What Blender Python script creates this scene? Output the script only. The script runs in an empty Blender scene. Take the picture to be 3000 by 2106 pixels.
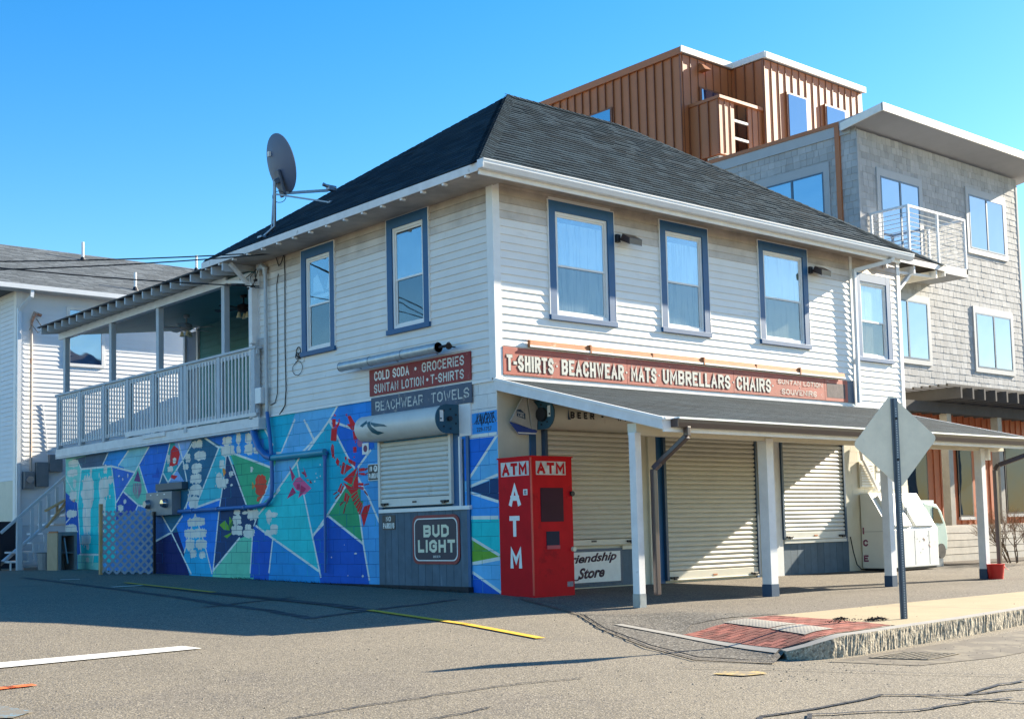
import bpy, bmesh, math, random
from mathutils import Vector, Matrix
random.seed(7)
SC = bpy.context.scene
COL = SC.collection

# ---------------------------------------------------------------- camera, sky, sun, exposure
cam = bpy.data.cameras.new('camera'); cam_o = bpy.data.objects.new('camera', cam); COL.objects.link(cam_o)
cr, cu, cf = Vector((0.75545139, -0.65477543, -0.02371359)), Vector((-0.03253408, -0.07363524, 0.99675443)), Vector((0.65439647, 0.75222801, 0.07693036))
cam_o.matrix_world = Matrix(((cr.x, cu.x, -cf.x, -11.5724), (cr.y, cu.y, -cf.y, -13.6061), (cr.z, cu.z, -cf.z, 0.8593), (0, 0, 0, 1)))
cam.sensor_width = 36; cam.lens = 3762.99 / 3000 * 36; cam.shift_y = 212.985 / 3000
cam.clip_start = 0.1; cam.clip_end = 2000
SC.camera = cam_o
SUN = Vector((5.85, -1.0, 2.6)).normalized()
SC.world = bpy.data.worlds.new('World'); SC.world.use_nodes = True
wn = SC.world.node_tree; wn.nodes.clear()
sky = wn.nodes.new('ShaderNodeTexSky'); sky.sky_type = 'NISHITA'; sky.sun_disc = False
sky.sun_elevation = math.asin(SUN.z); sky.sun_rotation = math.atan2(SUN.x, SUN.y)
sky.air_density = 1.0; sky.dust_density = 0.25; sky.ozone_density = 1.6
hs = wn.nodes.new('ShaderNodeHueSaturation'); hs.inputs['Saturation'].default_value = 1.5; hs.inputs['Hue'].default_value = 0.503
bg = wn.nodes.new('ShaderNodeBackground'); bg.inputs['Strength'].default_value = 0.078
wo = wn.nodes.new('ShaderNodeOutputWorld')
wn.links.new(sky.outputs[0], hs.inputs['Color']); wn.links.new(hs.outputs[0], bg.inputs['Color']); wn.links.new(bg.outputs[0], wo.inputs[0])
sl = bpy.data.lights.new('sun', 'SUN'); sl.energy = 5.0; sl.angle = math.radians(0.5); sl.color = (1.0, 0.885, 0.70)
so = bpy.data.objects.new('sun', sl); so.rotation_euler = SUN.to_track_quat('Z', 'Y').to_euler(); so.location = (30, -10, 20); COL.objects.link(so)
SC.view_settings.view_transform = 'Standard'; SC.view_settings.look = 'None'; SC.view_settings.gamma = 1
SC.view_settings.use_curve_mapping = False
SC.view_settings.exposure = 1.8

# ---------------------------------------------------------------- materials
MATS = {}
def mat(name, rgb, rough=0.7, metal=0.0, var=0.12, scale=3.0, bump=0.0, bscale=60.0, objvar=0.0, spec=0.5, stain_or_fold=None, speck=None):
    """painted / plain surface with large-scale wear, fine grain and optional stains"""
    if name in MATS: return MATS[name]
    m = bpy.data.materials.new(name); m.use_nodes = True; MATS[name] = m
    n = m.node_tree.nodes; l = m.node_tree.links; b = n['Principled BSDF']
    b.inputs['Roughness'].default_value = rough; b.inputs['Metallic'].default_value = metal
    b.inputs['Specular IOR Level'].default_value = spec
    geo = n.new('ShaderNodeNewGeometry')
    no = n.new('ShaderNodeTexNoise'); no.inputs['Scale'].default_value = scale; no.inputs['Detail'].default_value = 5; no.inputs['Roughness'].default_value = .65
    l.new(geo.outputs['Position'], no.inputs['Vector'])
    mr = n.new('ShaderNodeMapRange'); mr.inputs[1].default_value = .3; mr.inputs[2].default_value = .7
    mr.inputs[3].default_value = 1 - var; mr.inputs[4].default_value = 1 + var * .6
    l.new(no.outputs[0], mr.inputs[0])
    val = mr.outputs[0]
    if objvar:
        oi = n.new('ShaderNodeObjectInfo'); at = n.new('ShaderNodeAttribute'); at.attribute_name = 'rnd'
        ad = n.new('ShaderNodeMath'); ad.operation = 'ADD'; l.new(oi.outputs['Random'], ad.inputs[0]); l.new(at.outputs['Fac'], ad.inputs[1])
        fr = n.new('ShaderNodeMath'); fr.operation = 'FRACT'; l.new(ad.outputs[0], fr.inputs[0])
        m2 = n.new('ShaderNodeMapRange'); m2.inputs[3].default_value = 1 - objvar; m2.inputs[4].default_value = 1 + objvar
        l.new(fr.outputs[0], m2.inputs[0])
        mu = n.new('ShaderNodeMath'); mu.operation = 'MULTIPLY'; l.new(val, mu.inputs[0]); l.new(m2.outputs[0], mu.inputs[1]); val = mu.outputs[0]
    vm = n.new('ShaderNodeVectorMath'); vm.operation = 'SCALE'; vm.inputs[0].default_value = rgb[:3]; l.new(val, vm.inputs['Scale'])
    col = vm.outputs[0]
    if stain_or_fold:                                   # (rgb, threshold, scale, (stretch xyz)); also paints curtain fold shade
        mp = n.new('ShaderNodeMapping'); mp.inputs['Scale'].default_value = stain_or_fold[3]; l.new(geo.outputs['Position'], mp.inputs[0])
        sn = n.new('ShaderNodeTexNoise'); sn.inputs['Scale'].default_value = stain_or_fold[2]; sn.inputs['Detail'].default_value = 7; sn.inputs['Roughness'].default_value = .7
        l.new(mp.outputs[0], sn.inputs['Vector'])
        rp = n.new('ShaderNodeMapRange'); rp.inputs[1].default_value = stain_or_fold[1]; rp.inputs[2].default_value = stain_or_fold[1] + .07; rp.inputs[4].default_value = stain_or_fold[4] if len(stain_or_fold) > 4 else .8
        l.new(sn.outputs[0], rp.inputs[0])
        mx = n.new('ShaderNodeMix'); mx.data_type = 'RGBA'; mx.inputs[7].default_value = (*stain_or_fold[0], 1)
        l.new(rp.outputs[0], mx.inputs[0]); l.new(col, mx.inputs[6]); col = mx.outputs[2]
    if speck:                                   # list of (rgb, threshold, scale, amount)
        for srgb, thr, ssc, amt in speck:
            vo = n.new('ShaderNodeTexVoronoi'); vo.inputs['Scale'].default_value = ssc; l.new(geo.outputs['Position'], vo.inputs['Vector'])
            sx = n.new('ShaderNodeSeparateColor'); l.new(vo.outputs['Color'], sx.inputs[0])
            rp = n.new('ShaderNodeMapRange'); rp.inputs[1].default_value = thr; rp.inputs[2].default_value = thr + .02; rp.inputs[4].default_value = amt
            l.new(sx.outputs[0], rp.inputs[0])
            mx = n.new('ShaderNodeMix'); mx.data_type = 'RGBA'; mx.inputs[7].default_value = (*srgb, 1)
            l.new(rp.outputs[0], mx.inputs[0]); l.new(col, mx.inputs[6]); col = mx.outputs[2]
    l.new(col, b.inputs['Base Color'])
    if bump:
        bn = n.new('ShaderNodeTexNoise'); bn.inputs['Scale'].default_value = bscale; bn.inputs['Detail'].default_value = 3
        l.new(geo.outputs['Position'], bn.inputs['Vector'])
        bp = n.new('ShaderNodeBump'); bp.inputs['Strength'].default_value = min(1, bump); bp.inputs['Distance'].default_value = .01
        l.new(bn.outputs[0], bp.inputs['Height']); l.new(bp.outputs[0], b.inputs['Normal'])
    return m

def glassmat(name, tint=(.02, .03, .04), refl=.3, clear=True, rough=.02):
    if name in MATS: return MATS[name]
    m = bpy.data.materials.new(name); m.use_nodes = True; MATS[name] = m
    n = m.node_tree.nodes; l = m.node_tree.links
    for x in list(n): n.remove(x)
    o = n.new('ShaderNodeOutputMaterial'); g = n.new('ShaderNodeBsdfGlossy'); g.inputs['Roughness'].default_value = rough; g.inputs['Color'].default_value = (.9, .95, 1, 1)
    no = n.new('ShaderNodeTexNoise'); no.inputs['Scale'].default_value = .9; geo = n.new('ShaderNodeNewGeometry'); l.new(geo.outputs['Position'], no.inputs['Vector'])
    bp = n.new('ShaderNodeBump'); bp.inputs['Strength'].default_value = .07; bp.inputs['Distance'].default_value = .1; l.new(no.outputs[0], bp.inputs['Height']); l.new(bp.outputs[0], g.inputs['Normal'])
    if clear: t = n.new('ShaderNodeBsdfTransparent'); t.inputs['Color'].default_value = (.82, .88, .9, 1) if refl > .2 else (.66, .69, .70, 1)
    else: t = n.new('ShaderNodeBsdfDiffuse'); t.inputs['Color'].default_value = (*tint, 1)
    mx = n.new('ShaderNodeMixShader'); mx.inputs[0].default_value = refl
    l.new(t.outputs[0], mx.inputs[1]); l.new(g.outputs[0], mx.inputs[2]); l.new(mx.outputs[0], o.inputs[0])
    return m

DIRT = (.16, .12, .09)
white_siding = mat('white_siding', (.80, .79, .76), .55, var=.06, scale=2, objvar=.03, stain_or_fold=((.42, .36, .30), .60, 1.3, (.5, .5, 3.0), .35))
white_siding_left = mat('white_siding_weathered', (.74, .73, .70), .55, var=.07, scale=2, objvar=.03, stain_or_fold=((.45, .36, .25), .62, 1.6, (1, 1, .35), .3))
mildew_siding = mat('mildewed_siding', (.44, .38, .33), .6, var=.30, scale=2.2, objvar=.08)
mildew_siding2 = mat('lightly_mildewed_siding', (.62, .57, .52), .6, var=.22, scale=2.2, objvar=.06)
white_trim = mat('white_trim_paint', (.78, .78, .77), .5, var=.08, scale=4, stain_or_fold=((.3, .26, .2), .66, 3, (1, 1, 1), .4))
white_worn = mat('worn_white_paint', (.72, .72, .72), .6, var=.12, scale=4, stain_or_fold=((.16, .13, .11), .64, 4, (1, 1, 1), .6))
cream = mat('cream_paint', (.66, .62, .50), .6, var=.08, scale=3, stain_or_fold=((.35, .28, .2), .66, 3, (1, 1, .4), .5))
blue_trim = mat('slate_blue_trim', (.007, .09, .23), .5, var=.12, scale=5, objvar=.05)
blue_board = mat('weathered_blue_boards', (.075, .12, .165), .7, var=.2, scale=5, objvar=.12, stain_or_fold=((.16, .22, .28), .6, 2, (6, 6, .5), .5))
blue_metal = mat('dark_blue_metal', (.02, .06, .12), .45, var=.15, scale=6)
roof_shingle = mat('charcoal_shingle', (.027, .045, .060), .9, spec=.05, var=.25, scale=1.2, objvar=.35, bump=.6, bscale=250, speck=[((.05, .075, .085), .88, 260, .5)])
roof_base = mat('roof_felt', (.03, .03, .035), .9)
porch_shingle = mat('porch_shingle', (.032, .048, .060), .9, spec=.15, var=.22, scale=1.5, objvar=.22, bump=.6, bscale=250, speck=[((.07, .09, .10), .9, 260, .5)])
gutter_white = mat('white_gutter', (.70, .73, .76), .35, var=.05, scale=4)
brown_metal = mat('dark_brown_metal', (.07, .05, .05), .3, var=.1, scale=6)
bright_flash = mat('bright_aluminium', (.85, .85, .84), .28, .3, var=.05)
alu = mat('dull_aluminium', (.88, .78, .60), .6, 0, var=.10, scale=5, stain_or_fold=((.40, .39, .35), .64, 6, (1, 1, 1), .6))
galv = mat('galvanised_steel', (.30, .33, .37), .4, .8, var=.15, scale=10)
black_metal = mat('black_metal', (.012, .012, .016), .5)
black_rubber = mat('black_cable', (.01, .01, .012), .6)
shutter_mat = mat('ivory_shutter', (.60, .57, .485), .42, var=.06, scale=3, objvar=.04, stain_or_fold=((.38, .32, .22), .64, 3, (1, 1, 1), .35))
shutter_white = mat('white_shutter', (.62, .62, .58), .42, var=.08, scale=3, objvar=.05, stain_or_fold=((.36, .32, .24), .60, 3, (1, 1, 1), .4))
red_paint = mat('red_cabinet_paint', (.56, .003, .010), .6, var=.15, scale=3, spec=.15, stain_or_fold=((.24, .001, .008), .58, 1.6, (1, 1, 1), .6))
letter_white = mat('white_lettering', (.80, .80, .76), .6, var=.08, scale=9)
letter_cream = mat('cream_lettering', (.72, .70, .52), .6, var=.08, scale=9)
letter_worn = mat('worn_white_lettering', (.62, .61, .54), .7, var=.2, scale=12, stain_or_fold=((.32, .13, .10), .60, 14, (1, 1, 1), .9))
letter_worn_blue = mat('worn_lettering_on_blue', (.60, .60, .55), .7, var=.15, scale=12, stain_or_fold=((.06, .09, .15), .53, 14, (1, 1, 1), .95))
sign_red = mat('faded_red_sign_paint', (.42, .085, .055), .6, var=.22, scale=3, objvar=.1, stain_or_fold=((.58, .40, .32), .59, 6, (1, 1, 2), .6))
sign_red_dark = mat('dark_red_sign_paint', (.25, .018, .02), .6, var=.2, scale=4, stain_or_fold=((.34, .28, .25), .63, 6, (1, 1, 1.5), .6))
sign_blue = mat('flaking_blue_sign_paint', (.055, .085, .14), .6, var=.25, scale=5, stain_or_fold=((.30, .27, .24), .60, 5, (1, 1, 2), .8))
rust = mat('rusty_steel', (.42, .16, .06), .7, .1, var=.3, scale=8, stain_or_fold=((.60, .50, .38), .63, 5, (1, 1, 1), .7))
asphalt = mat('sunbaked_asphalt', (.172, .146, .102), .92, var=.20, scale=.7, bump=.8, bscale=70, stain_or_fold=((.105, .09, .072), .57, .45, (1, 1, 1), .5),
              speck=[((.27, .235, .18), .70, 80, .7), ((.08, .07, .06), .74, 95, .7), ((.42, .37, .29), .94, 120, .8), ((.04, .04, .04), .95, 60, .8)])
asphalt_apron = mat('rough_patched_asphalt', (.135, .115, .088), .93, var=.25, scale=1.0, bump=1.0, bscale=60,
              speck=[((.24, .205, .155), .74, 75, .75), ((.05, .045, .04), .70, 85, .8), ((.38, .33, .26), .95, 110, .8)])
asphalt_dark = mat('coarse_dark_asphalt', (.085, .074, .058), .95, var=.35, scale=1.6, bump=1.0, bscale=45,
              speck=[((.26, .24, .2), .72, 55, .8), ((.03, .03, .03), .7, 60, .8)])
concrete = mat('tan_concrete', (.37, .29, .17), .88, var=.10, scale=2, bump=.5, bscale=90, speck=[((.3, .25, .18), .93, 90, .6)])
granite = mat('rough_granite', (.32, .28, .21), .9, var=.2, scale=9, bump=1.0, bscale=35, speck=[((.55, .5, .4), .8, 90, .6), ((.12, .1, .08), .75, 60, .7)])
granite_top = mat('smooth_granite', (.30, .285, .25), .8, var=.12, scale=6, speck=[((.25, .24, .22), .8, 120, .5)])
brick_mat = mat('red_paving_brick', (.30, .085, .055), .85, var=.2, scale=10, objvar=.42, bump=.5, bscale=120)
tactile_mat = mat('grey_tactile_plate', (.36, .33, .27), .8, var=.12, scale=8, stain_or_fold=((.25, .2, .15), .6, 8, (1, 1, 1), .5))
tar = mat('black_tar_sealant', (.028, .028, .03), .55, var=.3, scale=10)
tar_soft = mat('darker_patch_asphalt', (.07, .07, .075), .9, var=.3, scale=4, bump=.6, bscale=70)
tar_stain = mat('damp_gutter_stain', (.10, .083, .06), .85, var=.2, scale=3, stain_or_fold=((.172, .146, .102), .50, 3.5, (1, 1, 1), .95))
line_white = mat('white_road_paint', (.72, .70, .64), .8, var=.15, scale=9, stain_or_fold=((.25, .23, .2), .66, 14, (1, 1, 1), .6))
line_yellow = mat('yellow_road_paint', (.72, .42, .02), .8, var=.2, scale=9, stain_or_fold=((.24, .2, .14), .60, 12, (1, 1, 1), .8))
spray_orange = mat('orange_spray_paint', (.80, .15, .03), .8, var=.2, scale=12, stain_or_fold=((.172, .148, .112), .56, 16, (1, 1, 1), .9))
spray_blue = mat('blue_spray_paint', (.14, .24, .30), .9, var=.2, scale=12, stain_or_fold=((.172, .148, .112), .42, 9, (1, 1, 1), .92))
spray_yellow = mat('yellow_spray_paint', (.48, .34, .12), .9, var=.2, scale=12, stain_or_fold=((.172, .148, .112), .44, 11, (1, 1, 1), .92))
mortar = mat('dark_joint', (.02, .07, .14), .9)
curtain = mat('pale_curtain', (.80, .82, .80), .9, var=.1, scale=3, stain_or_fold=((.38, .42, .45), .50, 3, (5, 5, .35), .7))  # vertical dark streaks paint the shade of the folds into the colour
curtain_cream = mat('cream_curtain', (.85, .76, .58), .9, var=.1, scale=4, stain_or_fold=((.50, .43, .32), .52, 3, (5, 5, .35), .6))  # fold shade painted in as darker vertical streaks here too
room_dark = mat('dark_room', (.025, .03, .035), .9)
pane_clear = glassmat('window_glass', refl=.27)
pane_screen = glassmat('screened_window_glass', refl=.14)
pane_low = glassmat('dark_shop_glass', tint=(.012, .03, .055), refl=.045, clear=False)
pane_dark = glassmat('tinted_window_glass', tint=(.012, .04, .11), refl=.42, clear=False)
grey_shingle = mat('weathered_cedar_shingle', (.42, .42, .42), .85, var=.14, scale=2, objvar=.13, stain_or_fold=((.25, .22, .19), .62, 3, (6, 6, 1), .5))
grey_trim = mat('pale_grey_trim', (.40, .42, .44), .6, var=.06, scale=3)
grey_soffit = mat('grey_soffit', (.36, .38, .42), .7, var=.05)
copper_panel = mat('copper_brown_metal', (.42, .145, .052), .5, 0, var=.08, scale=1.5, objvar=.06)
copper_rib = mat('copper_brown_rib', (.22, .075, .03), .5, 0, var=.08)
orange_board = mat('orange_stained_board', (.34, .085, .027), .6, var=.15, scale=4, objvar=.1, stain_or_fold=((.12, .04, .025), .64, 2, (5, 5, .6), .5))
deck_board = mat('bleached_deck_board', (.55, .50, .42), .8, var=.15, scale=5, objvar=.08)
pergola_wood = mat('grey_weathered_beam', (.06, .058, .06), .85, var=.2, scale=4, objvar=.1)
post_grey = mat('silvered_post', (.36, .33, .28), .8, var=.15, scale=5)
teal_paint = mat('teal_porch_paint', (.035, .20, .21), .6, var=.12, scale=3, objvar=.05)
grey_paint = mat('grey_porch_paint', (.46, .51, .56), .6, var=.1, scale=4, stain_or_fold=((.25, .26, .27), .64, 4, (1, 1, 1), .5))
house_siding = mat('bluish_white_siding', (.72, .74, .76), .6, var=.05, scale=2, objvar=.02)
house_roof = mat('grey_asphalt_roof', (.10, .12, .135), .9, var=.2, scale=2, objvar=.25, bump=.4, bscale=200)
pipe_blue = mat('blue_painted_pipe', (.02, .12, .38), .4, var=.12, scale=4)
pipe_teal = mat('teal_painted_pipe', (.03, .28, .42), .4, var=.12, scale=4)
pipe_grey = mat('grey_conduit', (.42, .46, .50), .45, .2, var=.12, scale=6)
meter_grey = mat('grey_meter_box', (.20, .22, .24), .5, .3, var=.12, scale=6)
dish_mat = mat('grey_dish', (.085, .12, .20), .5, var=.08)
plywood = mat('plywood', (.42, .31, .19), .7, var=.12, scale=5)
lumber = mat('raw_lumber', (.50, .32, .15), .75, var=.15, scale=6)
bucket_red = mat('red_plastic', (.62, .02, .015), .35, var=.06)
ice_white = mat('dented_white_enamel', (.76, .76, .72), .45, var=.05, scale=3, stain_or_fold=((.55, .42, .24), .62, 2.2, (1, 1, 1), .4))
green_car = mat('pale_green_paint', (.40, .52, .48), .3, var=.05)
twig_mat = mat('bare_twig', (.17, .11, .07), .9, var=.2, scale=10, objvar=.15)
seaweed_mat = mat('dry_dark_leaves', (.035, .022, .018), .9, var=.3, scale=20)
soil = mat('dark_mulch', (.05, .035, .025), .95, var=.3, scale=8, bump=1, bscale=40)
PAL = dict(seafoam=(.20, .56, .48), indigo=(.012, .09, .40), slate=(.05, .10, .17), cobalt_mid=(.015, .24, .62), mist=(.20, .48, .55), royal=(.01, .14, .55),
    lagoon=(.02, .33, .38), sky=(.20, .36, .72), turquoise=(.01, .50, .52), violet=(.03, .14, .52), mint=(.13, .48, .36), violet_deep=(.015, .06, .36), azure=(.05, .19, .48),
    petrol=(.015, .12, .22), azure_deep=(.03, .13, .36), navy=(.005, .015, .11), cobalt=(.01, .18, .63), cerulean=(.012, .34, .58), teal=(.04, .42, .50), ink=(.012, .045, .13),
    green=(.04, .36, .18), teal_deep=(.006, .37, .52), periwinkle=(.11, .38, .64), aqua=(.02, .50, .52), spring=(.13, .50, .34), blue_deep=(.005, .085, .43), ocean=(.012, .24, .55),
    lagoon_deep=(.006, .36, .50), green_deep=(.03, .30, .13), blue=(.008, .13, .55), royal_light=(.02, .22, .64), steel=(.06, .30, .60), bright=(.04, .27, .80), leaf=(.14, .34, .035),
    leaf_dark=(.04, .15, .04), white=(.70, .72, .72), line=(.74, .78, .74), red=(.58, .015, .02), dark_red=(.25, .03, .04), rose=(.45, .03, .12), pink=(.66, .10, .24), orange=(.75, .24, .04),
    scarlet=(.75, .06, .03), plum=(.13, .04, .16), mauve=(.30, .14, .22), bare=(.74, .72, .64))
def paint(c): return mat('mural_paint_' + c, tuple(min(.8, v * (1.2 if c not in ('bare', 'line', 'white') else 1)) for v in PAL[c]), .7, var=.16, scale=2.5, objvar=.05, bump=.45, bscale=60, spec=.25, stain_or_fold=((.50, .50, .45), .70, 7, (1, 1, 1), .75))

# ---------------------------------------------------------------- mesh helpers
class MB:
    def __init__(s): s.v = []; s.f = []; s.m = []; s.r = []
    def add(s, vs, fs, mi=0, rnd=0.0):
        o = len(s.v); s.v += [tuple(p) for p in vs]
        for f in fs: s.f.append(tuple(i + o for i in f)); s.m.append(mi); s.r.append(rnd)
        return s
    def box(s, a, b, mi=0, rnd=0.0):
        (x0, y0, z0), (x1, y1, z1) = a, b
        vs = [(x0, y0, z0), (x1, y0, z0), (x1, y1, z0), (x0, y1, z0), (x0, y0, z1), (x1, y0, z1), (x1, y1, z1), (x0, y1, z1)]
        return s.add(vs, [(3, 2, 1, 0), (4, 5, 6, 7), (0, 1, 5, 4), (1, 2, 6, 5), (2, 3, 7, 6), (3, 0, 4, 7)], mi, rnd)
    def hexa(s, vs, mi=0, rnd=0.0):
        return s.add(vs, [(3, 2, 1, 0), (4, 5, 6, 7), (0, 1, 5, 4), (1, 2, 6, 5), (2, 3, 7, 6), (3, 0, 4, 7)], mi, rnd)
    def prism(s, A, B, mi=0, rnd=0.0):            # two matching rings of 3-D points
        n = len(A)
        return s.add(list(A) + list(B), [tuple(range(n))[::-1], tuple(range(n, 2 * n))] + [(i, (i + 1) % n, n + (i + 1) % n, n + i) for i in range(n)], mi, rnd)
    def beam(s, p, q, w, h, up=(0, 0, 1), mi=0):
        p, q = Vector(p), Vector(q); d = (q - p).normalized(); sd = d.cross(Vector(up)).normalized(); u = sd.cross(d)
        ring = lambda c: [c + sd * (w / 2 * a) + u * (h / 2 * b) for a, b in ((-1, -1), (1, -1), (1, 1), (-1, 1))]
        return s.prism(ring(p), ring(q), mi)
    def tube(s, path, r, n=8, mi=0, close=True):
        P = [Vector(p) for p in path]; rs = r if isinstance(r, (list, tuple)) else [r] * len(P)
        rings = []; ref = None
        for i, c in enumerate(P):
            d = (P[min(i + 1, len(P) - 1)] - P[max(i - 1, 0)]).normalized()
            if ref is None: ref = Vector((0, 0, 1)) if abs(d.z) < .9 else Vector((1, 0, 0))
            a = (ref - d * ref.dot(d)).normalized(); ref = a; b = d.cross(a)
            rings.append([c + (a * math.cos(t) + b * math.sin(t)) * rs[i] for t in (2 * math.pi * k / n for k in range(n))])
        fs = []
        for i in range(len(P) - 1):
            for k in range(n): fs.append((i * n + k, i * n + (k + 1) % n, (i + 1) * n + (k + 1) % n, (i + 1) * n + k))
        if close: fs += [tuple(range(n))[::-1], tuple(range((len(P) - 1) * n, len(P) * n))]
        return s.add([p for rg in rings for p in rg], fs, mi)
    def cyl(s, p, q, r, n=16, mi=0): return s.tube([p, q], r, n, mi)
    def build(s, name, mats, parent=None, smooth=False, bevel=0, label=None, recalc=True, kind=None):
        if not isinstance(mats, (list, tuple)): mats = [mats]
        me = bpy.data.meshes.new(name); org = Vector(parent['_o']) if parent else Vector((0, 0, 0))
        me.from_pydata([(p[0] - org.x, p[1] - org.y, p[2] - org.z) for p in s.v], [], s.f)
        for m in mats: me.materials.append(m)
        me.polygons.foreach_set('material_index', s.m)
        if any(s.r):
            at = me.attributes.new('rnd', 'FLOAT', 'FACE'); at.data.foreach_set('value', s.r)
        if recalc:
            b = bmesh.new(); b.from_mesh(me); bmesh.ops.recalc_face_normals(b, faces=b.faces); b.to_mesh(me); b.free()
        if smooth:
            me.polygons.foreach_set('use_smooth', [True] * len(me.polygons)); me.set_sharp_from_angle(angle=math.radians(35))
        me.update()
        o = bpy.data.objects.new(name, me); COL.objects.link(o)
        if parent: o.parent = parent; o['_o'] = parent['_o']
        if bevel:
            bv = o.modifiers.new('bevel', 'BEVEL'); bv.width = bevel; bv.segments = 2; bv.limit_method = 'ANGLE'
        if label: o['label'] = label
        if kind: o['kind'] = kind
        return o
def thing(name, label, cat, loc=(0, 0, 0), group=None):
    o = bpy.data.objects.new(name, None); COL.objects.link(o); o.location = loc; o.empty_display_size = .2
    o['label'] = label; o['category'] = cat; o['_o'] = tuple(float(c) for c in loc)
    if group: o['group'] = group
    return o
def single(mb, name, label, cat, mats, loc=(0, 0, 0), group=None, **k):       # a thing that is one mesh, origin at its base
    L = Vector(loc); mb.v = [(p[0] - L.x, p[1] - L.y, p[2] - L.z) for p in mb.v]
    o = mb.build(name, mats, None, **k); o.location = loc; o['label'] = label; o['category'] = cat; o['_o'] = tuple(float(c) for c in loc)
    if group: o['group'] = group
    return o
def struct(mb, name, mats, **k):
    o = mb.build(name, mats, None, **k); o['kind'] = 'structure'; o['_o'] = (0.0, 0.0, 0.0); return o
def inst(me, name, parent, loc=None, M=None, label=None):                     # piece sharing mesh data, placed in world space
    o = bpy.data.objects.new(name, me); COL.objects.link(o); o.parent = parent; org = Vector(parent['_o'])
    if M is None: o.location = Vector(loc) - org
    else: o.matrix_local = Matrix.Translation(-org) @ M
    o['_o'] = parent['_o']
    return o
def clip(poly, x0, x1, y0, y1):
    def cut(P, ax, v, keep_less):
        out = []
        for i in range(len(P)):
            a, b = P[i - 1], P[i]; ia = (a[ax] <= v) if keep_less else (a[ax] >= v); ib = (b[ax] <= v) if keep_less else (b[ax] >= v)
            if ia != ib:
                t = (v - a[ax]) / (b[ax] - a[ax]); out.append((a[0] + t * (b[0] - a[0]), a[1] + t * (b[1] - a[1])))
            if ib: out.append(b)
        return out
    for ax, v, k in ((0, x0, False), (0, x1, True), (1, y0, False), (1, y1, True)):
        if len(poly) < 3: return []
        poly = cut(poly, ax, v, k)
    if len(poly) < 3: return []
    ar = sum(poly[i - 1][0] * poly[i][1] - poly[i][0] * poly[i - 1][1] for i in range(len(poly)))
    return poly if abs(ar) > 2e-5 else []
def stroke(pts, w):                                                            # 2-D polyline -> quads
    out = []
    for (ax, ay), (bx, by) in zip(pts, pts[1:]):
        L = math.hypot(bx - ax, by - ay)
        if L < 1e-6: continue
        dx, dy = (bx - ax) / L, (by - ay) / L; nx, ny = -dy * w / 2, dx * w / 2; e = w * .3
        ax, ay, bx, by = ax - dx * e, ay - dy * e, bx + dx * e, by + dy * e
        out.append([(ax + nx, ay + ny), (bx + nx, by + ny), (bx - nx, by - ny), (ax - nx, ay - ny)])
    return out
def text(s, name, parent, m, origin, right, up, w=None, h=None, off=0.0, extrude=.002, center=False, spacing=1.0, shear=0, label=None):
    """lettering as a thin solid: lower-left corner at origin, fitted to w x h"""
    cu_ = bpy.data.curves.new('lettering', 'FONT'); cu_.body = s; cu_.offset = off; cu_.space_character = spacing; cu_.shear = shear; cu_.resolution_u = 3
    t = bpy.data.objects.new('tmp', cu_); COL.objects.link(t); bpy.context.view_layer.update()
    me = bpy.data.meshes.new_from_object(t.evaluated_get(bpy.context.evaluated_depsgraph_get())); bpy.data.objects.remove(t)
    xs = [v.co.x for v in me.vertices]; ys = [v.co.y for v in me.vertices]
    if not xs: return None
    x0, x1, y0, y1 = min(xs), max(xs), min(ys), max(ys)
    sx = w / (x1 - x0) if w else None; sy = h / (y1 - y0) if h else None
    sx = sx or sy; sy = sy or sx
    right, up = Vector(right).normalized(), Vector(up).normalized(); nrm = right.cross(up); org = Vector(parent['_o'])
    b = bmesh.new(); b.from_mesh(me)
    r = bmesh.ops.extrude_face_region(b, geom=list(b.faces))
    for v in [g for g in r['geom'] if isinstance(g, bmesh.types.BMVert)]: v.co.z += 1
    for v in b.verts:
        p = Vector(origin) + right * ((v.co.x - x0) * sx) + up * ((v.co.y - y0) * sy) + nrm * (extrude * (1 if v.co.z > .5 else 0)); v.co = p - org
    bmesh.ops.recalc_face_normals(b, faces=b.faces); b.to_mesh(me); b.free()
    me.materials.clear(); me.materials.append(m); me.polygons.foreach_set('material_index', [0] * len(me.polygons))
    o = bpy.data.objects.new(name, me); COL.objects.link(o); o.parent = parent; o['_o'] = parent['_o']
    if label: o['label'] = label
    return o
def boxes(name, m_, parent, lst, **k):
    for a, b in lst: MB().box(a, b).build(name, m_, parent, **k)
GLY = {'A': (.95, ['00 51 X0', '2C 8C']), 'B': (.9, ['00 01', '01 61 89 87 65 05', '65 84 82 60 00']), 'C': (.85, ['88 61 31 08 02 30 60 82']), 'D': (.9, ['00 01', '01 51 88 82 50 00']), 'E': (.75, ['81 01 00 80', '05 65']),
       'G': (.9, ['88 61 31 08 02 30 60 82 85 55']), 'H': (.85, ['00 01', '80 81', '05 85']), 'I': (.0, ['00 01']), 'K': (.85, ['00 01', '81 04', '36 80']), 'L': (.7, ['01 00 80']), 'M': (1.1, ['00 01 43 81 80']), 'N': (.9, ['00 01 80 81']),
       'O': (.9, ['30 02 08 31 51 88 82 50 30']), 'P': (.85, ['00 01', '01 61 89 86 64 04']), 'R': (.9, ['00 01', '01 61 89 86 65 05', '45 80']), 'S': (.85, ['88 61 31 08 06 35 55 83 82 60 30 02']), 'T': (.85, ['01 81', '41 40']),
       'U': (.85, ['01 02 30 50 82 81']), 'V': (.9, ['01 40 81']), 'W': (1.15, ['01 20 47 60 81']), '-': (.3, ['05 85']), ' ': (.3, [])}
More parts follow.
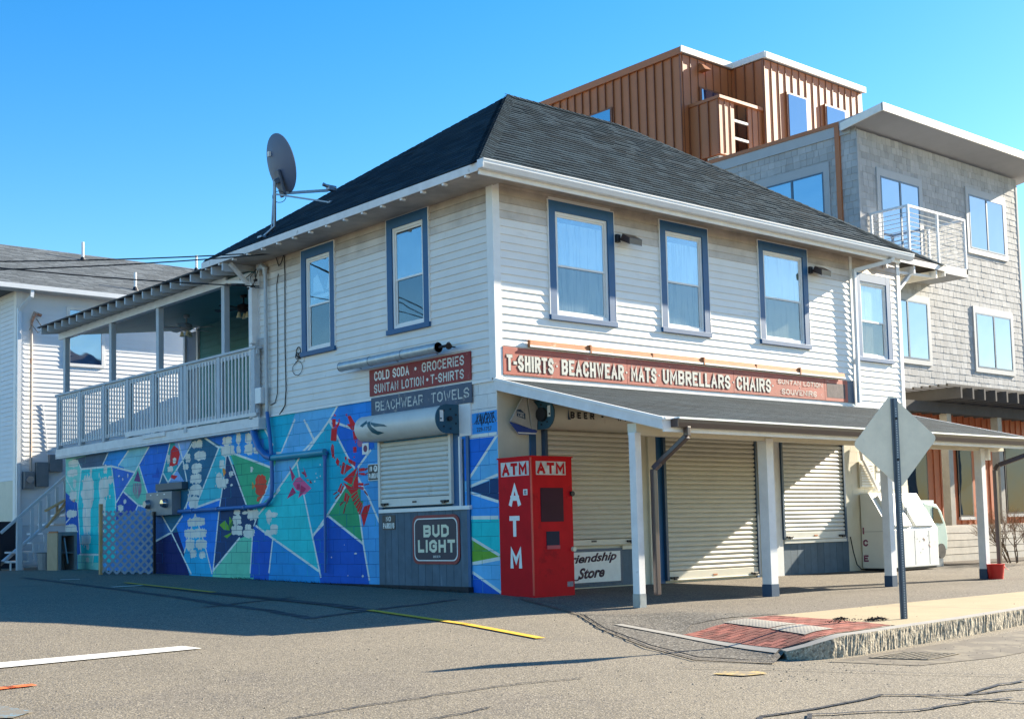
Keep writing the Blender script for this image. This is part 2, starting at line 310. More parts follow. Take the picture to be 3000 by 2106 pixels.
def stext(s, name, par, m, origin, right, up, w, h, wt=.17, gap=.26, grow=0.0, depth=.0015, label=None):
    """painted block capitals built from mitred brush strokes, each a little proud of the one below"""
    t = h * wt; adv = [GLY[c][0] for c in s]; n = len(s)
    unit = (w - n * t) / max(.01, sum(adv) + gap * (n - 1)); x = 0; mb = MB(); R_, U_ = Vector(right).normalized(), Vector(up).normalized(); N_ = R_.cross(U_); O_ = Vector(origin); k_ = 0
    for c, a in zip(s, adv):
        for pl in GLY[c][1]:
            pts = []
            for tok in pl.split():
                gx_ = {'X': 8, 'C': 8}.get(tok[0], int(tok[0]) if tok[0].isdigit() else 8); gy_ = {'0': 0, '1': 10, 'C': 3.2}.get(tok[1], int(tok[1]) if tok[1].isdigit() else 3)
                if c == 'A': gx_ = {'0': 0, '5': 4, 'X': 8, '2': 1.4, '8': 6.6}[tok[0]]
                pts.append((x + t / 2 + gx_ / 8 * a * unit, t / 2 + gy_ / 10 * (h - t)))
            closed = pts[0] == pts[-1] and len(pts) > 2
            if closed: pts = pts[:-1]
            hw = t / 2 + grow; L, Rr = [], []; m_ = len(pts)
            for i in range(m_):
                p = Vector(pts[i]); a_ = Vector(pts[i - 1]) if (i or closed) else None; b_ = Vector(pts[(i + 1) % m_]) if (i < m_ - 1 or closed) else None
                d0 = (p - a_).normalized() if a_ is not None else (b_ - p).normalized(); d1_ = (b_ - p).normalized() if b_ is not None else d0
                n0 = Vector((-d0.y, d0.x)); n1_ = Vector((-d1_.y, d1_.x)); mt_v = (n0 + n1_); mt_v = mt_v.normalized() if mt_v.length > .1 else n0
                ml = min(1.7, 1 / max(.3, mt_v.dot(n0)))
                e = Vector((0, 0))
                if a_ is None: e = -d0 * hw
                if b_ is None: e = d0 * hw
                L.append(p + e + mt_v * hw * ml); Rr.append(p + e - mt_v * hw * ml)
            z_ = depth + k_ * .00018; k_ += 1
            P3 = [tuple(O_ + R_ * q.x + U_ * q.y + N_ * z_) for q in L + Rr]; cnt = m_ if closed else m_ - 1
            mb.add(P3, [(i, (i + 1) % m_, m_ + (i + 1) % m_, m_ + i) for i in range(cnt)])
        x += t + (a + gap) * unit
    return mb.build(name, m, par, recalc=False, label=label)
XR, YL, ZU = (1, 0, 0), (0, -1, 0), (0, 0, 1)

# ---------------------------------------------------------------- ground
def sm(a, b, x):
    t = min(1, max(0, (x - a) / (b - a))); return t * t * (3 - 2 * t)
def base(x, y): return .018 * min(y, 14) if y >= 0 else .045 * max(y, -14)
def xl(y): return -.6 - 2.3 * min(1, max(0, (-2.5 - y) / 4.3))
def wz(x, y):
    if y > -2.5: return base(x, y)
    return base(x, y) + .04 * (-2.5 - max(y, -6.9)) * sm(xl(y), xl(y) + 1.1, x)
def drape(mb, poly, h, off, cell=.25, mi=0):
    xs = [p[0] for p in poly]; ys = [p[1] for p in poly]
    i0, i1, j0, j1 = math.floor(min(xs) / cell), math.ceil(max(xs) / cell), math.floor(min(ys) / cell), math.ceil(max(ys) / cell)
    for i in range(i0, i1):
        for j in range(j0, j1):
            c = clip(poly, i * cell, (i + 1) * cell, j * cell, (j + 1) * cell)
            if c: mb.add([(x, y, h(x, y) + off) for x, y in c], [tuple(range(len(c)))], mi)
    return mb
gx = [-400, -120, -60, -40] + [x * 2.0 for x in range(-15, 21)] + [60, 120, 400]
gy = [-400, -120, -50, -25, -18, -14, -12, -10, -8, -6, -4, -2, 0, 2, 4, 6, 8, 10, 12, 14, 18, 25, 50, 120, 400]
g = MB(); nx = len(gx)
g.add([(x, y, base(x, y)) for y in gy for x in gx], [(j * nx + i, j * nx + i + 1, (j + 1) * nx + i + 1, (j + 1) * nx + i) for j in range(len(gy) - 1) for i in range(nx - 1)])
struct(g, 'road_asphalt', asphalt, recalc=False)
KERB = [(-2.44, -6.66), (-2.3, -6.80), (-2.06, -6.87), (-1.6, -6.88), (-.8, -6.80), (.49, -6.70), (2.0, -6.52), (4, -6.15), (9, -5.6), (40, -5.0)]
KB = [(-2.34, -6.52), (-2.2, -6.66), (-2.0, -6.72), (-1.6, -6.73), (-.8, -6.65), (.49, -6.55), (2.0, -6.37), (4, -6.0), (9, -5.45), (40, -4.85)]
walk = [(-.35, -.8), (-1.18, -2.75), (-2.03, -3.96), (-2.76, -5.28), (-3.11, -6.2), (-2.78, -6.78), (-2.40, -6.60)] + KB[1:] + [(40, -.02), (.3, -.02)]
struct(drape(MB(), walk, wz, .005, .2), 'paved_forecourt', asphalt_apron, recalc=False)
struct(drape(MB(), [(-1.1, -2.75), (-1.95, -3.96), (-2.66, -5.28), (-2.95, -6.1), (-2.66, -6.66), (-2.42, -6.55), (-1.92, -4.98), (-1.2, -4.5), (.0, -4.75), (-.4, -3.4)], wz, .010, .1), 'coarse_asphalt_patch', asphalt_dark, recalc=False)
sw = drape(MB(), [(-.24, -4.86), (2.58, -4.86), (5, -4.9), (12, -4.6), (40, -4.1), (40, -4.87), (9, -5.46), (4, -6.01), (2, -6.38), (.49, -6.56), (-.70, -6.64), (-.44, -5.79)], wz, .012, .5)
struct(sw, 'concrete_sidewalk', concrete, recalc=False)
jt = MB()
for x in (1.7, 3.6, 5.5, 7.4, 9.3):
    drape(jt, [(x, -4.9), (x + .012, -4.9), (x + .14, -6.3), (x + .128, -6.3)], wz, .0135, .5)
struct(jt, 'sidewalk_joint', mortar, recalc=False)
# kerb: granite blocks with a split face
kerb_top = MB()
kerb_root = None
def kerb_face():
    pts = []
    for (a, b), (c, d) in zip(zip(KERB, KB), zip(KERB[1:], KB[1:])):
        L = math.hypot(c[0] - a[0], c[1] - a[1]); n = max(1, int(L / (.018 if a[0] < 3.2 else .4)))
        for i in range(n):
            t = i / n; pts.append(((a[0] + (c[0] - a[0]) * t, a[1] + (c[1] - a[1]) * t), (b[0] + (d[0] - b[0]) * t, b[1] + (d[1] - b[1]) * t)))
    return pts
KP = kerb_face(); kp0 = MB(); drape(kp0, [(-2.4, -6.6), (-2.3, -6.6), (-2.3, -6.7)], wz, -.05)
kroot = struct(kp0, 'kerb', granite)
import mathutils.noise as mn
breaks = [0, int(len(KP) * .16), int(len(KP) * .42), int(len(KP) * .70), len(KP) - 1]
for bi in range(4):
    seg = KP[breaks[bi]:breaks[bi + 1] + 1]; m = MB(); NZ = 7; rows = []
    for k, (f, b) in enumerate(seg):
        zt = wz(*b) + .014; zb = base(*f) - .03; row = []
        e = .012 if k in (0, len(seg) - 1) and bi > 0 else 0
        for z in range(NZ):
            t = z / (NZ - 1); nz_ = mn.noise(Vector((f[0] * 11, f[1] * 11, t * 1.2))) * .007 + mn.noise(Vector((f[0] * 40, t * 1.6, 3))) * .011 + mn.noise(Vector((f[0] * 90, t * 9, 7))) * .005
            if z == NZ - 1: nz_ = abs(nz_) * .25
            row.append((f[0] + e, f[1] - nz_ + e, zb + (zt - zb) * t))
        row.append((b[0], b[1], zt)); row.append((b[0], b[1], zb)); rows.append(row)
    R_ = len(rows[0]); vs = [p for r_ in rows for p in r_]; fs = []
    for k in range(len(rows) - 1):
        for z in range(R_ - 1): fs.append((k * R_ + z, (k + 1) * R_ + z, (k + 1) * R_ + z + 1, k * R_ + z + 1))
    fs += [tuple(range(R_)), tuple(range((len(rows) - 1) * R_, len(rows) * R_))[::-1]]
    mi0 = len(m.f); m.add(vs, fs)
    for fi, f in enumerate(m.f):
        if len(f) == 4 and f[0] % R_ == NZ - 1: m.m[fi] = 1
    m.build('kerb_stone', [granite, granite_top], kroot, recalc=True)
# curb ramp: granite edge strip, bricks, two tactile plates
ramp = MB(); drape(ramp, [(-1.85, -4.93), (-.29, -4.87), (-.46, -5.79), (-.74, -6.62), (-2.0, -6.70), (-2.33, -6.5)], wz, .013, .1)
ramp_o = struct(ramp, 'curb_ramp', mat('sandy_joint', (.33, .26, .19), .9), recalc=False)
m = MB(); drape(m, [(-1.70, -3.85), (-1.58, -3.83), (-1.85, -4.93), (-2.33, -6.5), (-2.46, -6.56), (-1.98, -4.94)], wz, .018, .1); m.build('edge_strip', granite_top, ramp_o, recalc=False)
TA = [(-1.16, -4.90), (-.86, -4.97), (-1.16, -5.83), (-1.53, -5.77)]; TB = [(-1.56, -5.81), (-1.18, -5.87), (-1.44, -6.45), (-1.88, -6.45)]
def inpoly(x, y, P):
    c = False
    for i in range(len(P)):
        (a, b), (d, e) = P[i - 1], P[i]
        if (b > y) != (e > y) and x < (d - a) * (y - b) / (e - b) + a: c = not c
    return c
for T in (TA, TB):
    m = MB(); drape(m, T, wz, .024, .1)
    for i in range(-60, 10):
        for j in range(-140, -90):
            x, y = i * .05 + j * .0125, j * .05 + .0
            if inpoly(x, y, T) and inpoly(x + .03, y + .02, T) and inpoly(x - .03, y - .02, T):
                z = wz(x, y) + .0235
                m.add([(x + .017 * math.cos(a), y + .017 * math.sin(a), z) for a in (0, 1.05, 2.1, 3.14, 4.19, 5.24)] + [(x + .010 * math.cos(a), y + .010 * math.sin(a), z + .002) for a in (0, 1.05, 2.1, 3.14, 4.19, 5.24)],
                      [(i_, (i_ + 1) % 6, 6 + (i_ + 1) % 6, 6 + i_) for i_ in range(6)] + [(6, 7, 8, 9, 10, 11)])
    m.build('tactile_plate', tactile_mat, ramp_o, recalc=False)
RP = [(-1.84, -4.94), (-.31, -4.89), (-.47, -5.79), (-.74, -6.60), (-2.0, -6.69), (-2.31, -6.5)]
nb = 0
bdir = Vector((.98, -.2)).normalized(); bnor = Vector((-bdir.y, bdir.x))
for r_ in range(-12, 26):
    for c_ in range(-4, 16):
        u0 = c_ * .204 + (.1 if r_ % 2 else 0); v0 = -r_ * .103
        P = [Vector((-1.9, -4.9)) + bdir * (u0 + a) + bnor * (v0 + b) for a, b in ((.005, .005), (.197, .005), (.197, .096), (.005, .096))]
        Q = [tuple(p) for p in P]
        for k in range(len(RP)):                         # keep the part of the brick inside the (clockwise) ramp outline
            (ax, ay), (bx_, by_) = RP[k], RP[(k + 1) % len(RP)]; out = []
            sd = lambda p: (bx_ - ax) * (p[1] - ay) - (by_ - ay) * (p[0] - ax)
            for n_ in range(len(Q)):
                a, b = Q[n_ - 1], Q[n_]; sa, sb = sd(a), sd(b)
                if (sa <= 0) != (sb <= 0): t_ = sa / (sa - sb); out.append((a[0] + (b[0] - a[0]) * t_, a[1] + (b[1] - a[1]) * t_))
                if sb <= 0: out.append(b)
            Q = out
            if len(Q) < 3: break
        if len(Q) < 3: continue
        if abs(sum(Q[k - 1][0] * Q[k][1] - Q[k][0] * Q[k - 1][1] for k in range(len(Q)))) < .004: continue
        if all(inpoly(x, y, TA) for x, y in Q) or all(inpoly(x, y, TB) for x, y in Q): continue
        dz = random.uniform(0, .003); m = MB()
        m.prism([(x, y, wz(x, y) + .008) for x, y in Q], [(x, y, wz(x, y) + .017 + dz) for x, y in Q])
        m.build('brick', brick_mat, ramp_o); nb += 1
# markings, cracks, patches on the asphalt
def lines(name, mt, pls, w, off=.008, h=base):
    m = MB()
    for pl in pls:
        for q in stroke(pl, w): drape(m, q, h, off, .5)
    return struct(m, name, mt, recalc=False)
def wobble(pl, a=.03, step=.25):
    out = []
    for (x0, y0), (x1, y1) in zip(pl, pl[1:]):
        n = max(1, int(math.hypot(x1 - x0, y1 - y0) / step))
        for i in range(n): out.append((x0 + (x1 - x0) * i / n + random.uniform(-a, a), y0 + (y1 - y0) * i / n + random.uniform(-a, a)))
    return out + [pl[-1]]
lines('patch_seam', tar_soft, [wobble([(-2.47, 11.2), (-2.99, 5.99), (-3.32, 3.0), (-3.62, 1.2), (-3.83, -1.2)], .02)], .16, .004)
lines('patch_seam', tar_soft, [wobble([(-3.83, -1.2), (-2.82, -.87), (-1.07, -.32)], .02), wobble([(-3.95, .98), (-2.29, 1.72)], .02)], .10, .006)
lines('patch_seam', tar_soft, [wobble([(-2.16, 7.0), (-2.52, 3.5), (-2.66, 1.3), (-2.80, -.80)], .01)], .22, .008)
struct(drape(MB(), [(-7.83, -2.75), (-6.1, -2.66), (-6.04, -2.92), (-7.95, -3.06), (-9.6, -3.1), (-9.6, -2.82)], base, .010, .5), 'parking_line', line_white, recalc=False)
lines('kerb_line', line_yellow, [[(-2.09, 7.46), (-2.45, 3.67)], [(-2.80, -.9), (-2.87, -2.78), (-3.10, -4.2)]], .11, .012)
lines('parking_line', line_white, [[(-2.39, 9.48), (-2.14, 9.39)], [(-2.83, 6.27), (-2.34, 6.35)]], .12, .014)
lines('spray_mark', spray_orange, [wobble([(-9.2, -4.2), (-8.30, -4.12), (-8.02, -4.09)], .01, .1)], .10, .010)
struct(drape(MB(), [(-8.9, -4.75), (-8.5, -4.82), (-8.42, -5.2), (-8.6, -5.35), (-9.0, -5.1)], base, .010, .2), 'spray_mark', spray_blue, recalc=False)
struct(drape(MB(), [(-3.66, -6.86), (-3.45, -6.82), (-3.24, -7.0), (-3.3, -7.12), (-3.55, -7.08)], base, .010, .2), 'spray_mark', spray_yellow, recalc=False)
lines('tar_line', tar, [wobble([(-5.4, -8.6), (-4.87, -8.28), (-4.32, -8.33), (-3.51, -8.29), (-3.0, -8.68), (-2.43, -8.8)], .02, .15)], .035, .010)
lines('tar_line', tar, [wobble([(-5.1, -8.75), (-4.56, -8.46), (-3.85, -8.81), (-3.24, -8.87), (-2.9, -8.95)], .02, .15), wobble([(-2.96, -8.66), (-2.36, -8.57), (-2.05, -8.6)], .02, .15)], .032, .012)
lines('tar_line', tar, [wobble([(-3.3, -8.46), (-3.18, -8.84), (-3.01, -9.1), (-2.8, -9.15)], .02, .15)], .03, .014)
lines('crack', tar, [wobble([(-3.6, -6.45), (-2.83, -7.26), (-2.35, -7.9), (-1.82, -8.48), (-1.3, -9.0)], .015, .1)], .012, .016)
lines('crack', tar, [wobble([(-4.6, -6.35), (-5.26, -6.27), (-6.1, -6.31), (-6.88, -6.38), (-7.5, -6.5)], .015, .1), wobble([(-6.0, -6.93), (-6.3, -6.99), (-6.7, -7.05)], .01, .1)], .017, .010)
lines('crack', tar, [wobble([(-.41, -.85), (-1.18, -2.78), (-2.03, -3.98), (-2.78, -5.3), (-3.13, -6.22), (-2.76, -6.82)], .02, .12)], .022, .020, wz)
lines('crack', tar, [wobble([(-.3, -.9), (-.45, -1.9), (.48, -2.06), (1.9, -2.2), (4.0, -2.3), (8.5, -2.4)], .015, .2), wobble([(-1.3, -2.75), (-.9, -3.3), (-.3, -3.6)], .02, .1), wobble([(-1.85, -4.9), (-1.6, -4.2), (-1.5, -3.6)], .02, .1), wobble([(3.2, -2.9), (6.5, -3.0), (9.5, -3.2)], .02, .2)], .014, .016, wz)
struct(drape(MB(), [(-2.3, -6.98), (-.8, -6.92), (.8, -6.85), (1.6, -6.8), (1.2, -7.3), (.1, -7.7), (-.9, -7.75), (-1.9, -7.6)], base, .004, .5), 'gutter_stain', tar_stain, recalc=False)
# storm drain grate
gr = MB(); GQ = [(-1.82, -7.08), (-1.25, -7.05), (-.94, -7.42), (-1.53, -7.46)]
drape(gr, GQ, base, .006, .5)
t = thing('drain_grate', 'iron storm drain grate set in the road just off the granite kerb', 'drain', (-1.4, -7.25, base(0, -7.25)))
gr.build('pit', black_metal, t, recalc=False)
def bil(u, v): a = [GQ[0][i] * (1 - u) * (1 - v) + GQ[1][i] * u * (1 - v) + GQ[2][i] * u * v + GQ[3][i] * (1 - u) * v for i in (0, 1)]; return a
fr = MB()
for (u0, v0), (u1, v1) in (((0, 0), (1, 0)), ((1, 0), (1, 1)), ((1, 1), (0, 1)), ((0, 1), (0, 0))):
    a, b = bil(u0, v0), bil(u1, v1); fr.beam((a[0], a[1], base(*a) + .012), (b[0], b[1], base(*b) + .010), .022, .004)
fr.build('frame', mat('worn_iron', (.26, .22, .16), .6, .2, var=.3, scale=12), t)
for i in range(1, 7):
    for ax in (0, 1):
        a, b = (bil(i / 7, 0), bil(i / 7, 1)) if ax else (bil(0, i / 7), bil(1, i / 7)); m = MB()
        m.beam((a[0], a[1], base(*a) + .0095), (b[0], b[1], base(*b) + .0095), .017, .003 if ax else .004); m.build('bar', MATS['worn_iron'], t)
MURAL_CELLS=[('seafoam',[(15.37,2.82),(14.88,2.76),(14.59,2.67),(14.4,2.47),(14.63,1.61),(15.37,2.02)]),('indigo',[(15.37,2.02),(14.64,1.72),(14.42,0.58),(14.63,0.1),(15.35,0.09)]),('slate',[(14.98,2.73),(13.0,2.79),(13.25,2.52),(14.43,2.5),(14.62,2.6),(14.64,2.7)]),('cobalt_mid',[(13.02,2.79),(11.94,2.77),(12.46,2.46),(13.25,2.51)]),('mist',[(11.98,2.76),(10.99,2.78),(11.47,2.43),(11.67,2.28),(12.44,2.46)]),('royal',[(10.99,2.78),(10.02,2.79),(10.38,2.18),(10.86,1.49),(11.45,2.42)]),('lagoon',[(10.06,2.8),(9.67,2.83),(9.5,2.38),(10.12,1.99),(10.38,2.18)]),('sky',[(9.67,2.83),(9.05,2.83),(9.05,2.59),(9.5,2.4)]),('sky',[(9.5,2.4),(9.34,1.98),(10.12,1.98)]),('turquoise',[(14.43,2.48),(12.8,2.46),(12.59,1.66),(12.61,0.58),(14.46,0.58),(14.63,1.61)]),('violet',[(12.78,2.46),(11.68,2.27),(12.24,1.9),(12.56,1.68)]),('mint',[(11.47,2.4),(10.86,1.49),(12.24,1.9)]),('violet_deep',[(12.24,1.89),(11.51,1.59),(11.61,1.49),(12.61,1.12),(12.56,1.68)]),('azure',[(11.51,1.59),(10.84,1.49),(10.78,0.81),(10.79,0.14),(12.61,0.12),(12.61,1.3),(11.61,1.49)]),('petrol',[(10.4,2.18),(10.12,1.99),(9.34,1.98),(9.06,1.92),(9.45,1.44),(10.0,1.01),(10.4,1.33),(10.84,1.49)]),('azure_deep',[(10.84,1.49),(10.4,1.33),(10.0,1.0),(10.79,0.81)]),('navy',[(10.79,0.81),(10.0,0.99),(9.18,0.18),(10.79,0.14)]),('seafoam',[(14.63,0.58),(13.73,0.56),(13.81,0.1),(14.63,0.1)]),('petrol',[(9.56,2.8),(8.62,2.83),(8.02,2.56),(8.91,1.49),(9.04,1.44),(9.24,1.81),(9.7,2.18),(9.86,2.62)]),('sky',[(9.86,2.8),(9.09,2.79),(9.44,2.46),(9.7,2.26)]),('cobalt',[(9.22,1.81),(9.04,1.44),(8.03,1.58),(8.04,1.34),(8.3,0.21),(8.62,0.75),(9.0,1.33),(9.44,0.6),(9.83,1.16),(9.37,1.47)]),('cerulean',[(9.0,1.33),(8.62,0.75),(8.32,0.17),(9.21,0.13),(9.48,0.51),(9.44,0.6)]),('teal',[(8.05,2.55),(7.73,2.51),(7.77,2.27),(7.95,1.68),(8.03,1.58),(9.04,1.44),(8.91,1.53)]),('ink',[(7.75,2.37),(7.64,2.35),(7.01,1.44),(6.96,1.09),(6.77,1.07),(7.29,0.85),(8.29,0.27),(8.05,1.32),(7.95,1.69)]),('green',[(7.6,2.4),(7.47,2.4),(6.09,2.05),(6.61,1.42),(7.01,1.42)]),('cobalt_mid',[(8.62,2.8),(6.67,2.83),(6.66,2.6),(6.13,2.21),(6.08,2.07),(6.89,2.25),(7.51,2.41),(7.84,2.54)]),('royal',[(8.62,2.8),(7.43,2.81),(7.58,2.63),(7.84,2.54)]),('teal_deep',[(6.6,2.84),(5.29,2.95),(5.82,2.29),(6.06,2.33)]),('periwinkle',[(5.82,2.29),(5.32,2.98),(4.98,2.95),(4.73,2.46),(5.14,2.27),(5.3,2.12),(5.97,1.66),(6.59,1.41),(6.09,2.05),(5.96,2.2)]),('aqua',[(5.3,2.12),(5.2,1.84),(4.79,0.85),(4.63,0.24),(6.12,0.84),(6.64,1.08),(6.61,1.25),(5.97,1.65)]),('spring',[(7.29,0.85),(6.81,0.93),(6.92,0.15),(8.32,0.14),(8.3,0.27)]),('blue_deep',[(6.77,1.08),(6.12,0.84),(6.26,0.16),(6.92,0.15),(6.81,0.93)]),('ocean',[(6.12,0.84),(4.61,0.24),(4.61,0.11),(6.28,0.09)]),('periwinkle',[(5.67,3.33),(3.92,3.32),(3.98,3.01),(4.28,2.75),(4.72,2.45),(4.99,2.79)]),('lagoon_deep',[(4.28,2.75),(3.72,2.1),(3.54,1.91),(3.83,1.64),(4.39,1.19),(4.83,0.84),(5.17,1.63),(5.37,2.2),(4.97,2.29)]),('blue_deep',[(4.38,1.19),(3.33,0.72),(3.19,0.06),(4.59,0.04),(4.83,0.84)]),('green_deep',[(3.83,1.64),(3.44,1.22),(3.33,0.72),(4.37,1.2)]),('blue',[(4.26,2.78),(3.32,2.49),(3.1,2.19),(3.46,1.93),(3.54,1.92),(3.72,2.1)]),('royal_light',[(3.97,3.02),(2.74,3.12),(2.75,2.46),(3.32,2.48),(4.28,2.77)]),('steel',[(3.46,1.93),(3.1,2.19),(2.73,2.31),(2.79,0.03),(3.19,0.06),(3.33,0.72),(3.44,1.22),(3.32,1.37),(3.46,1.75)]),('green_deep',[(3.83,1.64),(3.54,1.91),(3.43,1.47),(3.57,1.38)]),('white',[(0.79,2.94),(-0.07,2.96),(-0.06,2.54),(0.82,2.54)]),('bright',[(0.78,2.54),(-0.0,2.56),(0.01,2.23),(0.79,2.25)]),('blue',[(0.79,2.22),(0.01,2.19),(0.66,1.62),(0.81,1.62)]),('periwinkle',[(0.01,2.19),(-0.01,1.66),(0.65,1.52),(0.66,1.62)]),('ink',[(0.74,1.47),(-0.02,1.62),(-0.04,1.31),(0.64,1.45)]),('bright',[(0.81,1.44),(0.64,1.44),(-0.04,1.27),(-0.03,1.06),(0.83,1.09)]),('turquoise',[(0.83,1.06),(-0.03,1.04),(-0.04,0.53),(0.66,0.8),(0.84,0.8)]),('leaf',[(0.84,0.8),(0.66,0.8),(-0.01,0.52),(0.67,0.43),(0.85,0.43)]),('periwinkle',[(0.69,0.39),(-0.04,0.49),(-0.04,0.01),(0.68,0.3)]),('blue_deep',[(0.85,0.27),(0.68,0.3),(-0.05,-0.02),(-0.03,-0.14),(0.87,-0.17)])]
MURAL_LINES=[(0.05,[(14.64,2.68),(14.43,2.48),(12.82,2.46),(11.67,2.27)]),(0.05,[(13.0,2.75),(13.26,2.52)]),(0.05,[(11.98,2.73),(12.46,2.46)]),(0.05,[(10.99,2.76),(11.47,2.42),(11.65,2.28)]),(0.05,[(11.47,2.41),(10.86,1.49)]),(0.05,[(10.06,2.75),(10.38,2.19),(10.86,1.49)]),(0.05,[(9.68,2.73),(9.5,2.4),(9.34,1.98)]),(0.05,[(9.12,2.69),(9.5,2.4),(10.14,1.99),(10.36,2.19)]),(0.05,[(14.43,2.48),(14.63,1.69),(14.44,0.58)]),(0.05,[(12.82,2.46),(12.61,1.75),(12.61,1.55)]),(0.05,[(11.65,2.27),(12.24,1.9),(12.56,1.68)]),(0.05,[(12.24,1.9),(11.51,1.59),(10.86,1.49)]),(0.05,[(11.51,1.59),(11.61,1.49)]),(0.05,[(14.51,0.58),(13.48,0.57)]),(0.03,[(13.75,0.55),(13.82,0.34)]),(0.05,[(10.84,1.49),(10.4,1.33),(10.0,1.0),(9.18,0.2)]),(0.05,[(10.0,1.0),(10.77,0.82)]),(0.05,[(9.53,1.31),(10.0,1.01)]),(0.05,[(9.26,1.81),(9.17,1.71),(9.45,1.44)]),(0.035,[(15.32,2.33),(14.93,2.03),(15.07,1.93)]),(0.04,[(15.29,1.3),(14.87,1.48)]),(0.05,[(8.6,2.77),(8.07,2.56),(7.84,2.54)]),(0.05,[(8.05,2.54),(8.91,1.55)]),(0.05,[(7.75,2.49),(7.83,2.09),(7.97,1.63),(8.05,1.39),(8.3,0.25)]),(0.05,[(9.04,1.45),(8.03,1.59)]),(0.05,[(7.7,2.41),(7.03,1.44),(6.91,1.27)]),(0.05,[(7.51,2.41),(6.89,2.26),(6.09,2.06)]),(0.05,[(6.09,2.05),(6.31,1.71),(6.59,1.42)]),(0.05,[(9.22,1.77),(9.37,1.47)]),(0.045,[(9.0,1.33),(8.62,0.75),(8.34,0.21)]),(0.045,[(9.0,1.33),(9.46,0.6)]),(0.05,[(7.29,0.86),(8.29,0.27)]),(0.05,[(6.82,0.92),(6.92,0.24)]),(0.05,[(6.7,1.07),(6.12,0.84),(4.66,0.29)]),(0.05,[(6.12,0.83),(6.26,0.25)]),(0.05,[(5.35,2.85),(5.82,2.31),(5.96,2.32)]),(0.05,[(6.42,2.83),(6.09,2.47)]),(0.05,[(5.05,2.82),(4.75,2.46)]),(0.05,[(4.45,2.61),(5.14,2.27),(5.3,2.12),(5.97,1.66)]),(0.05,[(5.3,2.12),(5.21,1.85)]),(0.05,[(5.09,1.57),(4.83,0.85),(4.62,0.26)]),(0.045,[(5.87,1.68),(6.64,1.25),(6.77,1.07)]),(0.05,[(4.83,0.87),(4.49,1.06)]),(0.05,[(3.98,3.01),(4.28,2.75),(4.93,2.3)]),(0.05,[(4.96,2.74),(4.74,2.46)]),(0.05,[(4.28,2.75),(3.74,2.11),(3.56,1.93)]),(0.05,[(4.26,2.75),(3.32,2.49)]),(0.05,[(3.1,2.19),(3.45,1.94)]),(0.05,[(3.46,1.77),(3.17,1.44),(2.9,1.06)]),(0.05,[(3.83,1.64),(4.37,1.2),(4.83,0.85)]),(0.05,[(4.37,1.2),(3.34,0.72)]),(0.05,[(3.44,1.22),(3.34,0.72),(3.19,0.16)]),(0.05,[(4.83,0.85),(4.59,0.19)]),(0.075,[(0.67,2.22),(0.04,2.22)]),(0.05,[(0.02,2.2),(0.66,1.62)]),(0.05,[(0.03,1.65),(0.65,1.51)]),(0.05,[(0.66,1.43),(0.03,1.28)]),(0.06,[(0.7,1.07),(0.04,1.06)]),(0.05,[(0.66,0.79),(0.03,0.54)]),(0.06,[(0.68,0.41),(0.03,0.49)]),(0.05,[(0.65,0.31),(0.02,0.03)]),(0.05,[(0.65,0.38),(0.65,0.29)])]
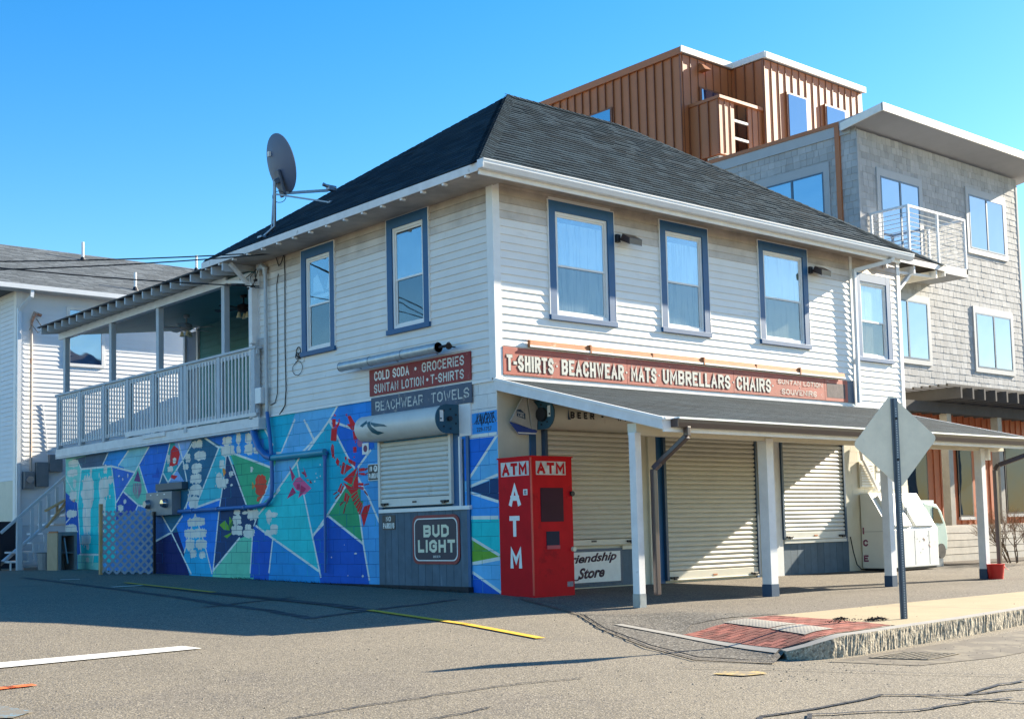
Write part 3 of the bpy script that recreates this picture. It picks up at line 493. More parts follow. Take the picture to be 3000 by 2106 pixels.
MURAL_FIGURES=[('red',[(4.19,2.77),(4.08,2.76),(4.09,2.63),(4.18,2.63)]),('red',[(4.08,2.65),(3.96,2.73),(3.98,2.66),(4.05,2.6)]),('red',[(4.15,2.82),(4.1,2.85),(4.07,2.8)]),('red',[(4.02,2.73),(3.97,2.76),(3.96,2.72)]),('red',[(4.21,2.62),(4.04,2.62),(4.07,2.4),(4.24,2.42)]),('red',[(4.2,2.37),(4.15,2.33),(4.14,2.15),(4.2,2.13),(4.24,2.29)]),('red',[(4.16,2.14),(4.11,2.15),(4.13,2.1)]),('red',[(4.1,2.05),(4.06,2.13),(3.98,2.06),(4.03,1.98)]),('red',[(3.74,2.78),(3.65,2.78),(3.5,2.62),(3.52,2.54),(3.61,2.54),(3.76,2.65),(3.67,2.65)]),('red',[(3.8,2.81),(3.74,2.82),(3.76,2.77)]),('red',[(3.59,2.53),(3.52,2.51),(3.46,2.38),(3.57,2.38)]),('red',[(3.54,2.36),(3.49,2.37),(3.52,2.32)]),('red',[(3.59,2.27),(3.49,2.27),(3.49,2.18),(3.58,2.18)]),('red',[(3.59,2.11),(3.54,2.12),(3.55,2.09)]),('red',[(3.89,2.05),(3.82,2.02),(3.88,1.84),(3.96,1.87)]),('red',[(3.8,2.01),(3.61,1.95),(3.79,1.88),(3.86,1.83)]),('red',[(3.74,2.1),(3.52,2.02),(3.54,1.96),(3.72,2.03)]),('red',[(3.84,2.13),(3.77,2.12),(3.8,2.05)]),('red',[(3.98,2.0),(3.93,1.98),(3.96,1.95)]),('red',[(3.89,1.76),(3.47,1.94),(3.65,1.67)]),('red',[(3.61,1.67),(3.46,1.91),(3.46,1.58),(3.66,1.51),(3.9,1.72),(3.65,1.63)]),('red',[(3.43,1.92),(3.27,1.92),(3.27,1.87),(3.43,1.87)]),('red',[(3.43,1.85),(3.27,1.84),(3.27,1.8),(3.43,1.82)]),('red',[(3.45,1.69),(3.31,1.68),(3.31,1.64),(3.46,1.65)]),('red',[(3.46,1.63),(3.31,1.62),(3.31,1.57),(3.46,1.6)]),('red',[(3.95,1.71),(3.92,1.69),(4.0,1.56),(4.06,1.58)]),('red',[(3.9,1.67),(3.86,1.65),(3.96,1.53),(4.0,1.55)]),('red',[(3.83,1.55),(3.75,1.53),(3.82,1.4),(3.88,1.42)]),('red',[(3.74,1.51),(3.7,1.49),(3.79,1.36),(3.82,1.38)]),('red',[(3.67,1.48),(3.49,1.56),(3.47,1.53),(3.64,1.44)]),('red',[(3.63,1.42),(3.46,1.51),(3.45,1.48),(3.61,1.39)]),('red',[(3.59,1.37),(3.43,1.46),(3.42,1.42),(3.57,1.33)]),('red',[(3.54,1.31),(3.41,1.41),(3.39,1.38),(3.5,1.28)]),('red',[(3.5,1.26),(3.38,1.38),(3.35,1.36),(3.47,1.21)]),('red',[(3.46,1.2),(3.34,1.35),(3.34,1.31),(3.42,1.18)]),('red',[(3.39,1.18),(3.3,1.31),(3.12,1.34),(3.32,0.98)]),('dark_red',[(4.08,1.58),(4.05,1.56),(4.17,1.52),(4.19,1.54)]),('dark_red',[(4.01,1.54),(3.99,1.52),(4.12,1.45),(4.14,1.47)]),('dark_red',[(3.89,1.42),(3.88,1.39),(4.0,1.33),(4.01,1.36)]),('dark_red',[(3.83,1.37),(3.81,1.36),(3.87,1.21),(3.91,1.22)]),('dark_red',[(3.27,1.91),(3.16,1.92),(3.16,1.9),(3.26,1.87)]),('dark_red',[(3.27,1.82),(3.17,1.85),(3.17,1.83),(3.26,1.8)]),('dark_red',[(3.29,1.66),(3.16,1.67),(3.16,1.65),(3.29,1.64)]),('dark_red',[(3.28,1.57),(3.19,1.49),(3.2,1.47),(3.3,1.54)]),('rose',[(5.54,2.07),(5.36,1.88),(5.46,1.8)]),('rose',[(5.44,1.71),(5.33,1.6),(5.64,1.51)]),('pink',[(5.44,1.76),(5.33,1.85),(5.2,1.87),(4.85,1.66),(5.04,1.57),(5.11,1.57),(5.27,1.51),(5.2,1.62),(5.34,1.66)]),('rose',[(5.31,1.75),(5.2,1.75),(5.18,1.66),(5.31,1.66)]),('rose',[(5.17,1.73),(5.01,1.66),(5.09,1.6),(5.25,1.53)]),('rose',[(5.09,2.03),(4.97,1.86),(5.04,1.85)]),('dark_red',[(5.17,1.94),(5.08,1.95),(5.04,1.88)]),('orange',[(5.0,1.82),(4.91,1.81),(4.95,1.77)]),('dark_red',[(4.88,1.8),(4.81,1.74),(4.91,1.75)]),('scarlet',[(6.63,1.96),(6.57,1.98),(6.53,1.95),(6.46,1.98),(6.42,1.95),(6.34,1.93),(6.36,1.89),(6.3,1.85),(6.34,1.8),(6.29,1.75),(6.36,1.68),(6.36,1.64),(6.45,1.59),(6.53,1.54),(6.57,1.6),(6.67,1.63),(6.71,1.68),(6.68,1.73),(6.74,1.78),(6.69,1.83),(6.71,1.89)]),('orange',[(6.82,1.86),(6.74,1.79),(6.76,1.74),(6.82,1.72)]),('scarlet',[(6.62,1.59),(6.51,1.57),(6.6,1.49),(6.67,1.51)]),('orange',[(7.91,2.15),(7.83,2.15),(7.78,2.07),(7.87,1.99)]),('orange',[(7.86,1.94),(7.78,1.94),(7.81,1.77),(7.86,1.77)]),('leaf',[(8.04,1.11),(7.82,1.19),(7.71,1.09),(7.64,1.0),(7.87,1.02)]),('leaf_dark',[(7.71,1.1),(7.53,1.16),(7.54,1.06),(7.68,1.02)]),('leaf',[(7.66,1.26),(7.54,1.18),(7.67,1.1)]),('leaf',[(7.88,0.9),(7.6,0.96),(7.57,0.94),(7.75,0.86)]),('red',[(10.02,2.62),(9.88,2.71),(9.69,2.63),(9.62,2.52),(9.73,2.33),(10.03,2.29),(10.16,2.2),(10.06,2.37)]),('red',[(9.99,2.14),(9.72,2.1),(9.86,2.04),(10.03,2.08)]),('plum',[(11.51,2.31),(11.37,2.05),(11.71,2.09)]),('mauve',[(11.72,2.05),(11.68,2.05),(11.71,1.88),(11.59,1.71),(11.76,1.88)]),('mauve',[(11.64,2.05),(11.59,2.04),(11.63,1.87),(11.56,1.71),(11.68,1.88)]),('mauve',[(11.56,2.05),(11.51,2.04),(11.55,1.87),(11.54,1.71),(11.6,1.87)]),('mauve',[(11.48,2.04),(11.43,2.04),(11.43,1.86),(11.52,1.71),(11.51,1.87)]),('mauve',[(11.4,2.04),(11.35,2.03),(11.35,1.86),(11.49,1.71),(11.43,1.86)]),('blue_deep',[(10.63,2.33),(10.53,2.22),(10.52,2.1),(10.84,2.12),(10.86,2.17),(10.7,2.18)]),('blue_deep',[(11.19,2.2),(11.09,2.2),(11.1,2.16),(11.19,2.17)]),('orange',[(14.97,1.88),(14.68,1.88),(14.83,1.75),(14.95,1.79)])]
MURAL_PATCHES=[('bare',14.05,1.97,0.6,0.72),('bare',14.12,1.37,0.42,0.76),('bare',14.16,0.9,0.51,0.26),('bare',13.21,2.01,0.49,0.48),('bare',13.3,1.57,0.35,0.48),('bare',13.34,1.13,0.31,0.36),('bare',13.13,2.41,0.18,0.2),('bare',12.87,2.17,0.26,0.17),('bare',14.88,2.63,0.53,0.17),('bare',14.93,2.42,0.58,0.17),('bare',14.88,1.9,0.39,0.21),('bare',14.97,1.5,0.58,0.17),('bare',15.0,1.15,0.63,0.23),('bare',14.8,2.17,0.15,0.21),('bare',14.07,0.76,0.14,0.17),('bare',14.07,0.46,0.18,0.11),('bare',10.12,2.46,0.11,0.19),('bare',9.86,2.41,0.14,0.13),('bare',10.04,2.25,0.23,0.12),('bare',12.14,1.68,0.13,0.1),('bare',12.36,1.54,0.25,0.16),('bare',12.44,2.23,0.09,0.05),('bare',12.0,2.22,0.07,0.11),('bare',12.25,2.15,0.06,0.07),('bare',8.82,2.67,0.24,0.17),('bare',9.02,2.67,0.17,0.15),('bare',8.79,2.44,0.45,0.18),('bare',8.93,2.21,0.4,0.19),('bare',8.96,2.01,0.45,0.19),('bare',8.97,1.8,0.45,0.21),('bare',9.07,1.57,0.37,0.25),('bare',9.28,2.43,0.21,0.18),('bare',9.38,2.26,0.2,0.12),('bare',7.71,2.47,0.49,0.2),('bare',7.73,2.65,0.34,0.17),('bare',7.3,2.66,0.15,0.22),('bare',7.3,2.46,0.15,0.16),('bare',6.94,2.65,0.22,0.2),('bare',6.93,2.45,0.29,0.2),('bare',6.66,2.42,0.18,0.14),('bare',7.94,2.23,0.19,0.17),('bare',8.04,1.95,0.23,0.26),('bare',7.93,1.85,0.34,0.15),('bare',7.81,1.91,0.23,0.11),('bare',9.12,1.18,0.37,0.17),('bare',8.84,1.19,0.44,0.17),('bare',9.21,0.97,0.45,0.19),('bare',8.8,0.97,0.48,0.19),('bare',9.21,0.76,0.37,0.21),('bare',8.76,0.76,0.44,0.19),('bare',9.09,0.58,0.25,0.17),('bare',8.72,0.56,0.23,0.13),('bare',7.38,1.33,0.22,0.1),('bare',7.38,1.19,0.3,0.19),('bare',7.38,1.0,0.4,0.19),('bare',7.09,1.31,0.21,0.07),('bare',6.8,1.27,0.39,0.2),('bare',6.95,0.95,0.39,0.16),('bare',6.98,1.04,0.21,0.14),('bare',6.25,1.22,0.17,0.24),('bare',6.07,1.25,0.21,0.1),('bare',6.08,1.0,0.24,0.17),('bare',6.25,0.94,0.24,0.1),('bare',6.84,2.08,0.1,0.1),('bare',7.58,2.04,0.15,0.11),('bare',7.57,1.83,0.11,0.05),('bare',4.57,2.04,0.04,0.03),('bare',4.7,1.9,0.03,0.03),('bare',4.57,1.85,0.04,0.03),('bare',4.74,1.77,0.04,0.03),('bare',4.67,1.83,0.03,0.03),('bare',3.56,0.57,0.09,0.03),('bare',3.37,0.21,0.06,0.05),('bare',4.26,0.51,0.04,0.03),('bare',3.79,0.22,0.03,0.03),('bare',3.88,0.71,0.03,0.01)]
# ---------------------------------------------------------------- corner store building
B = thing('store_building', 'white clapboard corner store with painted block ground floor, blue window trim and dark hip roof', 'building', (0, 0, 0))
core = MB()
core.box((.012, .012, -.3), (10.24, 15.3, 2.8)); core.box((.06, .06, 2.8), (10.24, 6.52, 6.02))
core.build('wall_core', cream, B)
LB = [(.76, 2.84, .1, 2.3)]                              # opening boarded over behind the shutter on the side wall (y0,y1,z0,z1)
# painted block side wall: one object per block, mural paint clipped onto every block face
cellc = sorted({c for c, _ in MURAL_CELLS} | {c for c, _ in MURAL_FIGURES} | {'line', 'bare'}); CI = {c: i for i, c in enumerate(cellc)}
pm = [paint(c) for c in cellc]
layers = [(CI[c], p, 0.0) for c, p in MURAL_CELLS]
for w, pts in MURAL_LINES: layers += [(CI['line'], q, .0012) for q in stroke(pts, w * .82)]
layers += [(CI[c], p, .0024) for c, p in MURAL_FIGURES]
def blob(cy, cz, w, h):
    # scraped patch: fairly square, with ragged brush-like ends
    if w < .08 or h < .1:
        return [(cy + math.cos(a) * w / 2 * random.uniform(.7, 1.1), cz + math.sin(a) * h / 2 * random.uniform(.7, 1.1)) for a in [k * .785 for k in range(8)]]
    n = max(5, int(w / .035)); top = []; bot = []
    for k in range(n + 1):
        y = cy - w / 2 + w * k / n; e = 1 - .35 * abs(2 * k / n - 1) ** 3
        top.append((y + random.uniform(-.008, .008), cz + h / 2 * e * random.choice((1, .97, .9, .8, 1.08)))); bot.append((y + random.uniform(-.008, .008), cz - h / 2 * e * random.choice((1, .96, .86, 1.12, 1.25, .78))))
    sd_ = [(cy + w / 2 + random.uniform(-.02, .025), cz + h / 2 * t) for t in (.6, .3, 0, -.3, -.6)]; sl = [(cy - w / 2 + random.uniform(-.025, .02), cz + h / 2 * t) for t in (-.6, -.3, 0, .3, .6)]
    return top + sd_ + bot[::-1] + sl
for c, cy, cz, w, h in MURAL_PATCHES:
    layers.append((CI[c], blob(cy, cz, w, h), .0036))
    if w > .12 and h > .2:
        for _ in range(7): layers.append((CI[c], blob(cy + random.uniform(-.65, .65) * w, cz + random.uniform(-.6, .6) * h, w * random.uniform(.06, .18), h * random.uniform(.08, .3)), .0036))
bb = [(min(p[0] for p in q), max(p[0] for p in q), min(p[1] for p in q), max(p[1] for p in q)) for _, q, _ in layers]
side = MB().box((.0055, 0.0, -.3), (.011, 15.32, 3.0), 0)
sw_ = side.build('side_wall', [mortar], B)
bl_faces = []
for r_ in range(16):
    z1 = 3.0 - r_ * .2; z0 = z1 - .2
    if z1 < 0: break
    offs = .2 if r_ % 2 else 0
    k = 0
    while True:
        y0 = max(0, k * .4 - offs); y1 = min(15.32, (k + 1) * .4 - offs); k += 1
        if y0 >= 15.31: break
        if y1 - y0 < .04: continue
        segs = [(y0, y1)]
        for a, b, c, d in LB:
            if z0 + .1 > c and z1 - .1 < d:
                ns = []
                for s0, s1 in segs:
                    if s1 <= a or s0 >= b: ns.append((s0, s1)); continue
                    if s0 < a: ns.append((s0, a))
                    if s1 > b: ns.append((b, s1))
                segs = ns
        if z1 < base(0, y0) - .02: continue
        for s0, s1 in segs:
            if s1 - s0 > .03 and not (z0 > 2.75 and s0 > 6.6): bl_faces.append((s0, s1, z0, z1))
bl_faces.sort(key=lambda b: b[0])
def block(m, y0, y1, z0, z1):
    g_ = .0014; y0 += g_; y1 -= g_; z0 += g_; z1 -= g_; c = .0022; jit = random.uniform(0, .0012); x = -jit; rn = random.random()
    base_c = [i for i in range(len(layers)) if not (bb[i][1] < y0 or bb[i][0] > y1 or bb[i][3] < z0 or bb[i][2] > z1)]
    side_ci = None; lv = 0
    for i in base_c:
        ci, poly, off = layers[i]; q = clip(poly, y0 + c, y1 - c, z0 + c, z1 - c)
        if q:
            m.add([(x - .00025 * lv - .0001, a, b) for a, b in q], [tuple(range(len(q)))], ci, rn); lv += 1
            if off == 0 and side_ci is None: side_ci = ci
    if side_ci is None: side_ci = CI['steel']
    O = [(y0, z0), (y1, z0), (y1, z1), (y0, z1)]; I_ = [(y0 + c, z0 + c), (y1 - c, z0 + c), (y1 - c, z1 - c), (y0 + c, z1 - c)]
    m.add([(x + .0002, a, b) for a, b in I_] + [(x + .004, a, b) for a, b in O], [(0, 1, 2, 3)] + [(i, (i + 1) % 4, 4 + (i + 1) % 4, 4 + i) for i in range(4)], side_ci, rn)
    return m
def used(m):                                             # keep only the material slots that are used
    u = sorted(set(m.m)); mp = {a: i for i, a in enumerate(u)}; m.m = [mp[a] for a in m.m]; return [pm[a] for a in u]
rest = MB()
for i, b4 in enumerate(bl_faces):
    if i < 300: m = block(MB(), *b4); m.build('block', used(m), sw_, recalc=False)
    else: block(rest, *b4)
rest.build('blocks_far_end', used(rest), sw_, recalc=False, kind='stuff')
# plain white front and end walls of the ground floor
fw = MB(); fw.box((0, -.003, -.2), (10.26, .02, 3.0)).build('front_wall', cream, B)
fwo = B.children[-1]
m = MB()
for r_ in range(15):                                     # visible block joints on the sunlit right end
    z1 = 2.96 - r_ * .2
    for k in range(6):
        x0 = 8.22 + k * .4 - (.2 if r_ % 2 else 0); x1 = min(10.26, x0 + .394); x0 = max(8.22, x0)
        if x1 - x0 > .05: MB().box((x0, -.009, max(-.1, z1 - .197)), (x1, -.003, z1)).build('block', cream, fwo)
m = MB().box((-.012, -.012, 0), (.0, .0, 0.01))
# clapboard siding with openings
def siding(parent, face, u0, u1, z0, z1, course, holes, mats, proud=.021, plane=0.0, joint=True):
    n = int(round((z1 - z0) / course)); k = 0
    for i in range(n):
        a = z0 + i * course; b = a + course
        segs = [(u0, u1)]
        for h0, h1, hz0, hz1 in holes:
            if b > hz0 and a < hz1:
                ns = []
                for s0, s1 in segs:
                    if s1 <= h0 or s0 >= h1: ns.append((s0, s1)); continue
                    if s0 < h0: ns.append((s0, h0))
                    if s1 > h1: ns.append((h1, s1))
                segs = ns
        out = []
        for s0, s1 in segs:
            if joint and s1 - s0 > 3.2:
                j = s0 + (s1 - s0) * random.uniform(.3, .7); out += [(s0, j - .0015), (j + .0015, s1)]
            else: out.append((s0, s1))
        mt = mats(a)
        for s0, s1 in out:
            if s1 - s0 < .02: continue
            prof = [(0, a), (-proud, a - .004), (-proud + .002, a + .012), (-.004, b + .004), (0, b + .004)]
            if face == 'F': A = [(s0, plane + p, z) for p, z in prof]; Bq = [(s1, plane + p, z) for p, z in prof]
            else: A = [(plane + p, s0, z) for p, z in prof]; Bq = [(plane + p, s1, z) for p, z in prof]
            MB().prism(A, Bq).build('clapboard', mt, parent, recalc=True)
FW = [(1.04, 2.40, 3.92, 5.70), (3.44, 4.60, 3.94, 5.74), (5.92, 7.31, 3.95, 5.74), (8.79, 9.92, 3.86, 5.52)]
LW = [(1.47, 2.54, 3.93, 5.74), (4.03, 5.05, 3.89, 5.71)]
def sheet(face, u0, u1, z0, z1, holes, n0=-.002, n1=.03):
    m = MB(); us = sorted({u0, u1} | {h[0] for h in holes} | {h[1] for h in holes})
    for a, b in zip(us, us[1:]):
        zs = [(z0, z1)]
        for h in holes:
            if h[0] <= a and h[1] >= b: zs = [(z0, h[2]), (h[3], z1)]
        for c, d in zs: m.box((a, n0, c), (b, n1, d)) if face == 'F' else m.box((n0, a, c), (n1, b, d))
    return m
upF = sheet('F', 0.03, 10.26, 3.0, 6.0, [(a + .1, b - .1, c + .08, d - .1) for a, b, c, d in FW]).build('front_siding', white_siding, B)
upL = sheet('L', 0.0, 6.55, 3.0, 6.0, [(a + .1, b - .1, c + .08, d - .1) for a, b, c, d in LW]).build('side_siding', white_siding_left, B)
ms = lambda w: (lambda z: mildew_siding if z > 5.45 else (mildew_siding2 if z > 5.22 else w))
ins = lambda H, e=.03: [(a + e, b - e, c + e, d - e) for a, b, c, d in H]
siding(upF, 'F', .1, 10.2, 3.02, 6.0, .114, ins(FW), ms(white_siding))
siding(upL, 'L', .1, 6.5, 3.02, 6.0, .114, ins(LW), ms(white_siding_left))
MB().box((-.03, -.028, 2.98), (.10, .06, 5.98)).box((-.0295, .06, 2.98), (.05, .11, 5.98)).build('corner_board', white_trim, B)
MB().box((10.18, -.028, 3.0), (10.29, .05, 5.98)).build('corner_board', white_trim, B)
MB().box((8.62, -.026, 3.02), (8.70, .0, 5.9)).build('corner_board', white_trim, B)
MB().box((-.028, 6.47, 3.0), (.05, 6.58, 5.98)).build('corner_board', white_worn, B)
MB().box((-.03, 0.0, 2.965), (.02, 6.58, 3.01)).build('water_table', white_trim, B)
MB().box((.10, -.03, 2.965), (10.29, .02, 3.01)).build('water_table', white_trim, B)
# windows: blue casing, white sashes, glass, curtains
def window(face, u0, u1, z0, z1, lab, cur=curtain, blind=.0, plane=0.0, casing=.135):
    def bx(m, a, b, n0, n1, c, d):
        if face == 'F': m.box((a, plane - n1, c), (b, plane - n0, d))
        else: m.box((plane - n1, a, c), (plane - n0, b, d))
        return m
    c = casing; m = MB()
    bx(m, u0, u0 + c, -.002, .035, z0 + .06, z1); bx(m, u1 - c, u1, -.002, .035, z0 + .06, z1); bx(m, u0 + c, u1 - c, -.002, .0345, z1 - c * 1.15, z1); bx(m, u0 - .015, u1 + .015, -.002, .06, z0, z0 + .075)
    w = m.build('window', blue_trim, B, bevel=.003, label=lab)
    m = MB(); e = .012
    bx(m, u0 - e, u0, 0, .037, z0 + .075, z1 + e); bx(m, u1, u1 + e, 0, .037, z0 + .075, z1 + e); bx(m, u0, u1, 0, .037, z1, z1 + e)
    m.build('trim_edge', white_trim, w)
    a, b, zc, zd = u0 + c, u1 - c, z0 + .075, z1 - c * 1.15; mid = (zc + zd) / 2 - .02
    m = MB(); f = .045
    bx(m, a, a + f, -.03, .012, zc, zd); bx(m, b - f, b, -.03, .012, zc, zd); bx(m, a + f, b - f, -.03, .012, zd - f, zd); bx(m, a + f, b - f, -.03, .012, zc, zc + f * 1.2)
    m.build('frame', white_trim, w, bevel=.002)
    for s0, s1, dn, nm in ((mid - .02, zd - f, -.006, 'upper_sash'), (zc + f * 1.2, mid + .02, -.018, 'lower_sash')):
        m = MB(); q = .030; a2, b2 = a + f, b - f
        bx(m, a2, a2 + q, dn - .012, dn, s0, s1); bx(m, b2 - q, b2, dn - .012, dn, s0, s1); bx(m, a2 + q, b2 - q, dn - .012, dn, s1 - q, s1); bx(m, a2 + q, b2 - q, dn - .012, dn, s0, s0 + q)
        m.build(nm, white_trim, w)
        m = MB(); bx(m, a2 + q, b2 - q, dn - .008, dn - .005, s0 + q, s1 - q); m.build('pane', pane_screen if nm == 'lower_sash' else pane_clear, w)
    # curtain and dark void stand in a shallow box behind the glass
    m = MB(); bx(m, a + f, b - f, -.0355, -.0345, zc + f, zd - f); m.build('room_back', room_dark, w)
    m = MB(); n = 26; zt = zd - f - blind
    for k in range(n):
        p0 = a + f + (b - a - 2 * f) * k / n; p1 = a + f + (b - a - 2 * f) * (k + 1) / n
        d0 = -.0335 + .0006 * math.sin(k * 1.1 + u0); d1 = -.0335 + .0006 * math.sin((k + 1) * 1.1 + u0)
        P = [(p0, d0), (p1, d1)]
        q = [((P[0][0], plane - P[0][1], zc + f), (P[1][0], plane - P[1][1], zc + f), (P[1][0], plane - P[1][1], zt), (P[0][0], plane - P[0][1], zt)) if face == 'F' else ((plane - P[0][1], P[0][0], zc + f), (plane - P[1][1], P[1][0], zc + f), (plane - P[1][1], P[1][0], zt), (plane - P[0][1], P[0][0], zt))][0]
        m.add(q, [(0, 1, 2, 3)])
    if cur: m.build('curtain', cur, w, smooth=True, recalc=False)
    return w
window('F', *FW[0], 'first front window from the corner with a pale blue curtain', curtain, .10)
window('F', *FW[1], 'narrow front window with a pale curtain, second from the corner', curtain, .12)
window('F', *FW[2], 'front window with a torn cream curtain, third from the corner', curtain_cream, .03)
window('F', *FW[3], 'window right of the white downspout with cream curtain', curtain_cream, .02)
window('L', *LW[0], 'side window nearest the corner, dark lower sash', mat('dim_curtain', (.10, .12, .13), .9), .02)
wl = window('L', *LW[1], 'side window hung with a white butterfly ornament', None)
m = MB()
for pts in ([(4.35, 4.95), (4.25, 5.22), (4.18, 5.20), (4.20, 4.98)], [(4.42, 4.93), (4.62, 5.25), (4.74, 5.20), (4.76, 4.96)], [(4.22, 4.90), (4.76, 4.90), (4.74, 4.84), (4.30, 4.83)]):
    m.prism([(.022, y, z) for y, z in pts], [(.026, y, z) for y, z in pts])
m.build('ornament', letter_white, wl)
# roof: two front planes, side, back and hip, then the shingles
EZ = 5.88; RA, RB_ = (3.4, 3.5, 8.72), (6.3, 3.5, 8.72); A0 = (-.62, -.47, EZ); B0 = (9.6, -.47, EZ); T0 = (11.8, -.1, 5.97); D0 = (11.8, 7.45, EZ); E0 = (-.62, 7.45, EZ)
rf = MB(); tk = Vector((0, 0, -.07))
P_ = [A0, B0, (9.6, -.1, 6.145), T0, D0, E0, RA, RB_]
rf.add(P_, [(0, 1, 7, 6), (1, 2, 7), (2, 3, 7), (3, 4, 7), (4, 5, 6, 7), (5, 0, 6)])
rf.add([tuple(Vector(p) + tk) for p in P_[:6]], [(5, 4, 3, 2, 1, 0)])
rim = P_[:6]
for i in range(6):
    a, b = rim[i], rim[(i + 1) % 6]; rf.add([a, b, tuple(Vector(b) + tk), tuple(Vector(a) + tk)], [(0, 1, 2, 3)])
roof = rf.build('roof', roof_base, B, recalc=False)
def shingle_plane(parent, poly3, udir, mt, name, expo, wid, limit, thick=.012, lift=.004, stuffname='shingles', edge=.02, seed=1, jitter=.0, kind_stuff=True, flip=False):
    """overlapping shingles over a planar polygon; nearest ones are objects, the rest one joined mesh"""
    rr = random.Random(seed); O = Vector(poly3[0]); u = Vector(udir).normalized()
    nrm = None
    for i in range(1, len(poly3) - 1):
        c = (Vector(poly3[i]) - O).cross(Vector(poly3[i + 1]) - O)
        if c.length > 1e-6: nrm = c.normalized(); break
    if flip or (not flip and abs(nrm.z) > .3 and nrm.z < 0): nrm = -nrm
    v = nrm.cross(u); v = -v if v.z < 0 else v
    P2 = [((Vector(p) - O).dot(u), (Vector(p) - O).dot(v)) for p in poly3]
    v0, v1 = min(p[1] for p in P2), max(p[1] for p in P2); items = []
    def span(vv):
        xs = []
        for i in range(len(P2)):
            (a, b), (c, d) = P2[i - 1], P2[i]
            if (b > vv) != (d > vv): xs.append(a + (c - a) * (vv - b) / (d - b))
        return (min(xs), max(xs)) if len(xs) >= 2 else None
    r_ = 0; vv = v0
    while vv < v1 - expo * .3:
        s = span(min(v1 - .001, vv + expo * .5))
        if s:
            x = s[0] - (wid * .5 if r_ % 2 else 0) - wid * rr.random() * .3
            while x < s[1]:
                w = wid * (1 + rr.uniform(-jitter, jitter)); a, b = max(x, s[0]), min(x + w - .006, s[1]); x += w
                if b - a > .02: items.append((a, b, vv, rr.random(), rr.uniform(0, .35) * expo * jitter * .5))
        r_ += 1; vv += expo
    ctr = Vector((-11.57, -13.6, .86))
    items.sort(key=lambda t_: (O + u * t_[0] + v * t_[2] - ctr).length)
    full = {}; st = MB()
    def local(a, b, t_=1.0):
        L = expo * 1.12; w = b - a
        return [(0, 0, 0), (w, 0, 0), (w, L, lift * .2), (0, L, lift * .2), (0, 0, thick * t_), (w, 0, thick * t_), (w, L, lift), (0, L, lift)]
    F6 = [(4, 5, 6, 7), (0, 1, 5, 4), (1, 2, 6, 5), (3, 0, 4, 7)]
    basis = Matrix(((u.x, v.x, nrm.x, 0), (u.y, v.y, nrm.y, 0), (u.z, v.z, nrm.z, 0), (0, 0, 0, 1)))
    for i, (a, b, vv, rn, dj) in enumerate(items):
        tt = .7 + .6 * rn; pos = O + u * a + v * (vv - dj) + nrm * .002
        if i < limit:
            key = round((b - a) / .012)
            if key not in full:
                me = bpy.data.meshes.new(name); me.from_pydata(local(0, key * .012), [], F6 if u.cross(v).dot(nrm) > 0 else [f[::-1] for f in F6]); me.materials.append(mt); full[key] = me
            inst(full[key], name, parent, M=Matrix.Translation(pos) @ basis)
        else: st.add([tuple(pos + u * p[0] + v * p[1] + nrm * p[2]) for p in local(a, b, tt)], F6 if u.cross(v).dot(nrm) > 0 else [f[::-1] for f in F6], 0, rn)
    if st.f: st.build(stuffname, mt, parent, recalc=False, kind='stuff')
shingle_plane(roof, [A0, B0, (9.6, -.1, 6.145), RB_, RA], (1, 0, 0), roof_shingle, 'shingle', .142, .31, 300, thick=.018, seed=3, jitter=.12)
shingle_plane(roof, [(9.6, -.1, 6.145), T0, RB_], Vector(T0) - Vector((9.6, -.1, 6.145)), roof_shingle, 'shingle', .142, .31, 0, stuffname='shingles_right_end', seed=4, jitter=.12)
shingle_plane(roof, [E0, A0, RA], (0, 1, 0), roof_shingle, 'shingle', .142, .31, 0, stuffname='shingles_side_slope', seed=5, jitter=.12)
cap = MB()
for (p, q) in ((A0, RA), (RA, RB_), (T0, RB_)):
    p, q = Vector(p), Vector(q); L = (q - p).length; n = int(L / .15); d = (q - p) / n; sd = d.cross(Vector((0, 0, 1))).normalized()
    for k in range(n):
        a = p + d * k + Vector((0, 0, .035)); b = a + d * 1.1 - Vector((0, 0, .012)); w = .15; dz = Vector((0, 0, -.085)) if p != Vector(RA) else Vector((0, 0, -.10))
        cap.add([a - sd * w + dz, a, a + sd * w + dz, b - sd * w + dz, b, b + sd * w + dz], [(0, 1, 4, 3), (1, 2, 5, 4)], 0, random.random())
cap.build('ridge_cap', roof_shingle, roof, recalc=False, kind='stuff')
# fascia boards, rafter tails, brackets
MB().box((-.645, -.47, 5.745), (-.62, 7.46, 5.86)).build('fascia_board', white_worn, B, bevel=.003)
MB().box((9.92, -.125, 5.86), (11.8, -.10, 5.965)).build('fascia_board', white_worn, B)
MB().box((11.78, -.12, 5.76), (11.81, 7.4, 5.9)).build('fascia_board', white_worn, B)
MB().box((-.62, -.47, 5.70), (9.62, -.44, 5.84)).build('fascia_board', white_trim, B)
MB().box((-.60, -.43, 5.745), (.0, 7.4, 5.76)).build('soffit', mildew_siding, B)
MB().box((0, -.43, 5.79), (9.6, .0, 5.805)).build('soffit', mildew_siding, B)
for k in range(16):
    y = -.2 + k * .5; MB().box((-.635, y, 5.715), (-.56, y + .045, 5.744)).build('rafter_tail', white_trim, B)
for x in (9.75, 10.7, 11.5): MB().box((x, -.09, 5.70), (x + .05, .0 if x < 10.2 else 2.0, 5.85)).build('rafter_tail', white_trim, B)
MB().beam((10.32, .05, 5.35), (10.85, .05, 5.78), .05, .09, (0, 1, 0)).beam((10.32, .05, 5.70), (11.7, .05, 5.76), .05, .05, (0, 1, 0)).build('eave_bracket', white_trim, B)
MB().beam((-.02, 6.62, 5.25), (-.52, 6.62, 5.72), .05, .09, (0, 1, 0)).build('eave_bracket', white_worn, B)
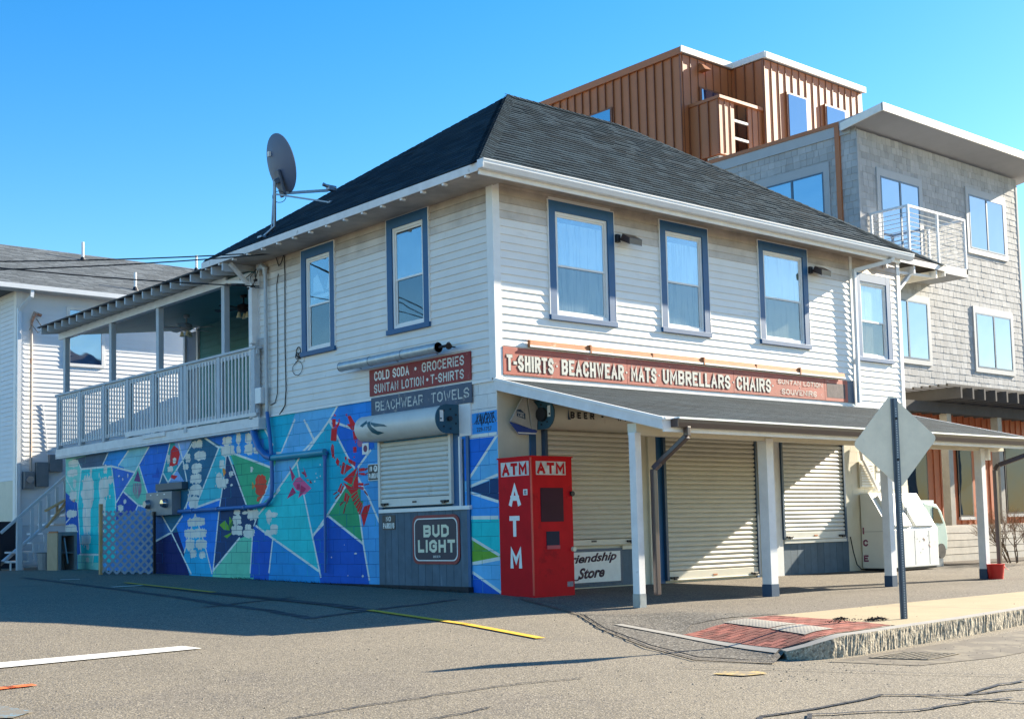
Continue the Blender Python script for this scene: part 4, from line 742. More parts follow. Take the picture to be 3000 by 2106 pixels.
# white gutter with downspout
gp = [(-.475, 5.885), (-.475, 5.765), (-.565, 5.765), (-.60, 5.83), (-.605, 5.885), (-.592, 5.885), (-.58, 5.83), (-.555, 5.785), (-.488, 5.785), (-.488, 5.885)]
MB().prism([(-.66, y, z) for y, z in gp], [(9.9, y, z) for y, z in gp]).box((-.662, -.60, 5.766), (-.655, -.475, 5.885)).box((-.655, -.612, 5.872), (9.9, -.600, 5.886)).build('gutter', gutter_white, B)
m = MB()
for p, q in (((9.3, -.53, 5.78), (9.25, -.50, 5.70)), ((9.25, -.50, 5.70), (8.67, -.09, 5.52)), ((8.67, -.09, 5.54), (8.67, -.075, 3.06))): m.beam(p, q, .075, .055, (0, 1, 0))
m.build('downspout', gutter_white, B, bevel=.008)
# timber porch roof along the front
PZ = lambda y: 2.99 + .258 * y
pr = MB(); X0, X1 = -.02, 9.2
pr.hexa([(X0, -3.1, PZ(-3.1) - .05), (X1, -3.1, PZ(-3.1) - .05), (X1, -.006, PZ(0) - .05), (X0, -.006, PZ(0) - .05), (X0, -3.1, PZ(-3.1)), (X1, -3.1, PZ(-3.1)), (X1, -.006, PZ(0)), (X0, -.006, PZ(0))])
porch = pr.build('porch_roof', [porch_shingle], B)
shingle_plane(porch, [(X0, -3.12, PZ(-3.12) + .002), (X1, -3.12, PZ(-3.12) + .002), (X1, -.03, PZ(-.03) + .002), (X0, -.03, PZ(-.03) + .002)], (1, 0, 0), porch_shingle, 'shingle', .15, .92, 300, thick=.008, seed=8, jitter=.05)
for x in (X0 - .03, X1):
    MB().hexa([(x, -3.13, PZ(-3.13) - .135), (x + .03, -3.13, PZ(-3.13) - .135), (x + .03, 0, PZ(0) - .155), (x, 0, PZ(0) - .155), (x, -3.13, PZ(-3.13) - .012), (x + .03, -3.13, PZ(-3.13) - .012), (x + .03, 0, PZ(0) - .012), (x, 0, PZ(0) - .012)]).build('rake_board', white_worn, porch, bevel=.003)
    MB().hexa([(x - .012, -3.15, PZ(-3.15) - .02), (x + .04, -3.15, PZ(-3.15) - .02), (x + .04, 0, PZ(0) - .02), (x - .012, 0, PZ(0) - .02), (x - .012, -3.15, PZ(-3.15) + .016), (x + .04, -3.15, PZ(-3.15) + .016), (x + .04, 0, PZ(0) + .016), (x - .012, 0, PZ(0) + .016)]).build('rake_trim', white_trim, porch)
MB().box((X0, -3.13, PZ(-3.1) - .17), (X1, -3.105, PZ(-3.1) - .01)).build('eave_board', white_trim, porch)
MB().hexa([(X0 + .14, -3.262, PZ(-3.1) - .018), (X1, -3.262, PZ(-3.1) - .018), (X1, -3.165, PZ(-3.16) + .004), (X0 + .14, -3.165, PZ(-3.16) + .004), (X0 + .14, -3.262, PZ(-3.1) + .004), (X1, -3.262, PZ(-3.1) + .004), (X1, -3.165, PZ(-3.16) + .020), (X0 + .14, -3.165, PZ(-3.16) + .020)]).build('gutter_flashing', bright_flash, porch)
MB().hexa([(X0, -3.16, PZ(-3.16) - .005), (X1, -3.16, PZ(-3.16) - .005), (X1, -3.06, PZ(-3.06) + .010), (X0, -3.06, PZ(-3.06) + .010), (X0, -3.16, PZ(-3.16) + .018), (X1, -3.16, PZ(-3.16) + .018), (X1, -3.06, PZ(-3.06) + .016), (X0, -3.06, PZ(-3.06) + .016)]).build('drip_edge', bright_flash, porch)
MB().box((.05, -2.60, 2.02), (9.1, -2.45, 2.17)).build('porch_beam', cream, porch, bevel=.004)
MB().hexa([(X0 + .02, -3.1, 2.04), (X1 - .02, -3.1, 2.04), (X1 - .02, -2.6, 2.17), (X0 + .02, -2.6, 2.17), (X0 + .02, -3.1, 2.06), (X1 - .02, -3.1, 2.06), (X1 - .02, -2.6, 2.19), (X0 + .02, -2.6, 2.19)]).build('porch_soffit', cream, porch)
for k in range(16):
    x = .25 + k * .585; MB().hexa([(x, -3.05, PZ(-3.05) - .15), (x + .04, -3.05, PZ(-3.05) - .15), (x + .04, -.01, PZ(0) - .15), (x, -.01, PZ(0) - .15), (x, -3.05, PZ(-3.05) - .051), (x + .04, -3.05, PZ(-3.05) - .051), (x + .04, -.01, PZ(0) - .051), (x, -.01, PZ(0) - .051)]).build('rafter', cream, porch)
gy0 = -3.135; gz = PZ(-3.1)
gp = [(gy0, gz - .01), (gy0, gz - .115), (gy0 - .085, gz - .115), (gy0 - .11, gz - .06), (gy0 - .115, gz - .01), (gy0 - .10, gz - .01), (gy0 - .09, gz - .06), (gy0 - .075, gz - .10), (gy0 - .012, gz - .10), (gy0 - .012, gz - .01)]
MB().prism([(.10, y, z) for y, z in gp], [(9.18, y, z) for y, z in gp]).box((.098, gy0 - .113, gz - .114), (.104, gy0, gz - .012)).box((9.176, gy0 - .113, gz - .114), (9.182, gy0, gz - .012)).build('porch_gutter', brown_metal, porch)
for i, x in enumerate((.0, 2.60, 5.52, 8.30)):
    pw = (.11, .155, .13, .13)[i]; zg = wz(x, -2.6); y0 = -2.62; po = MB().box((x, y0, zg + .17), (x + pw, y0 + pw, 2.05)).build('porch_post', white_worn, B, bevel=.004)
    MB().box((x - .004, y0 - .004, zg - .02), (x + pw + .004, y0 + pw + .004, zg + .172)).build('post_foot', blue_metal if i != 0 else galv, po)
for x, pts in ((.32, [(.32, gy0 - .06, gz - .10), (.32, gy0 - .06, gz - .22), (.30, -2.75, gz - .52), (.235, -2.70, gz - .60), (.235, -2.70, wz(.2, -2.7) + .15)]), (9.0, [(9.0, gy0 - .06, gz - .10), (9.0, gy0 - .06, gz - .22), (8.62, -2.75, gz - .42), (8.55, -2.72, gz - .50), (8.55, -2.72, wz(8.5, -2.7) + .16)])):
    m = MB()
    for p, q in zip(pts, pts[1:]): m.beam(p, q, .075, .065, (0, 1, 0) if abs(p[2] - q[2]) > .3 else (1, 0, 0))
    m.build('porch_downspout', brown_metal, B, bevel=.01)
MB().box((8.50, -2.65, 1.86), (8.56, -2.46, 2.03)).build('junction_box', white_trim, B)

# ---------------------------------------------------------------- boarded panels below the shutters
def panel(u0, u1, z0, z1, face, w, lab, mt=blue_board, n0=.0, n1=.022):
    t = MB(); nm = 'board_panel'
    if face == 'F': t.box((u0, -n1 + .006, z0), (u1, 0.003 - .006, z1))
    else: t.box((-n1 + .006, u0, z0), (.003, u1, z1))
    p = t.build(nm, mortar, B, label=lab); n = max(1, round((u1 - u0) / w)); ww = (u1 - u0) / n
    for k in range(n):
        a, b = u0 + k * ww + .003, u0 + (k + 1) * ww - .003; d = n1 + random.uniform(0, .003)
        m = MB(); m.box((a, -d, z0), (b, -.004, z1)) if face == 'F' else m.box((-d, a, z0), (-.004, b, z1)); m.build('board', mt, p)
    return p
panel(.68, 2.88, .02, 1.20, 'L', .166, 'dark blue board panel under the side wall shutter')
boxes('shutter_trim', white_trim, B, [((-.05, .60, 1.19), (-.0, 2.84, 1.245)), ((-.045, .80, 1.245), (0, .83, 2.24)), ((-.03, .56, 2.24), (-.002, .82, 2.72))])
boxes('shutter_surround', blue_trim, B, [((-.035, .83, 1.245), (-.001, 1.0, 2.3)), ((-.03, 2.76, 1.245), (-.001, 2.86, 2.26)), ((-.03, .62, .05), (-.001, .68, 2.24))])
panel(.95, 2.72, .02, .56, 'F', .18, 'blue boards half hidden by the Friendship Store sign')
MB().box((2.36, -.06, .555), (2.74, 0, .61)).build('sill_board', cream, B)
panel(6.32, 8.22, .0, .54, 'F', .2, 'sunlit blue board panel under the right hand shutter')
MB().box((6.30, -.07, .545), (8.10, -.004, .60)).build('sill_board', shutter_white, B)
boxes('shutter_surround', blue_trim, B, [((.58, -.03, 0), (.69, -.004, 2.24)), ((3.19, -.03, 0), (3.32, -.004, 2.38)), ((5.58, -.03, 0), (5.64, -.004, 2.38)), ((2.70, -.03, .0), (2.80, -.004, 2.35)), ((8.10, -.03, .54), (8.18, -.004, 2.3))])
boxes('pilaster', cream, B, [((5.72, -.045, 0), (5.90, -.004, 2.42)), ((3.0, -.045, 0), (3.17, -.004, 2.42))])
MB().box((5.92, -.05, 0), (6.28, -.004, 2.42)).build('pilaster', white_worn, B)
MB().box((5.0, 15.36, 0), (12.0, 18.9, 5.0)).build('unseen_shade_block', white_siding, B)  # unseen block added to cast shade on the white house's lower wall
# dark footing at the base of the side wall
MB().box((-.10, .6, -.1), (-.004, 7.0, .09)).build('footing', mat('black_footing', (.02, .02, .025), .8, var=.3), B)
# ---------------------------------------------------------------- roll-up shutters
def shutter(name, lab, face, u0, u1, z0, z1, hr, h0, h1, mt, hz=None, plate=None, pitch=.072, tilt=0):
    """slatted curtain with side rails, bottom bar and (optionally) a round coil housing; u along the wall"""
    loc = ((u0 + u1) / 2, -.05, z0) if face == 'F' else (-.05, (u0 + u1) / 2, z0)
    t = thing(name, lab, 'shutter', loc, 'roll-up shutters closed over the shop openings')
    pt = (lambda u, n, z: (u, -n, z)) if face == 'F' else (lambda u, n, z: (-n, u, z))
    def bx(m, a, b, n0, n1, c, d):
        p, q = pt(a, n0, c), pt(b, n1, d); return m.box(tuple(min(p[i], q[i]) for i in range(3)), tuple(max(p[i], q[i]) for i in range(3)))
    n = int((z1 - z0 - .07) / pitch); zz = z1 - n * pitch
    prof = [(.030, 0), (.062, .012), (.068, pitch * .45), (.058, pitch * .82), (.036, pitch * .90), (.030, pitch)]
    sl_ = MB(); org = Vector(t['_o'])
    A = [pt(u0, a, b) for a, b in prof]; Bq = [pt(u1, a, b) for a, b in prof]
    sl_.prism([tuple(Vector(p)) for p in A], [tuple(Vector(p)) for p in Bq])
    me = bpy.data.meshes.new('slat'); me.from_pydata(sl_.v, [], sl_.f); me.materials.append(mt)
    b_ = bmesh.new(); b_.from_mesh(me); bmesh.ops.recalc_face_normals(b_, faces=b_.faces); b_.to_mesh(me); b_.free()
    for k in range(n): inst(me, 'slat', t, (0, 0, zz + k * pitch))
    m = MB(); bx(m, u0, u1, .02, .065, z0, zz - .004); bx(m, u0, u1, .02, .085, z0 - .012, z0 + .008); m.build('bottom_bar', mt, t, bevel=.004)
    for a in (u0, u1): m = MB(); s = -1 if a == u0 else 1; bx(m, min(a, a + s * .055), max(a, a + s * .055), .0, .085, z0 - .01, z1 + .02); m.build('guide_rail', mt if face == 'L' else blue_metal, t, bevel=.004)
    for a in (u0 + .02, u1 - .20): m = MB(); bx(m, a, a + .17, .07, .10, z0 + .02, z0 + .05); bx(m, a + .05, a + .12, .10, .12, z0 + .0, z0 + .045); m.build('latch', black_metal, t, bevel=.004)
    m = MB(); c = (u0 + u1) / 2; bx(m, c - .05, c + .05, .066, .072, z0 + .035, z0 + .06); m.build('lock_slot', rust if face == 'F' and u0 > 3 else black_metal, t)
    if hz:
        c, r, prj = hz; ring = []
        for k in range(15):
            a = math.radians(-100 + 200 * k / 14); ring.append((prj - r + r * math.cos(a), c + r * math.sin(a)))
        ring += [(.0, c + r * .985), (.0, c - r * .985)]
        m = MB(); m.prism([pt(h0, a, b) for a, b in ring], [pt(h1, a, b) for a, b in ring]); m.build('coil_housing', mt, t, smooth=True)
        if plate is not None:
            s = -.02; m = MB(); e = 1.06; R2 = [(a * 1.03 if a else 0, c + (b - c) * e) for a, b in ring]
            m.prism([pt(plate, a, b) for a, b in R2], [pt(plate + s, a, b) for a, b in R2]); pl = m.build('end_plate', mat('teal_blue_plate', (.02, .085, .13), .5, var=.1), t)
            m = MB(); q = plate + s; m.tube([pt(q, prj * .5, c), pt(q - .05, prj * .5, c)], .035 if face == 'L' else .10, 14)
            for k in range(7): a = k * .9; m.tube([pt(q, prj * .5 + r * .72 * math.cos(a), c + r * .72 * math.sin(a)), pt(q - .012, prj * .5 + r * .72 * math.cos(a), c + r * .72 * math.sin(a))], .013, 6)
            m.build('bolts', black_metal, pl)
            m = MB(); bx(m, q - .003, q, prj * .72, prj * .86, c - .04, c + .12); m.build('sticker', letter_white, pl)
    return t
s1 = shutter('roll_up_shutter', 'closed shutter on the mural wall under a white coil housing with a bird emblem', 'L', 1.02, 2.74, 1.29, 2.27, .2, .84, 2.90, shutter_white, hz=(2.49, .20, .44), plate=.84)
for c_, pts in ((blue_metal, [(2.50, 2.61), (2.46, 2.56), (2.10, 2.50), (2.02, 2.46), (2.22, 2.48), (2.35, 2.48), (2.45, 2.53)]), (blue_metal, [(2.56, 2.57), (2.50, 2.58), (2.44, 2.50), (2.30, 2.42), (2.14, 2.38), (2.33, 2.36), (2.44, 2.40), (2.54, 2.50)]), (blue_metal, [(2.75, 2.53), (2.66, 2.57), (2.60, 2.60), (2.56, 2.55), (2.62, 2.53), (2.67, 2.50)])):
    def surf(y, z): dz = z - 2.49; x = .44 - .20 + math.sqrt(max(0, .20 ** 2 - dz ** 2)) + .002; return (-x, y, z)
    m = MB(); q = []
    for i in range(len(pts)):
        (a, b), (c, d) = pts[i - 1], pts[i]
        for k in range(4): q.append((a + (c - a) * k / 4, b + (d - b) * k / 4))
    for i in range(24):
        for j in range(12):
            cc = clip(q, 2.0 + i * .035, 2.0 + (i + 1) * .035, 2.30 + j * .03, 2.30 + (j + 1) * .03)
            if cc: m.add([surf(*p) for p in cc], [tuple(range(len(cc)))])
    m.build('bird_emblem', mat('bird_emblem_green', (.02, .09, .12), .5), s1, recalc=False)
s2 = shutter('roll_up_shutter', 'closed shutter behind the red ATM cabinet, housing lettered BEER - WINE', 'F', .87, 2.64, .64, 2.30, .2, .68, 2.85, shutter_mat, hz=(2.50, .20, .44), plate=.68)
stext('BEER', 'lettering', s2, black_metal, (.985, -.446, 2.44), XR, ZU, .47, .095, .24, gap=.9)
stext('-  WIN', 'lettering', s2, black_metal, (1.60, -.446, 2.44), XR, ZU, .66, .095, .24, gap=.9)
m = MB(); m.prism([(.93, -.446, 2.42), (1.0, -.446, 2.42), (.965, -.446, 2.45), (.94, -.446, 2.58)], [(.93, -.447, 2.42), (1.0, -.447, 2.42), (.965, -.447, 2.45), (.94, -.447, 2.58)]); m.build('bottle_emblem', blue_metal, s2)
s3 = shutter('roll_up_door', 'tall ivory roll-up door reaching the pavement, second shop opening', 'F', 3.36, 5.56, .05, 2.36, .2, 3.25, 5.62, shutter_mat, pitch=.075)
s4 = shutter('roll_up_shutter', 'sunlit shutter between the second porch post and the ice chest', 'F', 6.32, 8.06, .62, 2.25, .2, 6.28, 8.14, shutter_white, hz=(2.40, .13, .30))

# ---------------------------------------------------------------- signs
def board(m, face, u0, u1, z0, z1, n0, n1):
    if face == 'F': return m.box((u0, -n1, z0), (u1, -n0, z1))
    return m.box((-n1, u0, z0), (-n0, u1, z1))
sg = thing('shop_sign', 'long faded red sign reading T-SHIRTS BEACHWEAR MATS UMBRELLARS CHAIRS above the porch', 'sign', (4.2, -.03, 3.05))
for a, b in ((.10, 2.595), (2.60, 5.135), (5.14, 7.675), (7.68, 8.38)): board(MB(), 'F', a, b, 3.055 + random.uniform(0, .006), 3.455, .02, .035).build('sign_panel', sign_red, sg, bevel=.003)
board(MB(), 'F', 8.385, 8.62, 3.055, 3.455, .02, .03).build('sign_panel', blue_metal, sg)
board(MB(), 'F', 7.74, 8.30, 3.12, 3.38, .035, .0365).build('painted_out_patch', mat('painted_out_patch', (.10, .075, .08), .7, var=.4, scale=12, stain_or_fold=((.5, .3, .25), .60, 14, (5, 1, .7), .8)), sg)
outl = mat('sign_outline', (.15, .10, .08), .7, var=.2, scale=10, stain_or_fold=((.40, .10, .06), .6, 12, (1, 1, 1), .8))
def ftext(s, x0, x1, z0, z1, par, y, m_=letter_worn, o_=outl, wt=.19):
    if o_: stext(s, 'letter_outline', par, o_, (x0, -y, z0), XR, ZU, x1 - x0, z1 - z0, wt, grow=.010, depth=.0008)
    stext(s, 'lettering', par, m_, (x0, -y - .004, z0), XR, ZU, x1 - x0, z1 - z0, wt)
for s, a, b in (('T-SHIRTS', .16, 1.06), ('BEACHWEAR', 1.22, 2.52), ('MATS', 2.68, 3.25), ('UMBRELLARS', 3.40, 5.04), ('CHAIRS', 5.21, 6.12)): ftext(s, a, b, 3.12, 3.345, sg, .0355)
for x in (1.13, 2.585, 3.315, 5.13, 6.18): m = MB(); m.tube([(x, -.0355, 3.24), (x, -.038, 3.24)], .018, 10); m.build('dot', letter_worn, sg)
ftext('SUNTAN LOTION', 6.32, 7.60, 3.285, 3.365, sg, .0355, letter_worn, None, .17); ftext('SOUVENIRS', 6.42, 7.42, 3.11, 3.205, sg, .0355, letter_worn, None, .17)
m = MB(); m.tube([(6.95, -.0355, 3.245), (6.95, -.038, 3.245)], .011, 8); m.build('dot', letter_worn, sg)
sg = thing('shop_sign', 'dark red side sign reading COLD SODA GROCERIES SUNTAN LOTION T-SHIRTS', 'sign', (-.03, 1.8, 3.03))
board(MB(), 'L', .52, 3.05, 3.03, 3.445, .02, .04).build('sign_panel', sign_red_dark, sg, bevel=.003)
def ltext(s, ya, yb, z0, z1, par, x, m_, off=.17): stext(s, 'lettering', par, m_, (-x, ya, z0), YL, ZU, ya - yb, z1 - z0, off)
lw2 = mat('worn_lettering_on_dark_red', (.66, .66, .60), .7, var=.15, scale=12, stain_or_fold=((.20, .04, .04), .57, 12, (1, 1, 1), .9))
ltext('COLD SODA', 2.91, 1.99, 3.26, 3.405, sg, .0402, letter_white); ltext('GROCERIES', 1.67, .66, 3.26, 3.405, sg, .0402, lw2)
ltext('SUNTAN LOTION', 2.92, 1.62, 3.065, 3.205, sg, .0402, lw2); ltext('T-SHIRTS', 1.46, .67, 3.065, 3.205, sg, .0402, lw2)
m = MB(); m.tube([(-.04, 1.83, 3.335), (-.0425, 1.83, 3.335)], .026, 10).tube([(-.04, 1.54, 3.14), (-.0425, 1.54, 3.14)], .024, 10); m.build('dot', letter_white, sg)
sg = thing('shop_sign', 'flaking blue side sign reading BEACHWEAR TOWELS', 'sign', (-.03, 1.75, 2.71))
board(MB(), 'L', .51, 3.01, 2.705, 3.0, .02, .04).build('sign_panel', sign_blue, sg, bevel=.003)
ltext('BEACHWEAR', 2.89, 1.65, 2.78, 2.93, sg, .0402, letter_worn_blue, .15); ltext('TOWELS', 1.46, .56, 2.78, 2.93, sg, .0402, letter_worn_blue, .15)
def rrect(y0, y1, z0, z1, r, n=6):
    o = []
    for cy, cz, a0 in ((y1 - r, z1 - r, 0), (y0 + r, z1 - r, 90), (y0 + r, z0 + r, 180), (y1 - r, z0 + r, 270)):
        for k in range(n + 1): a = math.radians(a0 + 90 * k / n); o.append((cy + r * math.cos(a), cz + r * math.sin(a)))
    return o
def rplate(par, name, m_, y0, y1, z0, z1, r, x0, x1):
    R = rrect(y0, y1, z0, z1, r); m = MB(); m.prism([(-x0, a, b) for a, b in R], [(-x1, a, b) for a, b in R]); return m.build(name, m_, par)
bs = thing('beer_sign', 'rounded dark sign with maroon rim reading BUD LIGHT BEER on the blue boards', 'sign', (-.03, 1.4, .42))
rplate(bs, 'rim', mat('maroon_paint', (.22, .012, .02), .5, var=.2), .85, 1.98, .41, 1.13, .13, .026, .040)
rplate(bs, 'border', letter_white, .895, 1.935, .455, 1.085, .11, .040, .042); rplate(bs, 'face', mat('navy_sign_face', (.008, .012, .04), .5), .915, 1.915, .472, 1.068, .10, .042, .044)
ltext('BUD', 1.70, 1.09, .805, .985, bs, .0441, letter_cream, .25); ltext('LIGHT', 1.84, .95, .58, .765, bs, .0441, letter_cream, .25); ltext('BEER', 1.47, 1.30, .505, .535, bs, .0441, letter_white, .15)
np1 = thing('parking_sign', 'black NO PARKING sign with a circled P beside the side shutter rail', 'sign', (-.03, 2.98, 1.71), 'no parking signs')
rplate(np1, 'border', letter_white, 2.82, 3.14, 1.705, 1.965, .02, .004, .03); rplate(np1, 'face', black_metal, 2.83, 3.13, 1.715, 1.955, .016, .03, .032)
ltext('NO', 3.09, 3.02, 1.85, 1.93, np1, .0321, letter_white, .2); ltext('PARKING', 3.11, 2.85, 1.74, 1.82, np1, .0321, letter_white, .18)
m = MB(); m.tube([(-.032, 2.93, 1.89), (-.0335, 2.93, 1.89)], .05, 18); m.build('disc', letter_white, np1); ltext('P', 2.95, 2.915, 1.862, 1.92, np1, .0336, black_metal, .2)
np2 = thing('parking_sign', 'worn black NO PARKING sign on the boards left of the beer sign', 'sign', (-.03, 2.6, .93), 'no parking signs')
rplate(np2, 'face', mat('scuffed_black_sign', (.03, .03, .035), .5, var=.3, scale=8, stain_or_fold=((.3, .3, .32), .62, 9, (1, 1, 1), .6)), 2.43, 2.77, .93, 1.155, .012, .026, .030); ltext('NO', 2.67, 2.54, 1.06, 1.135, np2, .0301, letter_white, .18); ltext('PARKING', 2.75, 2.45, .95, 1.035, np2, .0301, letter_white, .18)
fs = thing('shop_sign', 'white Friendship Store sign leaning low beside the ATM cabinet', 'sign', (1.8, -.06, .07))
MB().box((1.0, -.045, .06), (2.36, -.026, .58)).build('backing', blue_metal, fs); MB().box((1.05, -.055, .09), (2.31, -.045, .535)).build('sign_panel', letter_white, fs, bevel=.002)
ink = mat('dark_plum_lettering', (.05, .012, .03), .6)
text('Friendship', 'lettering', fs, ink, (1.15, -.0551, .325), (1, 0, .04), ZU, w=1.08, h=.165, off=.03, shear=.35); text('Store', 'lettering', fs, ink, (1.42, -.0551, .14), (1, 0, .04), ZU, w=.55, h=.16, off=.035, shear=.35)
m = MB(); 
for k in range(14): a = 2.6 + k * .26; m.tube([(1.38 + .065 * math.cos(a), -.056, .175 + .045 * math.sin(a)), (1.38 + .065 * math.cos(a + .26), -.056, .175 + .045 * math.sin(a + .26))], .010, 5)
m.build('flourish', ink, fs)
# boat-shaped sign next to the shutter end plate
bt = thing('boat_sign', 'sailboat shaped sign with dirty white sails and blue hull high beside the corner', 'sign', (.4, -.1, 2.26))
def pl(par, name, m_, pts, y0, y1): m = MB(); m.prism([(x, -y0, z) for x, z in pts], [(x, -y1, z) for x, z in pts]); return m.build(name, m_, par)
sail = mat('grimy_sail_white', (.52, .50, .46), .6, var=.25, scale=4, stain_or_fold=((.25, .22, .2), .6, 4, (1, 1, 1), .6))
pl(bt, 'sail', sail, [(.42, 2.80), (.44, 2.77), (.52, 2.30), (.14, 2.40)], .10, .115); pl(bt, 'sail', sail, [(.47, 2.79), (.66, 2.62), (.64, 2.29), (.54, 2.30)], .10, .115)
pl(bt, 'hull', mat('hull_blue', (.015, .06, .30), .5), [(.13, 2.385), (.64, 2.275), (.60, 2.215), (.30, 2.215)], .098, .118); pl(bt, 'stripe', letter_white, [(.265, 2.245), (.62, 2.245), (.605, 2.225), (.285, 2.225)], .118, .120)
pl(bt, 'emblem', blue_metal, [(.26, 2.56), (.33, 2.57), (.42, 2.51), (.42, 2.43), (.26, 2.47)], .115, .117); text('SWEET', 'lettering', bt, letter_white, (.27, -.1171, 2.51), (1, 0, -.2), ZU, w=.13, h=.03); text('LIFE', 'lettering', bt, letter_white, (.29, -.1171, 2.47), (1, 0, -.2), ZU, w=.11, h=.03)
# round tin, graffiti and stickers on the side wall
st = thing('sticker_cluster', 'small pink and white round stickers left of the side shutter housing', 'stickers', (-.01, 3.25, 2.2))
m = MB(); m.tube([(-.006, 3.38, 2.33), (-.010, 3.38, 2.33)], .075, 18); m.build('sticker', mat('pink_sticker', (.35, .10, .22), .6), st)
MB().box((-.011, 3.14, 2.13), (-.006, 3.32, 2.31)).build('sticker', letter_white, st); m = MB(); m.tube([(-.011, 3.23, 2.22), (-.0125, 3.23, 2.22)], .055, 16); m.build('sticker', mat('plum_sticker', (.16, .03, .09), .6), st)
gf = thing('graffiti_tag', 'black handwritten tag and number 229-1757 on bright blue paint by the corner', 'graffiti', (-.01, .25, 2.25))
text('KANGPOE', 'lettering', gf, black_metal, (-.0052, .46, 2.385), YL, (0, 0, 1), w=.40, h=.15, off=-.005, shear=.3, extrude=.001); text('229-1757', 'lettering', gf, black_metal, (-.0052, .45, 2.28), YL, (0, .1, 1), w=.33, h=.06, extrude=.001)
m = MB(); m.tube([(-.006, .50, 2.40), (-.006, .36, 2.53), (-.006, .34, 2.36), (-.006, .24, 2.55), (-.006, .20, 2.36), (-.006, .10, 2.53), (-.006, .03, 2.40)], .004, 4); m.build('flourish', black_metal, gf)
# sign lamps
lp = thing('sign_lamp', 'long rusty lamp trough over the front red sign', 'lamp', (4.4, -.1, 3.5))
LX0, LX1 = .58, 8.28
for k in range(3):
    a, b = LX0 + k * 2.567, LX0 + (k + 1) * 2.567 - .01
    m = MB(); R = [(-.014, 3.48), (-.014, 3.56), (-.030, 3.585), (-.050, 3.57), (-.062, 3.505), (-.058, 3.503), (-.047, 3.563), (-.030, 3.577), (-.018, 3.557), (-.018, 3.48)]
    m.prism([(a, y - .010, z) for y, z in R], [(b, y - .010, z) for y, z in R]); m.build('trough', rust, lp, smooth=True)
    MB().box((a, -.079, 3.478), (b, -.073, 3.507)).build('lip', letter_white, lp)
    MB().box((a, -.07, 3.485), (a + .02, -.026, 3.58)).build('end_cap', rust, lp)
    m = MB(); m.tube([(a + .03, -.048, 3.525), (b - .03, -.048, 3.525)], .014, 8); m.build('tube', letter_white, lp)
    MB().box((a + 1.2, -.083, 3.475), (a + 1.23, -.02, 3.60)).build('bracket', rust, lp)
lp = thing('sign_lamp', 'round galvanised lamp tube over the side sign with a black swivel spotlight', 'lamp', (-.2, 2.3, 3.5))
m = MB(); m.tube([(-.24, 1.0, 3.54), (-.24, 3.55, 3.54)], .075, 18); m.build('tube_housing', galv_ := mat('pale_galvanised', (.50, .54, .56), .4, .4, var=.2, scale=8, stain_or_fold=((.22, .2, .15), .6, 7, (1, .4, 1), .6)), lp, smooth=True)
for y in (1.0, 1.85, 2.7, 3.53): m = MB(); m.tube([(-.24, y, 3.54), (-.24, y + .015, 3.54)], .079, 18); m.build('band', galv, lp)
for y in (1.3, 2.3, 3.3): m = MB(); m.tube([(-.17, y, 3.55), (-.01, y, 3.5)], .012, 6); m.build('bracket', galv, lp)
m = MB(); m.tube([(-.24, .98, 3.54), (-.20, .86, 3.55), (-.22, .78, 3.56)], .022, 8).tube([(-.21, .80, 3.57), (-.27, .72, 3.52)], [.03, .05], 10).tube([(-.20, .9, 3.55), (-.01, .9, 3.55)], .01, 6); m.build('spotlight', black_metal, lp)
for (x, z, lab) in ((2.52, 5.30, 'small flood light on the front wall between the first and second windows'), (7.43, 5.38, 'small flood light on the front wall right of the third window')):
    f = thing('flood_light', lab, 'lamp', (x, -.1, z), 'flood lights under the eave')
    MB().box((x - .10, -.08, z - .06), (x - .02, -.016, z + .06)).build('wall_box', black_metal, f, bevel=.004)
    m = MB(); m.prism([(x - .02, -.06, z - .02), (x - .02, -.26, z - .12), (x - .02, -.27, z - .02), (x - .02, -.12, z + .07)], [(x + .26, -.06, z - .02), (x + .26, -.26, z - .12), (x + .26, -.27, z - .02), (x + .26, -.12, z + .07)]); m.build('head', brown_metal, f, bevel=.004)
    m = MB(); m.hexa([(x, -.262, z - .112), (x + .24, -.262, z - .112), (x + .24, -.07, z - .028), (x, -.07, z - .028), (x, -.264, z - .118), (x + .24, -.264, z - .118), (x + .24, -.07, z - .034), (x, -.07, z - .034)]); m.build('glass', mat('frosted_lens', (.55, .6, .55), .2), f)

# ---------------------------------------------------------------- red ATM cabinet
at = thing('atm_cabinet', 'tall red metal ATM cabinet standing at the corner under the porch', 'atm', (.3, -.38, -.02))
MB().box((-.06, -.74, -.05), (.70, -.06, 1.86)).build('cabinet', red_paint, at, bevel=.006)
MB().box((-.075, -.752, 1.852), (.712, -.05, 1.872)).build('top_plate', red_paint, at); MB().box((-.065, -.745, .0), (-.045, -.725, 1.85)).build('corner_trim', mat('lighter_red_paint', (.55, .02, .02), .35), at)
for zz_, kz in (((1.50, 1.205), 'A'), ((1.07, .79), 'T'), ((.64, .36), 'M')): stext(kz, 'lettering', at, letter_white, (-.0605, -.28, zz_[1]), YL, ZU, .24 if kz != 'T' else .21, zz_[0] - zz_[1], .23, depth=.003)
MB().box((-.0615, -.70, 1.61), (-.0602, -.12, 1.805)).build('light_panel', mat('scratched_light_panel', (.60, .58, .55), .5, var=.3, scale=9), at); stext('ATM', 'lettering', at, red_paint, (-.0618, -.15, 1.625), YL, ZU, .51, .165, .27)
MB().box((.03, -.7412, 1.615), (.58, -.7402, 1.80)).build('light_panel', MATS['scratched_light_panel'], at); stext('ATM', 'lettering', at, red_paint, (.05, -.7416, 1.63), XR, ZU, .51, .155, .27)
